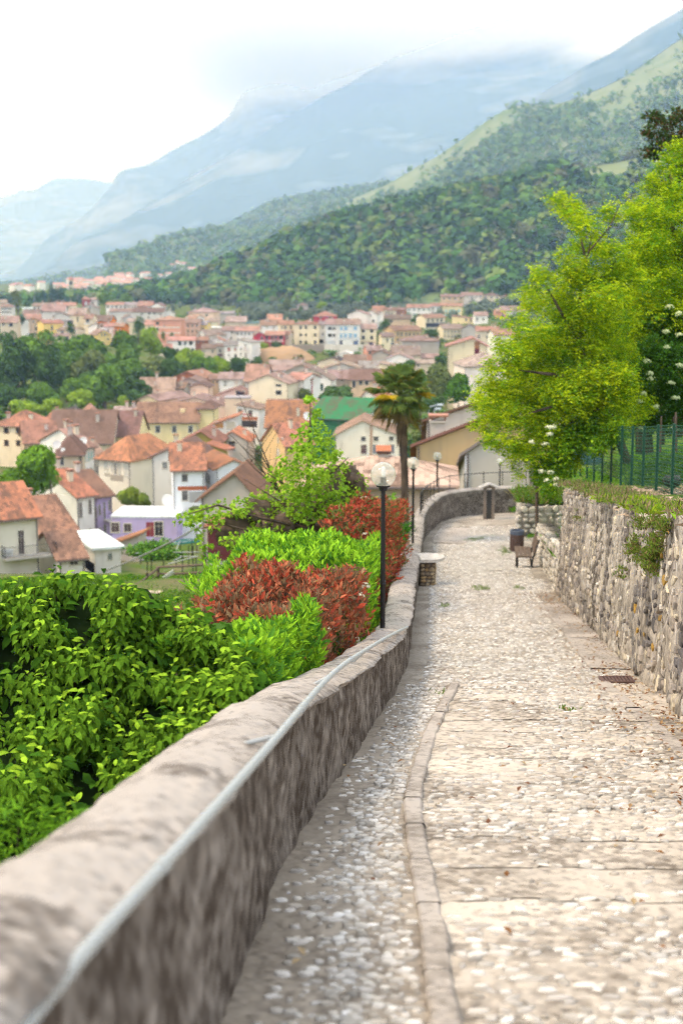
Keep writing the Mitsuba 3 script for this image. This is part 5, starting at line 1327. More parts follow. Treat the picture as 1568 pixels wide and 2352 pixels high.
scene[tk + '__slab'] = mikit.ply((v, f), 'stone', False, color=np.tile([.60, .57, .52], (len(v), 1)))
m = MB(); pc = np.array([xl(Yt_) + .20, Yt_, pathz(Yt_)])
H_ = zt - .04 - pc[2]
m.box(pc + [0, 0, H_ / 2 - .03], (.34, .46, H_ + .02), (.16, .13, .10)); m.put(tk + '__pier', 'stone')
r = np.random.default_rng(3); cs, ax_, bx_, nx_, aa, bb, hh, co = [], [], [], [], [], [], [], []
for fx, fn, L_ in (((0, -.23), (0, -1), .34), ((.17, 0), (1, 0), .46), ((0, .23), (0, 1), .34)):
    z = .05
    while z < H_ - .03:
        h_ = r.uniform(.07, .11); s = -L_ / 2
        while s < L_ / 2 - .03:
            w_ = r.uniform(.09, .17)
            w_ = min(w_, L_ / 2 - s)
            t_ = np.array([-fn[1], fn[0], 0.])
            cs.append(pc + [fx[0], fx[1], z] + t_ * (s + w_ / 2)); nx_.append([fn[0], fn[1], 0.]); ax_.append(t_); bx_.append([0, 0, 1.])
            aa.append(w_ * .5); bb.append(h_ * .5); hh.append(r.uniform(.02, .04)); co.append(np.array([(.48, .34, .17), (.40, .28, .15), (.55, .44, .28), (.34, .26, .17)][r.integers(0, 4)]) * r.uniform(.8, 1.1)); s += w_
        z += h_
V, F, C, per = stones(np.array(cs), np.array(ax_), np.array(bx_), np.array(nx_), np.array(aa), np.array(bb), np.array(hh), np.array(co), 8, 9, .6, .7)
put_stones(tk, V, F, C, per, len(cs), part='stone', rest='rubble')

# bench
bk_ = thing('bench', 'weathered wooden slat bench facing the lane, backed against the low stone wall', 'bench')
bc = on_path(1212, 1305)
bu = unit(np.array([.10, 1.0, 0])); bn = np.array([-bu[1], bu[0], 0]); upv = np.array([0, 0, 1.])
bc = np.array([xr(bc[1]) - .50, bc[1] + .6, pathz(bc[1] + .6)])
sl_ = (pathz(bc[1] + .7) - pathz(bc[1] - .7)) / 1.4
bu3 = bu
def bpt(a, d, z): return bc + bu3 * a - bn * d + upv * z
for i in range(4):
    MB().box(bpt(0, -.20 + i * .115, .44), (1.5, .10, .035), ax=[bu3, -bn, upv]).put(bk_ + '__seat_slat' + (f'_{i:03d}' if i else ''), 'wood')
bk2 = unit(-bn * .28 + upv)
for i in range(3):
    MB().box(bpt(0, .24, .50) + bk2 * (.08 + i * .125), (1.5, .03, .105), ax=[bu3, np.cross(bk2, bu3), bk2]).put(bk_ + '__back_slat' + (f'_{i:03d}' if i else ''), 'wood')
for i, a in enumerate((-.62, .62)):
    m = MB(); g = sl_ * a
    m.tube([bpt(a, -.20, g - .03), bpt(a, -.19, .2), bpt(a, -.20, .42)], .024); m.put(bk_ + '__leg' + (f'_{2*i:03d}' if i else ''), 'black_iron', 40)
    m = MB(); m.tube([bpt(a, .24, g - .03), bpt(a, .20, .2), bpt(a, .24, .42), bpt(a, .27, .5), bpt(a, .24, .5) + bk2 * .42 - bn * .03], .024); m.put(bk_ + '__leg' + f'_{2*i+1:03d}', 'black_iron', 40)
    m = MB(); m.tube([bpt(a, -.22, .42), bpt(a, .26, .42)], .022); m.put(bk_ + '__crossbar' + (f'_{i:03d}' if i else ''), 'black_iron', 40)

# litter bin
nk = thing('litter_bin', 'dark litter bin with a bluish liner beside the bench', 'bin')
nb = on_path(1186, 1268)
m = MB(); m.lathe(nb + [0, 0, .02], [(0, 0), (.20, 0), (.21, .05), (.23, .62), (.205, .62), (.19, .1), (0, .1)], (.05, .04, .04), 22)
for i in range(22):
    a = i * 2 * math.pi / 22
    m.box(nb + [.226 * math.cos(a), .226 * math.sin(a), .34], (.045, .016, .54), (.10, .065, .055), [[-math.sin(a), math.cos(a), 0], [math.cos(a), math.sin(a), 0], [0, 0, 1]])
m.put(nk + '__body', 'paint')
MB().lathe(nb + [0, 0, .02], [(.225, .58), (.24, .60), (.245, .70), (.235, .74), (.20, .74), (.2, .6)], (.08, .10, .14), 22).put(nk + '__liner', 'paint')

# little roofed pillar with an iron post
sk = thing('shrine_pillar', 'slender stone pillar with a small stone roof, standing before the curved parapet', 'pillar')
sc_ = on_path(1122, 1192); sc_ = np.array([sc_[0], min(sc_[1], 60.0), pathz(60.0)]); sc_[0] = P(1122, 1150, 60.)[0]
for i, dx_ in enumerate((-.20, .14)):
    MB().box(sc_ + [dx_, 0, .66], (.12, .16, 1.4), (.24, .20, .165)).put(sk + '__post' + (f'_{i:03d}' if i else ''), 'stone')
MB().box(sc_ + [-.03, .03, .62], (.22, .08, 1.24), (.06, .06, .055)).put(sk + '__panel', 'paint')
MB().box(sc_ + [-.03, 0, 1.40], (.50, .2, .10), (.30, .26, .22)).put(sk + '__lintel', 'stone')
m = MB()
for s in (-1, 1):
    d_ = np.array([s, 0, -.42]); d_ /= np.linalg.norm(d_)
    m.box(sc_ + [-.03 + s * .21, 0, 1.53 - .07], (.50, .6, .05), (.42, .40, .37), [d_ * s, [0, 1, 0], np.cross(d_ * s, [0, 1, 0])])
m.put(sk + '__roof', 'stone')

# iron railing on the curved parapet
rk = thing('iron_railing', 'dark iron railing behind the curved far end of the parapet', 'railing')
tl = np.linspace(0, 1, 17)
idx = (len(ALLW) - 1) - (np.linspace(0, 105, 17)).astype(int)
base = np.array([[ALLW[i][0] - .1, ALLW[i][1] + .28, pathz(min(ALLW[i][1], 62.)) + 1.05] for i in idx])
for i, b_ in enumerate(base):
    MB().tube([b_, b_ + [0, 0, .78]], .02, sides=6).put(rk + '__bar' + (f'_{i:03d}' if i else ''), 'black_iron', 40)
MB().tube(base + [0, 0, .72], .018, sides=6).put(rk + '__rail', 'black_iron', 40)

# wooden post by the dry wall
pk_ = thing('wooden_post', 'thin dark post standing in front of the dry stone wall', 'post')
q0, q1 = P(1233, 1217, 50.), P(1232, 1108, 50.)
MB().tube([q0 - [0, 0, .3], q1], .06, sides=8).put(pk_ + '__shaft', 'bark', 40)

# green mesh fence
fk = thing('mesh_fence', 'green plastic mesh fence on green posts along the terrace edge', 'fence')
posts = [(540, 175, 585, 49), (590, 172, 570, 46), (655, 172, 592, 43.5), (722, 172, 612, 41), (800, 168, 640, 38.5), (885, 165, 680, 36), (980, 165, 720, 33.5), (1080, 168, 815, 31), (1188, 168, 855, 28.8), (1320, 155, 858, 26.8), (1470, 148, 918, 25)]
FP = []
for i, (zx, zt_, zb_, Yp) in enumerate(posts):
    a = P(*Z('M', zx + 8, zt_), Yp); b_ = P(*Z('M', zx - 8, zb_), Yp)
    a[0] = b_[0] = (a[0] + b_[0]) / 2
    FP.append((b_, a))
    MB().box((a + b_) / 2 - [0, 0, .1], (.05, .05, a[2] - b_[2] + .25), (.013, .062, .038)).put(fk + '__post' + (f'_{i:03d}' if i else ''), 'paint')
last = FP[-1]; dirv = FP[-1][0] - FP[-2][0]
FP.append((last[0] + dirv * 1.0, last[1] + dirv * 1.0)); FP.append((last[0] + dirv * 2.0, last[1] + dirv * 2.0))
for i in (11, 12):
    b_, a = FP[i]
    MB().box((a + b_) / 2 - [0, 0, .1], (.05, .05, a[2] - b_[2] + .25), (.013, .062, .038)).put(fk + f'__post_{i:03d}', 'paint')
m = MB(); wires_v, wires_f, nv_ = [], [], 0
def strip(p0, p1, w, d):
    global nv_
    wires_v.extend([p0 - d * w, p0 + d * w, p1 + d * w, p1 - d * w]); wires_f.append([nv_, nv_ + 1, nv_ + 2, nv_ + 3]); nv_ += 4
for (b0, a0), (b1, a1) in zip(FP[:-1], FP[1:]):
    Lh = np.linalg.norm((b1 - b0)[:2]); hd = unit((b1 - b0) * [1, 1, 0])
    nh = int(1.30 / .05)
    for i in range(nh + 1):
        t = i / nh
        sag = np.array([0, 0, -.012 * math.sin(i * 2.1)])
        strip(a0 * (1 - t) + (b0 + [0, 0, .12]) * t + sag, a1 * (1 - t) + (b1 + [0, 0, .12]) * t + sag, .0075, upv)
    nvv = int(Lh / .06)
    for i in range(nvv):
        t = i / nvv
        strip(a0 * (1 - t) + a1 * t, (b0 * (1 - t) + b1 * t) + [0, 0, .12], .006, hd)
scene[fk + '__mesh'] = mikit.ply((np.array(wires_v), np.array(wires_f)), 'paint', False, color=np.tile([.012, .065, .042], (nv_, 1)))
labels[fk + '__mesh'] = {'kind': 'stuff'}
for i, (zx, zt_, zb_, Yp, dx_) in enumerate(((1362, 65, 330, 33, -12), (1500, 25, 330, 31, 6), (1140, 0, 300, 40, -4), (1490, 60, 300, 36, -12))):
    q = thing('vine_stake', ['slim brown wooden stake above the fence, second from right', 'thickest brown stake above the fence at the right edge', 'slim brown stake above the middle of the fence', 'thin pale stake beside the thickest one at the right edge'][i], 'stake')
    MB().tube([P(*Z('M', zx + dx_, zb_ + 80), Yp), P(*Z('M', zx, zt_), Yp)], [.028, .022], sides=6).put(q + '__pole', 'bark', 40)
q = thing('leaning_branch', 'pale bare branch leaning over the left end of the green fence', 'branch')
MB().tube([P(*Z('M', 655, 355), 46), P(*Z('M', 590, 250), 46.5), P(*Z('M', 508, 78), 47)], [.06, .05, .03], sides=7).put(q + '__limb', 'wood', True)

# blue barrel
bk3 = thing('blue_barrel', 'light blue plastic barrel lying behind the left end of the green fence', 'barrel')
c = P(*Z('M', 660, 440), 47.5)
R_, Ln = .31, .92
prof = [(0, -.5), (.80, -.5), (.95, -.46), (1.0, -.40), (1.0, -.20), (1.05, -.18), (1.05, -.13), (1.0, -.11), (1.0, .11), (1.05, .13), (1.05, .18), (1.0, .20), (1.0, .40), (.95, .46), (.80, .5), (0, .5)]
m = MB(); m.lathe((0, 0, 0), [(a * R_, b_ * Ln) for a, b_ in prof], (.16, .36, .62), 28)
v_, f_, c_ = m.bake()
axb = unit(np.array([1., .25, 0])); sb = np.array([-axb[1], axb[0], 0])
v_ = c + v_[:, :1] * sb + v_[:, 1:2] * upv + v_[:, 2:] * axb
scene[bk3 + '__drum'] = mikit.ply((v_, f_), 'paint', True, color=c_)
for i, o_ in enumerate((-.2, .18)):
    MB().lathe(c + axb * o_ + [0, 0, R_ * .92], [(.0, .09), (.07, .09), (.08, .07), (.08, 0)], (.20, .42, .68), 14).put(bk3 + '__cap' + (f'_{i:03d}' if i else ''), 'paint')
q = thing('dark_bucket', 'round dark bucket hanging low on the fence at the right edge', 'bucket')
s = trimesh.creation.icosphere(subdivisions=2, radius=.17); c = P(*Z('M', 1462, 680), 26.0)
vv = s.vertices * [1, 1, .85]; vv[:, 2] = np.minimum(vv[:, 2], .1)
scene[q + '__body'] = mikit.ply((vv + c, s.faces), 'black_iron', 40)

# ------------------------------------------------------------------ plants
def shade_cols(base, n, r, a=.22, alt=None, pa=.2):
    c = np.array(base) * np.clip(r.normal(1, a, (n, 1)), .45, 1.7)
    if alt is not None:
        q = r.random(n) < pa
        c[q] = np.array(alt) * np.clip(r.normal(1, a, (q.sum(), 1)), .5, 1.6)
    return np.clip(c, 0, .9)


# the big leafy shrub
r = np.random.default_rng(101)
ik = thing('leafy_shrub', 'huge dark green shrub with drooping pointed leaves filling the lower left behind the parapet', 'shrub')
TOP = [(-140, 1345), (0, 1325), (60, 1335), (110, 1312), (170, 1306), (240, 1322), (300, 1330), (345, 1372), (400, 1372), (440, 1385), (480, 1420), (520, 1445), (560, 1500), (600, 1560), (640, 1640)]
BOT = [(-140, 2260), (0, 2120), (120, 1990), (300, 1840), (420, 1770), (560, 1690), (640, 1660)]
tx_, ty_ = zip(*TOP); bx0, by0 = zip(*BOT)
lp, ld, ln_, lc, core = [], [], [], [], []
ncl = 0
for row in np.linspace(0, 1, 35):
    for px in np.arange(-130, 650, 22.0):
        px2 = px + r.uniform(-15, 15)
        y0, y1 = np.interp(px2, tx_, ty_), np.interp(px2, bx0, by0)
        if row > 0 and (y1 - y0) * row < 14: continue
        py = y0 + (y1 - y0) * row + r.uniform(-14, 14) * (row > 0) + 10
        gap = meshkit.noise(np.array([px2 * .011, py * .018, 1.]), 12)
        if row > .05 and gap < .39: continue
        Yd = 9.9 - (py - 1310) / 790 * 3.0 - 1.0 * (gap - .5) + .5 * (meshkit.noise(np.array([px2 * .0045, py * .006, 4.]), 3) - .5) + r.uniform(-.1, .1) - .35 * smooth01((px2 - 420) / 160) * 0
        Yd = max(Yd, 5.6)
        c = P(px2, py, Yd)
        if c[0] > xl(Yd) - .47: continue
        ncl += 1
        core.append((c, Yd))
        nl = r.integers(9, 14)
        az = r.uniform(0, 2 * np.pi) + np.arange(nl) * 2.4
        el = r.uniform(-1.15, -.15, nl)
        el[:1] = r.uniform(.1, .7, 1)
        d = np.column_stack([np.cos(az) * np.cos(el), np.sin(az) * np.cos(el) - .25, np.sin(el)])
        p = c + d * r.uniform(.005, .03, (nl, 1)) + r.normal(0, .022, (nl, 3)) - np.array([0, 0, 1.]) * np.linspace(0, .09, nl)[:, None]
        lp.append(p); ld.append(unit(d)); ln_.append(r.uniform(.048, .085, nl))
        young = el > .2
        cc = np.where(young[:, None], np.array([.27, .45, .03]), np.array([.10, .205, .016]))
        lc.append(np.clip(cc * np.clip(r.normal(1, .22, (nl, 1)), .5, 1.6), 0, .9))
# an inner layer, coloured darker as shade within, closes the shrub
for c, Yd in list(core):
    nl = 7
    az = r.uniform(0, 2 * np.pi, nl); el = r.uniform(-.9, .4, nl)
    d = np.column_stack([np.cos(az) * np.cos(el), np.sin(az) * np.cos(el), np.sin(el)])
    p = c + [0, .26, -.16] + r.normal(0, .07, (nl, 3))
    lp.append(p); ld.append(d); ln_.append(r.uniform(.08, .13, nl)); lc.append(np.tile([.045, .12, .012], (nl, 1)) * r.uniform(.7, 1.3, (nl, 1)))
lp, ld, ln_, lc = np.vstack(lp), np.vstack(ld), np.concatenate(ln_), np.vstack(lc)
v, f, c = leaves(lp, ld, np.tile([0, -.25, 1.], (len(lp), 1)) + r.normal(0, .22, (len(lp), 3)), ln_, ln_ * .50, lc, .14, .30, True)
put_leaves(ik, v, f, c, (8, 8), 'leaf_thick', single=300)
m = MB()
for i in range(0, len(core), 9):
    c = core[i][0]; b_ = np.array([c[0] - .3, c[1] + .9, ter(c[0], c[1]) - .3])
    m.tube([c + [0, .1, -.05], (c + b_) / 2 + [.05, .15, .1], b_], [.008, .016, .03], sides=5)
m.put(ik + '__stem', 'bark', True)
# added sheet behind the leaves, painted near black as shade, stops light
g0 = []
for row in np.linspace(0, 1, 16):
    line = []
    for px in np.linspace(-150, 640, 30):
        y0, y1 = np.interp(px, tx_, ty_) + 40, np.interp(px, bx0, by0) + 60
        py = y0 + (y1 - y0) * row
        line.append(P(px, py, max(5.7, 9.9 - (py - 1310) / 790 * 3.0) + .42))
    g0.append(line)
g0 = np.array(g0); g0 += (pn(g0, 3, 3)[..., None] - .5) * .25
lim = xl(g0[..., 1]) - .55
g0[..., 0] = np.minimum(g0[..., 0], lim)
scene[ik + '__filler_core'] = mikit.ply((g0.reshape(-1, 3), grid_faces(*g0.shape[:2])), 'foliage', True, color=np.tile([.014, .026, .008], (g0[..., 0].size, 1)))


def hedge(k, Y0, Y1, xa, xb, zt, zb, n, seed, base, alt, pa, ll, lw, up_=1.0, single=0, corecol=(.05, .11, .02), rough=.10, flowers=0, frontface=True, part='leaf', alt2=None, p2=0):
    r = np.random.default_rng(seed)
    xs_ = lambda Y, s: xa(Y) * (1 - s) + xb(Y) * s
    pts_, nrm = [], []
    aT, aR, aF = (Y1 - Y0) * (xb((Y0 + Y1) / 2) - xa((Y0 + Y1) / 2)), (Y1 - Y0) * (zt(Y0) - zb(Y0)) * .8, (xb(Y0) - xa(Y0)) * (zt(Y0) - zb(Y0)) * (.8 if frontface else .1)
    tot = aT * 1.3 + aR + aF
    for which, m_ in (('T', int(n * aT * 1.3 / tot)), ('R', int(n * aR / tot)), ('F', int(n * aF / tot)), ('L', int(n * .05))):
        Y = r.uniform(Y0, Y1, m_); s = r.uniform(0, 1, m_)
        if which == 'T': p = np.column_stack([xs_(Y, s), Y, zt(Y)]); nn = np.tile([0, 0, 1.], (m_, 1))
        elif which == 'R': p = np.column_stack([xb(Y), Y, zt(Y) - (zt(Y) - zb(Y)) * s ** 1.4]); nn = np.tile([1., -.3, .2], (m_, 1))
        elif which == 'L': p = np.column_stack([xa(Y), Y, zt(Y) - (zt(Y) - zb(Y)) * s ** 1.5 * .5]); nn = np.tile([-1., -.3, .2], (m_, 1))
        else: p = np.column_stack([xs_(Y0 + 0 * Y, s), Y * 0 + Y0, zt(Y0) - (zt(Y0) - zb(Y0)) * r.uniform(0, 1, m_) ** 1.4]); nn = np.tile([0., -1., .3], (m_, 1))
        # rounded shoulders
        e = np.minimum(np.abs(p[:, 0] - xb(p[:, 1])), np.abs(p[:, 0] - xa(p[:, 1])))
        e2 = np.minimum(p[:, 1] - Y0, Y1 - p[:, 1])
        if which == 'T': p[:, 2] -= .30 * (1 - smooth01((p[:, 0] - xa(p[:, 1])) / .8))
        if which == 'L': p[:, 2] -= .30
        if which == 'T': p[:, 2] -= .32 * (1 - smooth01(e / .65)) + .30 * (1 - smooth01(e2 / .7))
        b_ = (pn(p, 1.6, seed) - .5) * rough * 2.4 + (pn(p, 6, seed + 1) - .5) * rough
        pts_.append(p + nn * b_[:, None] - nn * np.abs(r.normal(0, .05, (m_, 1)))); nrm.append(nn)
    p, nn = np.vstack(pts_), np.vstack(nrm)
    m_ = len(p)
    rad = r.normal(0, 1, (m_, 3)); rad[:, 2] *= .3
    d = unit(unit(rad) * .75 + nn * .45 + np.array([0, 0, up_]) * r.uniform(.2, 1.1, (m_, 1)))
    cc = shade_cols(base, m_, r, .25, alt, pa)
    if alt2 is not None:
        q = r.random(m_) < p2 * np.where(nn[:, 2] > .5, 1, .6)
        cc[q] = np.array(alt2) * r.uniform(.7, 1.3, (q.sum(), 1))
    low = nn[:, 2] < .9
    L_ = r.uniform(.75, 1.25, m_) * ll
    v, f, c = leaves(p, d, nn + r.normal(0, .5, (m_, 3)), L_, L_ * lw, cc, .12, .14, single > 0)
    put_leaves(k, v, f, c, (8, 8) if single else (5, 4), 'leaf_thick', single=single)
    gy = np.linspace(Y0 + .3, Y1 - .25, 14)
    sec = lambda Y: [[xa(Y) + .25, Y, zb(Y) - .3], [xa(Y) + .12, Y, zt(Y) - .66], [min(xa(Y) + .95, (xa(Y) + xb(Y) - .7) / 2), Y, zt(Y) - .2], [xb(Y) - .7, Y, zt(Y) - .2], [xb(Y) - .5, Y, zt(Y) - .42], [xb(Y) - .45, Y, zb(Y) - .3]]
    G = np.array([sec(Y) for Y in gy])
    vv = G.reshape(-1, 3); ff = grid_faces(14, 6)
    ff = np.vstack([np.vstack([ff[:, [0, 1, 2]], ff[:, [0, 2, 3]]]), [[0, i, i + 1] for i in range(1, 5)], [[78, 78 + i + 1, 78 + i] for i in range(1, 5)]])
    scene[k + '__filler_core'] = mikit.ply((vv, ff), 'foliage', False, color=np.tile(corecol, (len(vv), 1)))  # added solid core in dull leaf tones, hides gaps between the leaves
    if flowers:
        m = MB()
        q = r.choice(np.where(nn[:, 0] > .5)[0] if flowers > 0 else np.where(nn[:, 2] > .5)[0], abs(flowers))
        flower_heads(k, p[q] + nn[q] * .05, nn[q], r, .075)


def flower_heads(k, P_, N_, r, R, name='flower_head', col=(.72, .68, .50)):
    for i, (p, n_) in enumerate(zip(P_, N_)):
        m = 26
        d = unit(r.normal(0, 1, (m, 3)) + n_ * 1.2 + [0, 0, .4])
        q = p + d * R * r.uniform(.75, 1.1, (m, 1)) * [1, 1, .6]
        t = unit(np.cross(d, r.normal(0, 1, (m, 3)))); b_ = np.cross(d, t)
        s = R * .24
        v = np.stack([q - t * s, q - b_ * s, q + t * s, q + b_ * s], 1).reshape(-1, 3)
        scene[k + '__' + name + (f'_{i:03d}' if i else '')] = mikit.ply((v, np.arange(m * 4).reshape(m, 4)), 'foliage', False, color=np.tile(np.array(col) * r.uniform(.85, 1.1), (m * 4, 1)))


hz = lambda Y: tab(Y, [(8, -2.32), (9.5, -2.48), (12.4, -2.87), (17, -3.44), (22, -4.10), (28, -5.0), (36, -6.2)])
hxb = lambda Y: np.minimum(tab(Y, [(8, -.62), (10, -.42), (12.5, -.24), (14, -.12), (17, .14), (18, .25), (22, .50), (28, .98), (34, 1.45)]), xl(Y) - .46)
hxa = lambda Y: tab(Y, [(8, -1.3), (10, -1.25), (12.4, -1.30), (12.6, -1.62), (14, -1.72), (17, -1.75), (22, -2.15), (28, -.2), (34, .55)])
zb_ = lambda Y: hz(Y) - 1.9
LG, LG2 = (.27, .50, .03), (.10, .26, .03)
hk1 = thing('laurel_hedge', 'bright green laurel hedge block in front of the red one, next to the drooping shrub', 'hedge')
hedge(hk1, 9.3, 12.5, hxa, hxb, hz, zb_, 10500, 111, LG, LG2, .35, .095, .30, 1.2, 300, rough=.18)
hk2 = thing('photinia_hedge', 'red and bronze leaved hedge block between two bright green ones', 'hedge')
hedge(hk2, 12.4, 17.2, hxa, hxb, lambda Y: hz(Y) - .03 - .10 * ((Y - 14.8) / 2.4) ** 2, lambda Y: hz(Y) - 1.9, 13500, 113, (.38, .135, .07), (.22, .145, .08), .48, .095, .34, 1.2, 300, (.09, .04, .025), flowers=14, alt2=(.52, .10, .055), p2=.20, rough=.26)
hk3 = thing('laurel_hedge', 'bright green laurel hedge block beyond the red one', 'hedge')
hedge(hk3, 17.1, 22.6, hxa, hxb, hz, zb_, 12000, 117, LG, LG2, .25, .115, .30, 1.2, 120, frontface=False, rough=.2)
hk4 = thing('flowering_hedge', 'far red hedge with cream flower clusters by the thick tree stump', 'hedge')
hedge(hk4, 24.5, 34, lambda Y: hxb(Y) - 1.0, hxb, lambda Y: hz(Y) + .45, zb_, 14000, 119, (.42, .12, .06), (.14, .16, .05), .4, .11, .34, 1.0, 0, (.09, .06, .03), rough=.3, flowers=-26, alt2=(.42, .06, .04), p2=.3)
hk5 = thing('dark_hedge', 'dark glossy green hedge left of the second lamp', 'hedge')
hedge(hk5, 34.5, 43, lambda Y: xl(Y) - 2.1, lambda Y: xl(Y) - .55, lambda Y: tab(Y, [(34, -6.15), (43, -7.6)]), lambda Y: pathz(Y) - 1.5, 7000, 121, (.05, .17, .02), (.10, .26, .03), .3, .12, .45, .7, 0, rough=.25)
hk6 = thing('olive_bush', 'grey green bushy olive below the pink tiled roof', 'bush')
hedge(hk6, 44, 51, lambda Y: xl(Y) - 4.2, lambda Y: xl(Y) - .7, lambda Y: tab(Y, [(44, -7.5), (51, -8.5)]), lambda Y: pathz(Y) - 1.9, 7000, 123, (.10, .14, .075), (.16, .19, .12), .3, .13, .25, .9, 0, rough=.5)
hk7 = thing('shrub', 'small bright green clipped shrub above the far red hedge', 'shrub')
hedge(hk7, 34.2, 36, lambda Y: hxb(Y) - 1.3, lambda Y: hxb(Y) - .1, lambda Y: Y * 0 - 5.55, lambda Y: pathz(Y) - 1.5, 1600, 125, LG, LG2, .3, .11, .34, 1, 0)


# second small-leaved shrub, bottom left
r = np.random.default_rng(131)
k = thing('small_leaved_shrub', 'feathery fresh green shrub poking up behind the parapet at the bottom left', 'shrub')
n_ = 2600
px = r.uniform(-120, 330, n_); py0 = np.interp(px, [-120, 0, 90, 200, 300, 340], [1880, 1840, 1850, 1880, 1850, 1830]); py1 = np.interp(px, [-120, 0, 150, 330], [2260, 2110, 1985, 1845])
py = py0 + (py1 + 40 - py0) * r.random(n_) ** .8 + r.normal(0, 8, n_)
lp = np.array([P(a, b_, 5.75 - .0006 * (b_ - 1850) + .35 * c_) for a, b_, c_ in zip(px, py, r.random(n_))])
ok = lp[:, 0] < xl(lp[:, 1]) - .46
lp = lp[ok]; n_ = len(lp)
d = r.normal(0, 1, (n_, 3)); d[:, 2] = np.abs(d[:, 2]) * .5
lc = shade_cols((.14, .30, .02), n_, r, .3, (.08, .19, .02), .4)
v, f, c = leaves(lp, d, r.normal(0, .4, (n_, 3)) + [0, 0, 1], r.uniform(.05, .085, n_), .016, lc, .1, .15)
put_leaves(k, v, f, c, (5, 4), single=0)
m = MB()
for i in range(0, n_, 60): m.tube([lp[i], lp[i] * [1, 1, 1] + [-.1, .1, -.8]], [.004, .008], sides=4)
m.put(k + '__stem', 'bark', True)


# --- trees built from a skeleton and leaf clumps
def tree(name, label, cat, trunk, limbs, clumps, nleaf, ll, lw, col, alt, pa, seed, bsdf='leaf', flat=.7, hang=0., bark='bark', spray=1, group=None, part='crown', open_=.30):
    """trunk: (points, radii); limbs: list of (points, radii); clumps: (centre, radius)"""
    r = np.random.default_rng(seed)
    k = thing(name, label, cat, group)
    if trunk is not None: MB().tube(trunk[0], trunk[1], sides=10).put(k + '__trunk', bark, True)
    for i, (a, b_) in enumerate(limbs): MB().tube(a, b_, sides=6).put(k + '__limb' + (f'_{i:03d}' if i else ''), bark, True)
    w = np.array([c[1] ** 2 for c in clumps]); w = w / w.sum()
    pick = r.choice(len(clumps), nleaf, p=w)
    cen = np.array([c[0] for c in clumps])[pick]; rad = np.array([c[1] for c in clumps])[pick]
    dv = unit(r.normal(0, 1, (nleaf, 3)))
    q = r.random((nleaf, 1)) ** .45
    p = cen + dv * q * rad[:, None] * np.array([1, 1, flat])
    # break the clumps into twigs
    tw = pn(p, 3.0 / max(.4, float(rad.mean())), seed) + .5 * pn(p, 6.5 / max(.4, float(rad.mean())), seed + 1)
    keep = tw > np.quantile(tw, open_)
    p, dv, q = p[keep], dv[keep], q[keep]
    m_ = len(p)
    d = unit(dv + r.normal(0, .7, (m_, 3)) + [0, 0, -hang])
    cc = shade_cols(col, m_, r, .2, alt, pa)
    if spray > 1:       # compound leaves: pairs of leaflets along a stalk
        ps, ds, ns, cs = [], [], [], []
        side = unit(np.cross(d, r.normal(0, .3, (m_, 3)) + [0, 0, 1]))
        for i in range(spray):
            t = (i // 2 + .6) / (spray / 2 + .5)
            s = 1 if i % 2 else -1
            ps.append(p + d * ll * 3.2 * t); ds.append(unit(side * s + d * .45 + [0, 0, -.15])); cs.append(cc)
        p, d, cc = np.vstack(ps), np.vstack(ds), np.vstack(cs); m_ = len(p)
    L_ = r.uniform(.75, 1.25, m_) * ll
    v, f, c = leaves(p, d, r.normal(0, .5, (m_, 3)) + [0, 0, 1], L_, L_ * lw, cc, .08, .12, flat=spray > 1)
    scene[k + '__' + part] = mikit.ply((v, f), bsdf, False, color=c)
    return k


def pxc(lst, Y, jit_=0., seed=0, kr=1.0):
    r = np.random.default_rng(seed)
    out = []
    for x, y, R in lst:
        Yj = Y + r.uniform(-jit_, jit_)
        out.append((P(x, y, Yj), R * Yj / FPX * kr))
    return out


# slender tree in the garden, rising from an old stump
YT = 26.5
cl_ = pxc([(712, 918, 12), (722, 950, 22), (716, 985, 30), (745, 1005, 30), (690, 1000, 22), (700, 1030, 38), (762, 1035, 30), (720, 1070, 50), (665, 1055, 26), (780, 1075, 34), (640, 1090, 30), (690, 1110, 55), (750, 1115, 50), (810, 1110, 36), (640, 1140, 42), (600, 1150, 34), (700, 1160, 60), (770, 1160, 45), (820, 1145, 26), (560, 1165, 30), (520, 1172, 34), (480, 1178, 30), (445, 1190, 30), (415, 1195, 18), (620, 1190, 45), (680, 1200, 40), (490, 1205, 26), (450, 1225, 20), (560, 1200, 34), (530, 1240, 26), (800, 1185, 24), (470, 1250, 18), (590, 1230, 34), (650, 1226, 30)], YT, 1.1, 5)
st = P(715, 1215, YT)
tk2 = tree('slender_tree', 'slender fresh green tree with loose twigs rising from behind the hedges in the middle', 'tree', ([st - [0, 0, .6], P(705, 1160, YT), P(708, 1080, YT), P(712, 1000, YT), P(712, 925, YT)], [.07, .055, .04, .022, .008]),
     [([P(707, 1140, YT), P(650, 1110, YT), P(610, 1085, YT)], [.03, .02, .006]), ([P(708, 1120, YT), P(770, 1080, YT), P(800, 1050, YT)], [.03, .02, .006]), ([st, P(600, 1190, YT - .4), P(500, 1160, YT - .6), P(420, 1185, YT - .7)], [.04, .03, .02, .006]), ([st, P(640, 1150, YT), P(560, 1100, YT + .3)], [.03, .015, .005]),
      ([P(708, 1060, YT), P(740, 1020, YT), P(765, 985, YT)], [.02, .012, .004]), ([P(590, 1225, YT - .4), P(520, 1205, YT - .6), P(450, 1215, YT - .7)], [.025, .015, .005])], cl_, 9000, .080, .85, (.33, .52, .04), (.20, .38, .03), .35, 141, hang=.35, open_=.42)
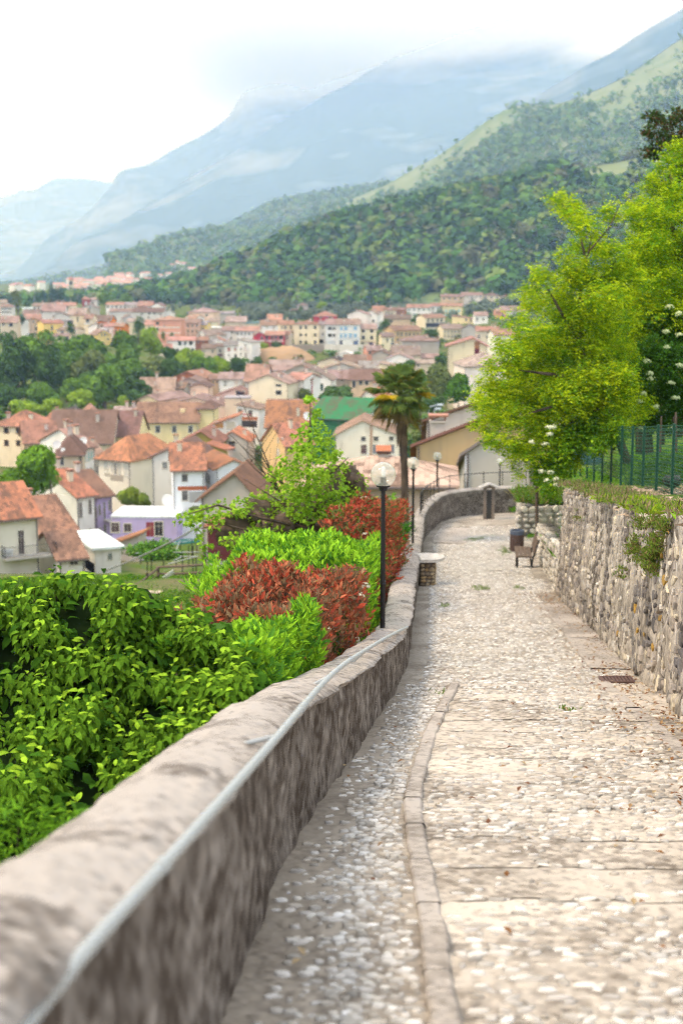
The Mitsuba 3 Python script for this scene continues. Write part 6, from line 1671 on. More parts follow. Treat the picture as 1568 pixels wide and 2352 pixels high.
# bare twigs left of it
k = thing('bare_sapling', 'leafless branching sapling left of the slender green tree', 'sapling')
m = MB(); r = np.random.default_rng(9)
b0 = P(690, 1225, 27.5)
for i, (ex, ey) in enumerate(((545, 900), (520, 990), (575, 1000), (600, 1050), (550, 1040), (630, 1080))):
    e = P(ex, ey, 27.5 + r.uniform(-.6, .6)); mid_ = P(650 - i * 4, 1150 - i * 8, 27.5)
    m.tube([b0, mid_, (mid_ + e) / 2 + r.normal(0, .05, 3), e], [.03, .022, .012, .004], sides=5)
    for _ in range(4):
        t = r.uniform(.2, .9); s_ = mid_ * (1 - t) + e * t
        m.tube([s_, s_ + r.normal(0, .28, 3) + [0, 0, .25]], [.007, .002], sides=4)
m.put(k + '__limb', 'bark', True)

# old stump
k = thing('tree_stump', 'massive gnarled dark tree stump overgrown at the garden edge', 'stump')
def lump(cen, rad, seed, amp=.4, sub=4):
    s = trimesh.creation.icosphere(subdivisions=sub, radius=1.0)
    v = s.vertices * np.asarray(rad)
    n_ = (pn(v + seed, 3.2, seed) - .5) * amp + (pn(v * [1, 1, .35] + seed, 9, seed) - .5) * amp * .5 + (pn(v * [1, 1, .25], 24, seed) - .5) * amp * .2
    return v * (1 + n_[:, None]) + cen, s.faces
m = MB(); ST = []
for c_, rd, sd in ((P(640, 1205, 27.2), (1.0, .6, .45), 3), (P(760, 1190, 27.4), (.5, .45, .65), 5), (P(805, 1130, 27.6), (.22, .22, .5), 7), (P(700, 1200, 27.6), (.6, .5, .5), 8), (P(818, 1112, 27.5), (.16, .15, .26), 4)):
    v_, f_ = lump(c_, rd, sd, 1.1); m.add(v_, f_)
m.put(k + '__trunk', 'bark', True)

# palm
k = thing('palm_tree', 'tall fan palm with shaggy dark trunk beyond the parapet', 'palm')
YP = 51.0
pb, pt_ = P(930, 1140, YP), P(918, 905, YP)
trp = np.array([pb - [0, 0, 1.5], P(929, 1090, YP), P(925, 1010, YP), P(922, 950, YP), pt_])
r = np.random.default_rng(5)
MB().tube(trp, [.17, .13, .14, .15, .14], sides=14).put(k + '__trunk', 'bark', True)
m = MB()
for i in range(520):       # fibrous skirt
    t = r.uniform(.35, .97) ** .8
    c = trp[1] * (1 - t) + pt_ * t
    a = r.uniform(0, 2 * np.pi); o_ = np.array([math.cos(a), math.sin(a), 0])
    rr = .14 + .11 * smooth01((t - .55) / .3)
    q = c + o_ * rr
    l_ = r.uniform(.18, .45)
    tip = q + o_ * l_ * .25 - [0, 0, l_]
    s_ = np.array([-math.sin(a), math.cos(a), 0]) * r.uniform(.02, .05)
    m.add([q - s_, q + s_, tip], [[0, 1, 2]], np.array([.20, .14, .09]) * r.uniform(.4, 1.6))
m.put(k + '__skirt', 'foliage'); labels[k + '__skirt'] = {'kind': 'stuff'}
nf = 0
for i in range(40):
    az = i * 2.39996; el = np.interp(i, [0, 11, 27, 40], [1.25, .55, -.35, -1.2]) + r.uniform(-.15, .15)
    d = np.array([math.cos(az) * math.cos(el), math.sin(az) * math.cos(el), math.sin(el)])
    stalk = pt_ + [0, 0, .05] + d * r.uniform(.55, .75)
    side = unit(np.cross(d, [0, 0, 1.])); nn_ = unit(np.cross(side, d))
    m = MB(); m.tube([pt_, pt_ + d * .3 + [0, 0, .02], stalk], [.018, .012, .01], (.12, .16, .04), sides=4)
    seg = 22
    old = i > 31
    for j_ in range(seg):
        th = (j_ / (seg - 1) - .5) * 2 * 1.9
        e = unit(d * math.cos(th) + side * math.sin(th) + nn_ * .10)
        Lf = .64 * (1 - .18 * abs(th) / 1.9) * r.uniform(.9, 1.08)
        w_ = .032
        pw = unit(np.cross(e, nn_)) * w_
        mid_ = stalk + e * Lf * .55
        tip = stalk + e * Lf - np.array([0, 0, .20 if not old else .34]) * r.uniform(.6, 1.2)
        col = np.array([.16, .23, .055]) if not old else np.array([.24, .18, .07])
        if r.random() < .10: col = np.array([.30, .26, .06])
        if i in (20, 21): col = np.array([.52, .40, .03])
        m.add([stalk, mid_ - pw, tip, mid_ + pw], [[0, 1, 2], [0, 2, 3]], col * r.uniform(.75, 1.3))
    m.put(k + '__frond' + (f'_{i:03d}' if i else ''), 'foliage')

# --- big bright tree on the right and its neighbours
YR_ = 36.0
rc = [(1275, 452, 16), (1300, 470, 26), (1330, 492, 30), (1345, 520, 32), (1310, 490, 18), (1400, 492, 22), (1425, 462, 18), (1330, 572, 26), (1375, 560, 32), (1410, 590, 45), (1300, 580, 16), (1240, 628, 22), (1260, 655, 34), (1310, 640, 40), (1370, 640, 45), (1430, 640, 50), (1225, 690, 36), (1205, 668, 18), (1290, 700, 55), (1360, 710, 55), (1180, 730, 24), (1215, 760, 46), (1160, 790, 26), (1185, 812, 42), (1145, 845, 34), (1270, 790, 60), (1350, 790, 60), (1210, 850, 52), (1120, 880, 24), (1150, 900, 42), (1280, 870, 56), (1350, 860, 50), (1105, 925, 22), (1170, 955, 48), (1240, 940, 50), (1310, 940, 45), (1120, 975, 32), (1150, 1005, 40), (1215, 1015, 48), (1175, 1050, 22), (1270, 1000, 40), (1235, 1060, 32), (1405, 740, 50), (1420, 820, 46), (1260, 1090, 26), (1095, 905, 12), (1200, 1085, 16), (1310, 1000, 40), (1290, 1048, 34), (1345, 965, 40), (1320, 1060, 24), (1270, 1050, 26), (1390, 680, 50), (1340, 730, 55), (1400, 880, 50), (1300, 900, 60), (1240, 800, 60), (1330, 620, 45), (1380, 800, 60), (1190, 900, 45), (1360, 1020, 34), (1140, 940, 36), (1400, 940, 46), (1420, 880, 44), (1370, 980, 36), (1330, 900, 60), (1260, 970, 46), (1210, 1040, 36), (1170, 900, 46), (1400, 920, 42), (1432, 960, 36), (1390, 975, 36), (1462, 930, 38), (1360, 940, 40), (1420, 860, 40)]
base_t = P(1400, 965, YR_)
tree('robinia_tree', 'tall yellow green feathery tree leaning over the lane on the right', 'tree', ([P(1440, 1060, YR_ + .5), P(1395, 940, YR_), P(1345, 880, YR_), P(1338, 800, YR_), P(1330, 690, YR_), P(1345, 600, YR_), P(1360, 540, YR_)], [.13, .10, .08, .06, .04, .025, .01]),
     [([P(1345, 880, YR_), P(1270, 860, YR_ - .6), P(1190, 850, YR_ - 1)], [.07, .05, .015]), ([P(1338, 800, YR_), P(1290, 720, YR_ - .5), P(1250, 650, YR_ - .6)], [.06, .04, .015]), ([P(1345, 880, YR_), P(1280, 930, YR_ - .8), P(1180, 960, YR_ - 1)], [.06, .04, .015]),
      ([P(1332, 700, YR_), P(1380, 640, YR_), P(1420, 590, YR_)], [.05, .04, .015]), ([P(1345, 600, YR_), P(1330, 530, YR_), P(1290, 465, YR_)], [.035, .02, .008]), ([P(1350, 580, YR_), P(1400, 520, YR_), P(1425, 465, YR_)], [.03, .018, .006]), ([P(1390, 930, YR_), P(1290, 980, YR_ - .6), P(1220, 1030, YR_ - .8)], [.05, .03, .01])],
     pxc(rc, YR_, 1.3, 7), 33000, .085, .5, (.50, .61, .02), (.20, .37, .02), .40, 151, open_=.44, flat=.46, hang=.1, spray=5)
rc2 = [(1500, 420, 30), (1540, 380, 30), (1520, 480, 45), (1560, 450, 55), (1480, 550, 40), (1530, 560, 55), (1580, 560, 60), (1470, 620, 36), (1520, 640, 50), (1580, 650, 60), (1480, 690, 50), (1550, 720, 55), (1620, 500, 70), (1640, 640, 80), (1440, 690, 34), (1510, 770, 36), (1620, 760, 70), (1500, 600, 60), (1450, 740, 50), (1560, 680, 60), (1490, 500, 50), (1540, 620, 60), (1470, 580, 40), (1440, 900, 44), (1500, 850, 40), (1470, 940, 34), (1410, 990, 30), (1550, 890, 36), (1430, 780, 44), (1500, 560, 50), (1560, 350, 36), (1465, 470, 30)]
tree('robinia_tree', 'second yellow green tree at the right edge, behind the leaning one', 'tree', ([P(1560, 1000, 41), P(1550, 800, 41), P(1545, 600, 41), P(1540, 400, 41)], [.2, .15, .10, .03]), [([P(1548, 700, 41), P(1490, 610, 40.5)], [.06, .02]), ([P(1546, 620, 41), P(1600, 520, 41)], [.06, .02])], pxc(rc2, 40.0, 1.5, 9), 24000, .09, .5, (.48, .60, .02), (.18, .36, .02), .42, 153, open_=.40, flat=.5, hang=.1, spray=5)
rc3 = [(1500, 268, 24), (1530, 285, 30), (1555, 262, 24), (1490, 300, 18), (1520, 318, 34), (1560, 330, 36), (1480, 348, 20), (1510, 352, 22), (1500, 415, 20), (1530, 430, 24), (1560, 400, 30), (1500, 490, 26), (1470, 520, 18), (1600, 300, 45), (1620, 400, 50), (1510, 520, 22), (1545, 500, 26), (1440, 640, 18)]
tree('copper_tree', 'dark reddish leaved tree top at the upper right edge', 'tree', ([P(1600, 1000, 44), P(1590, 700, 44), P(1575, 450, 44), P(1560, 270, 44)], [.22, .18, .1, .02]), [([P(1578, 480, 44), P(1490, 420, 44)], [.05, .01]), ([P(1570, 380, 44), P(1485, 350, 44)], [.04, .01]), ([P(1565, 320, 44), P(1495, 275, 44)], [.03, .01])], pxc(rc3, 44, 1.2, 11), 6500, .14, .5, (.06, .105, .03), (.12, .075, .035), .3, 155, flat=.5)
rc4 = [(1370, 700, 60), (1420, 690, 60), (1390, 760, 60), (1450, 760, 80), (1520, 700, 90), (1580, 740, 100), (1440, 850, 80), (1520, 830, 90), (1380, 900, 60), (1450, 930, 70), (1530, 930, 80), (1600, 880, 100), (1330, 950, 45), (1390, 985, 50), (1480, 640, 70), (1570, 620, 90), (1330, 1000, 40), (1340, 830, 50), (1270, 880, 60), (1220, 930, 50), (1290, 800, 60), (1250, 980, 46), (1310, 720, 50), (1200, 860, 36), (1290, 1040, 34), (1600, 700, 90)]
tree('leafy_tree', 'dark green tree filling the shade behind the bright leaning tree', 'tree', ([P(1480, 1040, 47), P(1470, 850, 47), P(1470, 650, 47)], [.3, .22, .05]), [([P(1472, 850, 47), P(1400, 760, 46.5)], [.1, .03]), ([P(1472, 850, 47), P(1560, 740, 47)], [.1, .03])], pxc(rc4, 47, 1.8, 13), 30000, .19, .6, (.085, .19, .02), (.14, .28, .02), .3, 157, flat=.9)
re_ = [(1520, 740, 40), (1560, 760, 45), (1500, 800, 36), (1550, 830, 50), (1590, 800, 50), (1470, 850, 34), (1520, 890, 45), (1570, 910, 50), (1460, 900, 30), (1500, 960, 36), (1550, 965, 30), (1430, 950, 28), (1400, 980, 24)]
ke = tree('elder_bush', 'elder bush with cream flower heads behind the green fence', 'bush', ([P(1520, 1020, 40), P(1520, 900, 40), P(1540, 780, 40)], [.08, .06, .02]), [], pxc(re_, 38.5, .9, 15), 15000, .14, .5, (.075, .18, .025), (.12, .26, .03), .3, 159, flat=.8)
r = np.random.default_rng(17)
fp = np.array([P(*q_, 37.0) for q_ in [(1492, 858), (1529, 762), (1560, 770), (1478, 905), (1531, 798), (1560, 840), (1505, 935), (1447, 885), (1466, 922), (1551, 914), (1440, 968), (1510, 1000), (1548, 985), (1495, 870), (1484, 830), (1558, 720), (1538, 705), (1430, 1000), (1470, 985), (1450, 862), (1540, 880), (1420, 935)]])
flower_heads(ke, fp, np.tile([-.2, -1, .5], (len(fp), 1)), r, .12, col=(.50, .55, .28))
rl = [(1240, 1090, 24), (1262, 1110, 30), (1250, 1060, 26), (1270, 1070, 26), (1290, 1040, 30), (1300, 1075, 24), (1310, 1010, 36), (1262, 1135, 16), (1335, 1000, 34), (1370, 1025, 26), (1395, 1000, 26), (1350, 970, 30), (1420, 985, 24)]
kv = tree('climber_bush', 'leafy green climber with pale flowers hanging over the corner of the tall stone wall', 'bush', ([P(1300, 1130, 36), P(1290, 1080, 36), P(1280, 1040, 36)], [.05, .04, .02]), [], pxc(rl, 35.2, .5, 17), 5600, .11, .5, (.12, .27, .02), (.30, .46, .02), .35, 161, flat=1.0, hang=.4)
fp = np.array([P(*Z('M', *q_), 34.4) for q_ in [(300, 600), (272, 680), (355, 665), (360, 715), (295, 235), (285, 170), (250, 330), (120, 310), (215, 590), (325, 165)]])
flower_heads(kv, fp, np.tile([-.2, -1, .3], (len(fp), 1)), r, .10, col=(.62, .64, .42))


# --- grass tufts and weeds
def blades(k, pts_, n, ln, r, col, alt, pa=.3, w=.012, bsdf='leaf', spread=.06, lean=.5):
    i = r.integers(0, len(pts_), n)
    p = pts_[i] + np.column_stack([r.normal(0, spread, n), r.normal(0, spread, n), r.normal(0, .01, n)])
    d = np.column_stack([r.normal(0, lean, n), r.normal(0, lean, n), np.abs(r.normal(1, .3, n))])
    L_ = r.uniform(.5, 1.2, n) * ln
    v, f, c = leaves(p, d, r.normal(0, 1, (n, 3)), L_, w, shade_cols(col, n, r, .25, alt, pa), .1, .25, flat=True)
    scene[k] = mikit.ply((v, f), bsdf, False, color=c)


r = np.random.default_rng(23)
Yv = r.uniform(12, 29.4, 500)
tp = np.column_stack([xr(Yv) + r.uniform(.0, .7, 500), Yv, rtop(Yv) + .03])
blades('wall_top_weeds', tp[meshkit.noise(tp * 1.1, 6) > .5], 3000, .14, r, (.19, .27, .05), (.30, .24, .13), .5, .02, spread=.10, lean=.7)
L('wall_top_weeds', 'yellow green weeds and dry grass along the top of the right wall', 'weeds', kind='stuff')
mo = Yv < 22
blades('wall_top_moss', tp[mo & (meshkit.noise(tp * 1.2, 4) > .56)], 2200, .10, r, (.30, .40, .03), (.22, .38, .03), .3, .03, spread=.09, lean=1.0)
L('wall_top_moss', 'bright lime coloured stonecrop spilling over the wall top on the right', 'ground cover', kind='stuff')
wp = []
for zx, zy, n_ in ((1230, 560, 30), (1280, 480, 30), (1300, 380, 20), (1260, 660, 26), (1080, 430, 18), (1060, 490, 14), (1140, 190, 10), (1380, 230, 16), (1290, 200, 14), (940, 720, 6), (480, 130, 5), (1180, 600, 6)):
    q_ = Z('R', zx, zy)
    for _ in range(n_):
        a = np.array(q_) + r.normal(0, 5.5, 2) * [.7, 1.6]
        Yq = 12.
        for _i in range(40):
            p = P(a[0], a[1], Yq); Yq += (xr(Yq) - .0 - p[0]) / max(slope_x(*a) - .09, .03) * .6
            Yq = float(np.clip(Yq, 8, 29))
        p = P(a[0], a[1], Yq); p[0] = xr(Yq) - .02
        wp.append(p)
blades('wall_weeds', np.array(wp), 3600, .06, r, (.17, .25, .04), (.24, .19, .08), .3, .016, spread=.045, lean=1.0)
L('wall_weeds', 'hanging tufts of green weed growing out of the right wall', 'weeds', kind='stuff')
gp = np.array([P(x, y, Yq) for x, y, Yq in zip(r.uniform(1244, 1278, 300), r.uniform(1205, 1250, 300), r.uniform(34, 40, 300))])
Yq = r.uniform(YC + 1.0, 43, 420); xq = XC + (Yq - YC) * .115 + r.uniform(.25, 2.2, 420)
blades('bank_grass', np.column_stack([xq, Yq, bankz(xq, Yq)]), 9000, .30, r, (.16, .34, .02), (.22, .40, .02), .3, .02, spread=.12, lean=.6)
L('bank_grass', 'lush grass on the ledge between the tall wall and the low wall', 'grass', kind='stuff')
Yq = r.uniform(53.8, 57, 300); xq = z2[0] * Yq / 53 + r.uniform(0, 3.5, 300)
blades('dry_wall_grass', np.column_stack([xq, Yq, np.full(300, P(1230, 1163, 53.3)[2])]), 4500, .35, r, (.15, .28, .03), (.28, .24, .10), .3, .03, spread=.15, lean=.6)
L('dry_wall_grass', 'grass growing above the dry stone wall at the bend', 'grass', kind='stuff')
Yq = r.uniform(23, 60, 2600); dq = r.uniform(2.6, 13, 2600); xq = xr(np.minimum(Yq, YC)) + dq
zq = np.where(Yq < YC, terz(dq, np.minimum(Yq, YC)), bankz(xq, Yq))
blades('terrace_grass', np.column_stack([xq, Yq, zq]), 42000, .22, r, (.085, .20, .02), (.13, .25, .03), .35, .03, bsdf='foliage', spread=.18, lean=.6)
L('terrace_grass', 'rough green grass on the slope behind the mesh fence', 'grass', kind='stuff')
Yq = r.uniform(14, 44, 1500); xq = xl(Yq) - .42 - r.uniform(0, 1, 1500) * np.clip(xl(Yq) - .42 - hxb(Yq), .2, 1.2)
blades('garden_grass', np.column_stack([xq, Yq, ter(xq, Yq) + .0]), 15000, .10, r, (.09, .17, .02), (.17, .19, .05), .4, .012, bsdf='foliage', spread=.1, lean=.7)
L('garden_grass', 'patchy grass strip between the hedges and the parapet', 'grass', kind='stuff')
wd = []
for (x, y, n_) in ((1098, 1352, 8), (1200, 1352, 3), (1160, 1270, 14), (1020, 1395, 2), (1300, 1640, 2), (1085, 1240, 8), (1110, 1235, 5), (1010, 1590, 1), (1165, 1262, 10)):
    for _ in range(n_): wd.append(on_path(x + r.normal(0, 10), y + r.normal(0, 2.5)) + [0, 0, .01])
blades('lane_weeds', np.array(wd), 900, .07, r, (.16, .24, .05), (.20, .30, .05), .3, .012, spread=.05, lean=.9)
L('lane_weeds', 'small tufts of grass growing between the cobbles', 'weeds', kind='stuff')
m = MB(); r = np.random.default_rng(29)
for i in range(6500):
    Yq = r.uniform(12, 29.5); d_ = r.uniform(.1, 3.2)
    x = xr(Yq) + d_; z = float(terz(np.array(d_), np.array(Yq))) + .02
    s_ = r.uniform(.03, .08)
    q_ = r.normal(0, 1, (4, 3)) * s_ * [1, 1, .35]
    m.add(np.array([x, Yq, z]) + q_, [[0, 1, 2], [0, 2, 3]], np.array([.42, .32, .23]) * r.uniform(.6, 1.3))
m.put('straw_mulch', 'foliage'); L('straw_mulch', 'pale dry bark and straw scattered under the fence', 'mulch', kind='stuff')

# ------------------------------------------------------------------ garden below: fence, pergola, path
k = thing('rail_fence', 'rustic two rail wooden fence in the lower garden', 'fence')
YG = 74.0
def gpt(zx, zy, Y=YG): return P(*Z('I', zx, zy), Y)
cor = [(912, 640, 940, YG), (468, 850, 930, YG + 1.5), (362, 910, 1030, YG - 4)]
for i, (zx, a, b_, Yp) in enumerate(cor):
    MB().tube([gpt(zx, b_ + 30, Yp), gpt(zx, a, Yp)], .09 if i == 0 else .07, sides=8).put(k + '__post' + (f'_{i:03d}' if i else ''), 'bark', True)
for i, (za, zb2) in enumerate((((900, 832, YG), (450, 855, YG + 1.5)), ((900, 905, YG), (470, 918, YG + 1.5)), ((465, 865, YG + 1.5), (362, 945, YG - 4)), ((465, 935, YG + 1.5), (362, 1000, YG - 4)), ((362, 950, YG - 4), (240, 1040, YG - 9)))):
    MB().tube([P(*Z('I', *za[:2]), za[2]), P(*Z('I', (za[0] + zb2[0]) / 2, (za[1] + zb2[1]) / 2 + 4), (za[2] + zb2[2]) / 2), P(*Z('I', *zb2[:2]), zb2[2])], .06, sides=7).put(k + '__rail' + (f'_{i:03d}' if i else ''), 'wood', True)
k = thing('fallen_plank', 'pale plank leaning on the lower rail of the rustic fence', 'plank')
a, b_ = P(*Z('I', 615, 895), YG - .6), P(*Z('I', 455, 1015), YG - 2)
d_ = unit(b_ - a)
MB().box((a + b_) / 2, (np.linalg.norm(b_ - a), .05, .22), (.46, .48, .40), [d_, unit(np.cross([0, 0, 1.], d_)), np.cross(d_, unit(np.cross([0, 0, 1.], d_)))]).put(k + '__board', 'paint')
k = thing('vine_pergola', 'metal pergola with young vines and green netting in the garden beyond the fence', 'pergola')
r = np.random.default_rng(33)
YV = 98.0
cs_ = [(250, 700, YV), (540, 620, YV + 12), (870, 590, YV + 12), (720, 750, YV)]
ptops = []
i = 0
for zx, zt0, zb0, Yv in ((365, 730, 870, 96), (405, 720, 870, 98), (520, 710, 830, 98), (640, 690, 830, 98), (700, 720, 930, 90), (760, 650, 820, 98), (800, 650, 930, 90), (830, 760, 940, 86), (560, 640, 760, 106), (680, 600, 740, 106), (790, 590, 740, 106), (300, 690, 800, 104)):
    a, b_ = P(*Z('I', zx, zt0), Yv), P(*Z('I', zx, zb0 + 25), Yv)
    MB().tube([b_, a], .04, sides=6).put(k + '__post' + (f'_{i:03d}' if i else ''), 'black_iron', True); i += 1
i = 0
for (x0_, y0_, Y0_), (x1_, y1_, Y1_) in (((250, 720, 96), (700, 715, 98)), ((480, 712, 98), (860, 712, 92)), ((560, 640, 106), (860, 585, 106)), ((365, 735, 96), (560, 640, 106)), ((640, 690, 98), (680, 600, 106)), ((560, 825, 88), (830, 755, 88)), ((680, 752, 92), (850, 752, 88)), ((620, 790, 88), (700, 752, 92))):
    MB().tube([P(*Z('I', x0_, y0_), Y0_), P(*Z('I', x1_, y1_), Y1_)], .035, sides=6).put(k + '__bar' + (f'_{i:03d}' if i else ''), 'galvanised', True); i += 1
vp = []
for t in np.linspace(0, 1, 14):
    vp.append((P(*Z('I', 240 + 300 * t, 690 - 50 * t + r.uniform(-15, 25)), 97 + 6 * t), .9))
    vp.append((P(*Z('I', 360 + 300 * t, 745 + r.uniform(-20, 10)), 96), .6))
w_ = np.array([c[1] for c in vp]); n_ = 3600
pi_ = r.integers(0, len(vp), n_)
pp = np.array([vp[j][0] for j in pi_]) + unit(r.normal(0, 1, (n_, 3))) * (r.random((n_, 1)) ** .5) * w_[pi_][:, None] * [1, 1, .5]
v, f, c = leaves(pp, r.normal(0, 1, (n_, 3)), r.normal(0, .5, (n_, 3)) + [0, 0, 1], .2, .17, shade_cols((.09, .22, .03), n_, r, .3, (.18, .30, .05), .3), .08, .1)
scene[k + '__vine'] = mikit.ply((v, f), 'foliage', False, color=c)
q_ = [P(*Z('I', x, y), Y0_) for x, y, Y0_ in ((560, 645, 105), (680, 585, 110), (860, 585, 110), (860, 615, 106))]
m = MB(); m.add(q_ + [p_ - np.array([0, 0, .04]) for p_ in q_], [[0, 1, 2, 3], [7, 6, 5, 4], [0, 4, 5, 1], [1, 5, 6, 2], [2, 6, 7, 3], [3, 7, 4, 0]], (.03, .12, .11)); m.put(k + '__net', 'foliage')
# garden path and lawn
m = MB()
pa = np.array([P(*Z('I', x, y), Y0_) for x, y, Y0_ in ((380, 1165, 62), (520, 1110, 66), (640, 1050, 69), (800, 1005, 71), (960, 985, 71))])
left = pa + [-.5, .5, 0]; right = pa + [.5, -.7, 0]
for A in (left, right): A[:, 2] = ter(A[:, 0], A[:, 1]) + .12
G = np.stack([left, right], 1)
scene['garden_path'] = mikit.ply((G.reshape(-1, 3), grid_faces(5, 2)[:, ::-1]), 'matte', False, color=np.tile([.52, .42, .32], (10, 1)))
L('garden_path', kind='structure')
n_ = 5200
xq = r.uniform(-18, -2, n_); Yq = r.uniform(56, 96, n_)
blades('lawn_grass', np.column_stack([xq, Yq, ter(xq, Yq) + .02]), 26000, .22, r, (.10, .22, .02), (.17, .28, .03), .35, .05, bsdf='foliage', spread=.3, lean=.7)
L('lawn_grass', 'green grass around the rustic fence in the lower garden', 'grass', kind='stuff')
# cable
k = thing('overhead_cable', 'thick grey cable bundle slung down across the lower garden', 'cable')
a, b_, c_ = P(*Z('I', 850, 470), 76), P(*Z('I', 420, 690), 84), P(*Z('I', -40, 890), 96)
MB().tube(np.array([a * (1 - t) ** 2 + 2 * t * (1 - t) * (b_ + [0, 0, -.2]) + c_ * t * t for t in np.linspace(0, 1, 24)]), .05, (.22, .22, .22), sides=6).put(k + '__strand', 'paint', True)
# shed door behind the tree
k = thing('garden_shed', 'whitewashed shed with dark red door, half hidden behind the slender tree', 'shed')
a = P(*Z('I', 950, 480), 84); b_ = P(*Z('I', 1330, 480), 84)
zb0 = ter(a[0], 84) - .5
MB().box((a + b_) / 2 + [0, 1.5, (zb0 - a[2]) / 2], (b_[0] - a[0], 3, a[2] - zb0), (.62, .60, .54)).put(k + '__wall', 'plaster')
MB().box((a + b_) / 2 + [0, 1.5, .1], (b_[0] - a[0] + .5, 3.6, .16), (.30, .14, .09)).put(k + '__roof', 'plaster')
c_ = P(*Z('I', 1060, 570), 83.9); MB().box(c_ + [0, .02, -.2], (1.5, .05, 2.4), (.13, .03, .035)).put(k + '__door', 'paint')
# balcony railing of the nearest house
H = hl
fo, fu, fn, LN = H.face('F')
up_ = np.array([0, 0, 1.])
q0 = Z('K', 20, 970); d = P(*q0, 1.0)
nb_ = 0
sA, sB = LN * .42, LN * 1.22
zf = P(*Z('K', 100, 915), 123)[2] - H.ze - .1
MB().box(fo + fu * (sA + sB) / 2 + fn * .6 + up_ * (zf - .1), (sB - sA, 1.25, .18), (.5, .47, .42), [fu, fn, up_]).put(H.k + '__balcony_slab', 'plaster')
m = MB()
for s in np.arange(sA, sB + .01, .16): m.tube([fo + fu * s + fn * 1.2 + up_ * zf, fo + fu * s + fn * 1.2 + up_ * (zf + 1.0)], .014, sides=4)
for s in np.arange(0, 1.2, .16):
    for e in (sA, sB): m.tube([fo + fu * e + fn * s + up_ * zf, fo + fu * e + fn * s + up_ * (zf + 1.0)], .014, sides=4)
for z_ in (.08, 1.0): m.tube([fo + fu * sA + fn * .02 + up_ * (zf + z_), fo + fu * sA + fn * 1.2 + up_ * (zf + z_), fo + fu * sB + fn * 1.2 + up_ * (zf + z_), fo + fu * sB + fn * .02 + up_ * (zf + z_)], .02, sides=4)
m.put(H.k + '__balcony_railing', 'black_iron', True); labels[H.k + '__balcony_railing'] = {'kind': 'stuff'}
m = MB(); m.box(fo + fu * (sA + .5) + fn * .25 + up_ * (zf + .35), (.8, .3, .6), (.62, .62, .60), [fu, fn, up_]); m.lathe(fo + fu * (sA + .5) + fn * .41 + up_ * (zf + .35), [(0, 0), (.2, 0)], (.1, .1, .1)); m.put(H.k + '__air_conditioner', 'paint')
# lilac balcony
fo, fu, fn, LN = hli.face('F'); zf = P(*Z('K', 620, 712), 178)[2] - hli.ze
MB().box(fo + fu * LN * .72 + fn * .6 + up_ * zf, (LN * .6, 1.2, .16), (.6, .58, .55), [fu, fn, up_]).put(hli.k + '__balcony_slab', 'plaster')
m = MB()
for s in np.arange(LN * .42, LN * 1.02, .2): m.tube([fo + fu * s + fn * 1.18 + up_ * zf, fo + fu * s + fn * 1.18 + up_ * (zf + 1.0)], .02, sides=4)
m.tube([fo + fu * LN * .42 + fn * 1.18 + up_ * (zf + 1), fo + fu * LN * 1.02 + fn * 1.18 + up_ * (zf + 1)], .03, sides=4)
m.put(hli.k + '__balcony_railing', 'black_iron', True); labels[hli.k + '__balcony_railing'] = {'kind': 'stuff'}
# dishes
def dish(H, zone, zx, zy, Y, R=.45):
    c = P(*Z(zone, zx, zy), Y)
    m = MB(); m.lathe((0, 0, 0), [(0, 0), (R * .5, .03 * R), (R, .16 * R)], (.72, .72, .70), 18)
    v_, f_, cc = m.bake()
    n_ = unit(np.array([.5, -1, .35])); a_ = unit(np.cross(n_, [0, 0, 1.])); b_ = np.cross(n_, a_)
    i = 0
    while f'{H.k}__satellite_dish' + (f'_{i:03d}' if i else '') in scene: i += 1
    m2 = MB(); m2.add(v_[:, :1] * a_ + v_[:, 1:2] * b_ + v_[:, 2:] * n_ + c, f_, cc); m2.tube([c - n_ * .05, c - n_ * .1 - [0, 0, .9]], .03, (.3, .3, .3), sides=5)
    m2.put(f'{H.k}__satellite_dish' + (f'_{i:03d}' if i else ''), 'paint')
dish(hn, 'F', 655, 465, 210, .62); dish(hn, 'F', 722, 524, 208, .35); dish(ht, 'F', 956, 418, 221, .6); dish(ho, 'G', 585, 714, 250, .75); dish(hv, 'I', 556, 215, 172, .75); dish(hol, 'E', 886, 1040, 236, .6)
H = hpi
# chimney with tile cap on the pink roof
k2 = H.k + '__roof__chimney'
c = P(*Z('J', 130, 790), 68); top = P(*Z('J', 130, 745), 68)
w_ = 95 / 2.412 * .6272 * 68 / FPX
m = MB(); m.box((c + top) / 2 - [0, 0, .2], (w_, w_, top[2] - c[2] + .5), (.52, .48, .42)); m.put(k2, 'plaster')
for i in range(6):
    s = (i - 2.5) * w_ * .24
    pts2 = []
    g = np.linspace(0, math.pi, 7)
    R_ = w_ * .13
    v_ = np.concatenate([np.column_stack([s + R_ * np.cos(g), np.full(7, yy2), R_ * np.sin(g) * 1.2 + zz2]) for yy2, zz2 in ((-w_ * .8, .06), (0, .30))])
    MB().add(v_ + top + [0, 0, .02], grid_faces(2, 7), (.46, .17, .08)).put(k2 + '_tile' + (f'_{i:03d}' if i else ''), 'paint', True)
MB().box(top + [0, 0, .05], (w_ * 1.3, w_ * 1.3, .12), (.14, .08, .06)).put(k2 + '_cap', 'paint')
# chimney on the ochre wall
hoo.chimney(hoo.W * .13, .5, .8, .75, True, (.50, .46, .40))

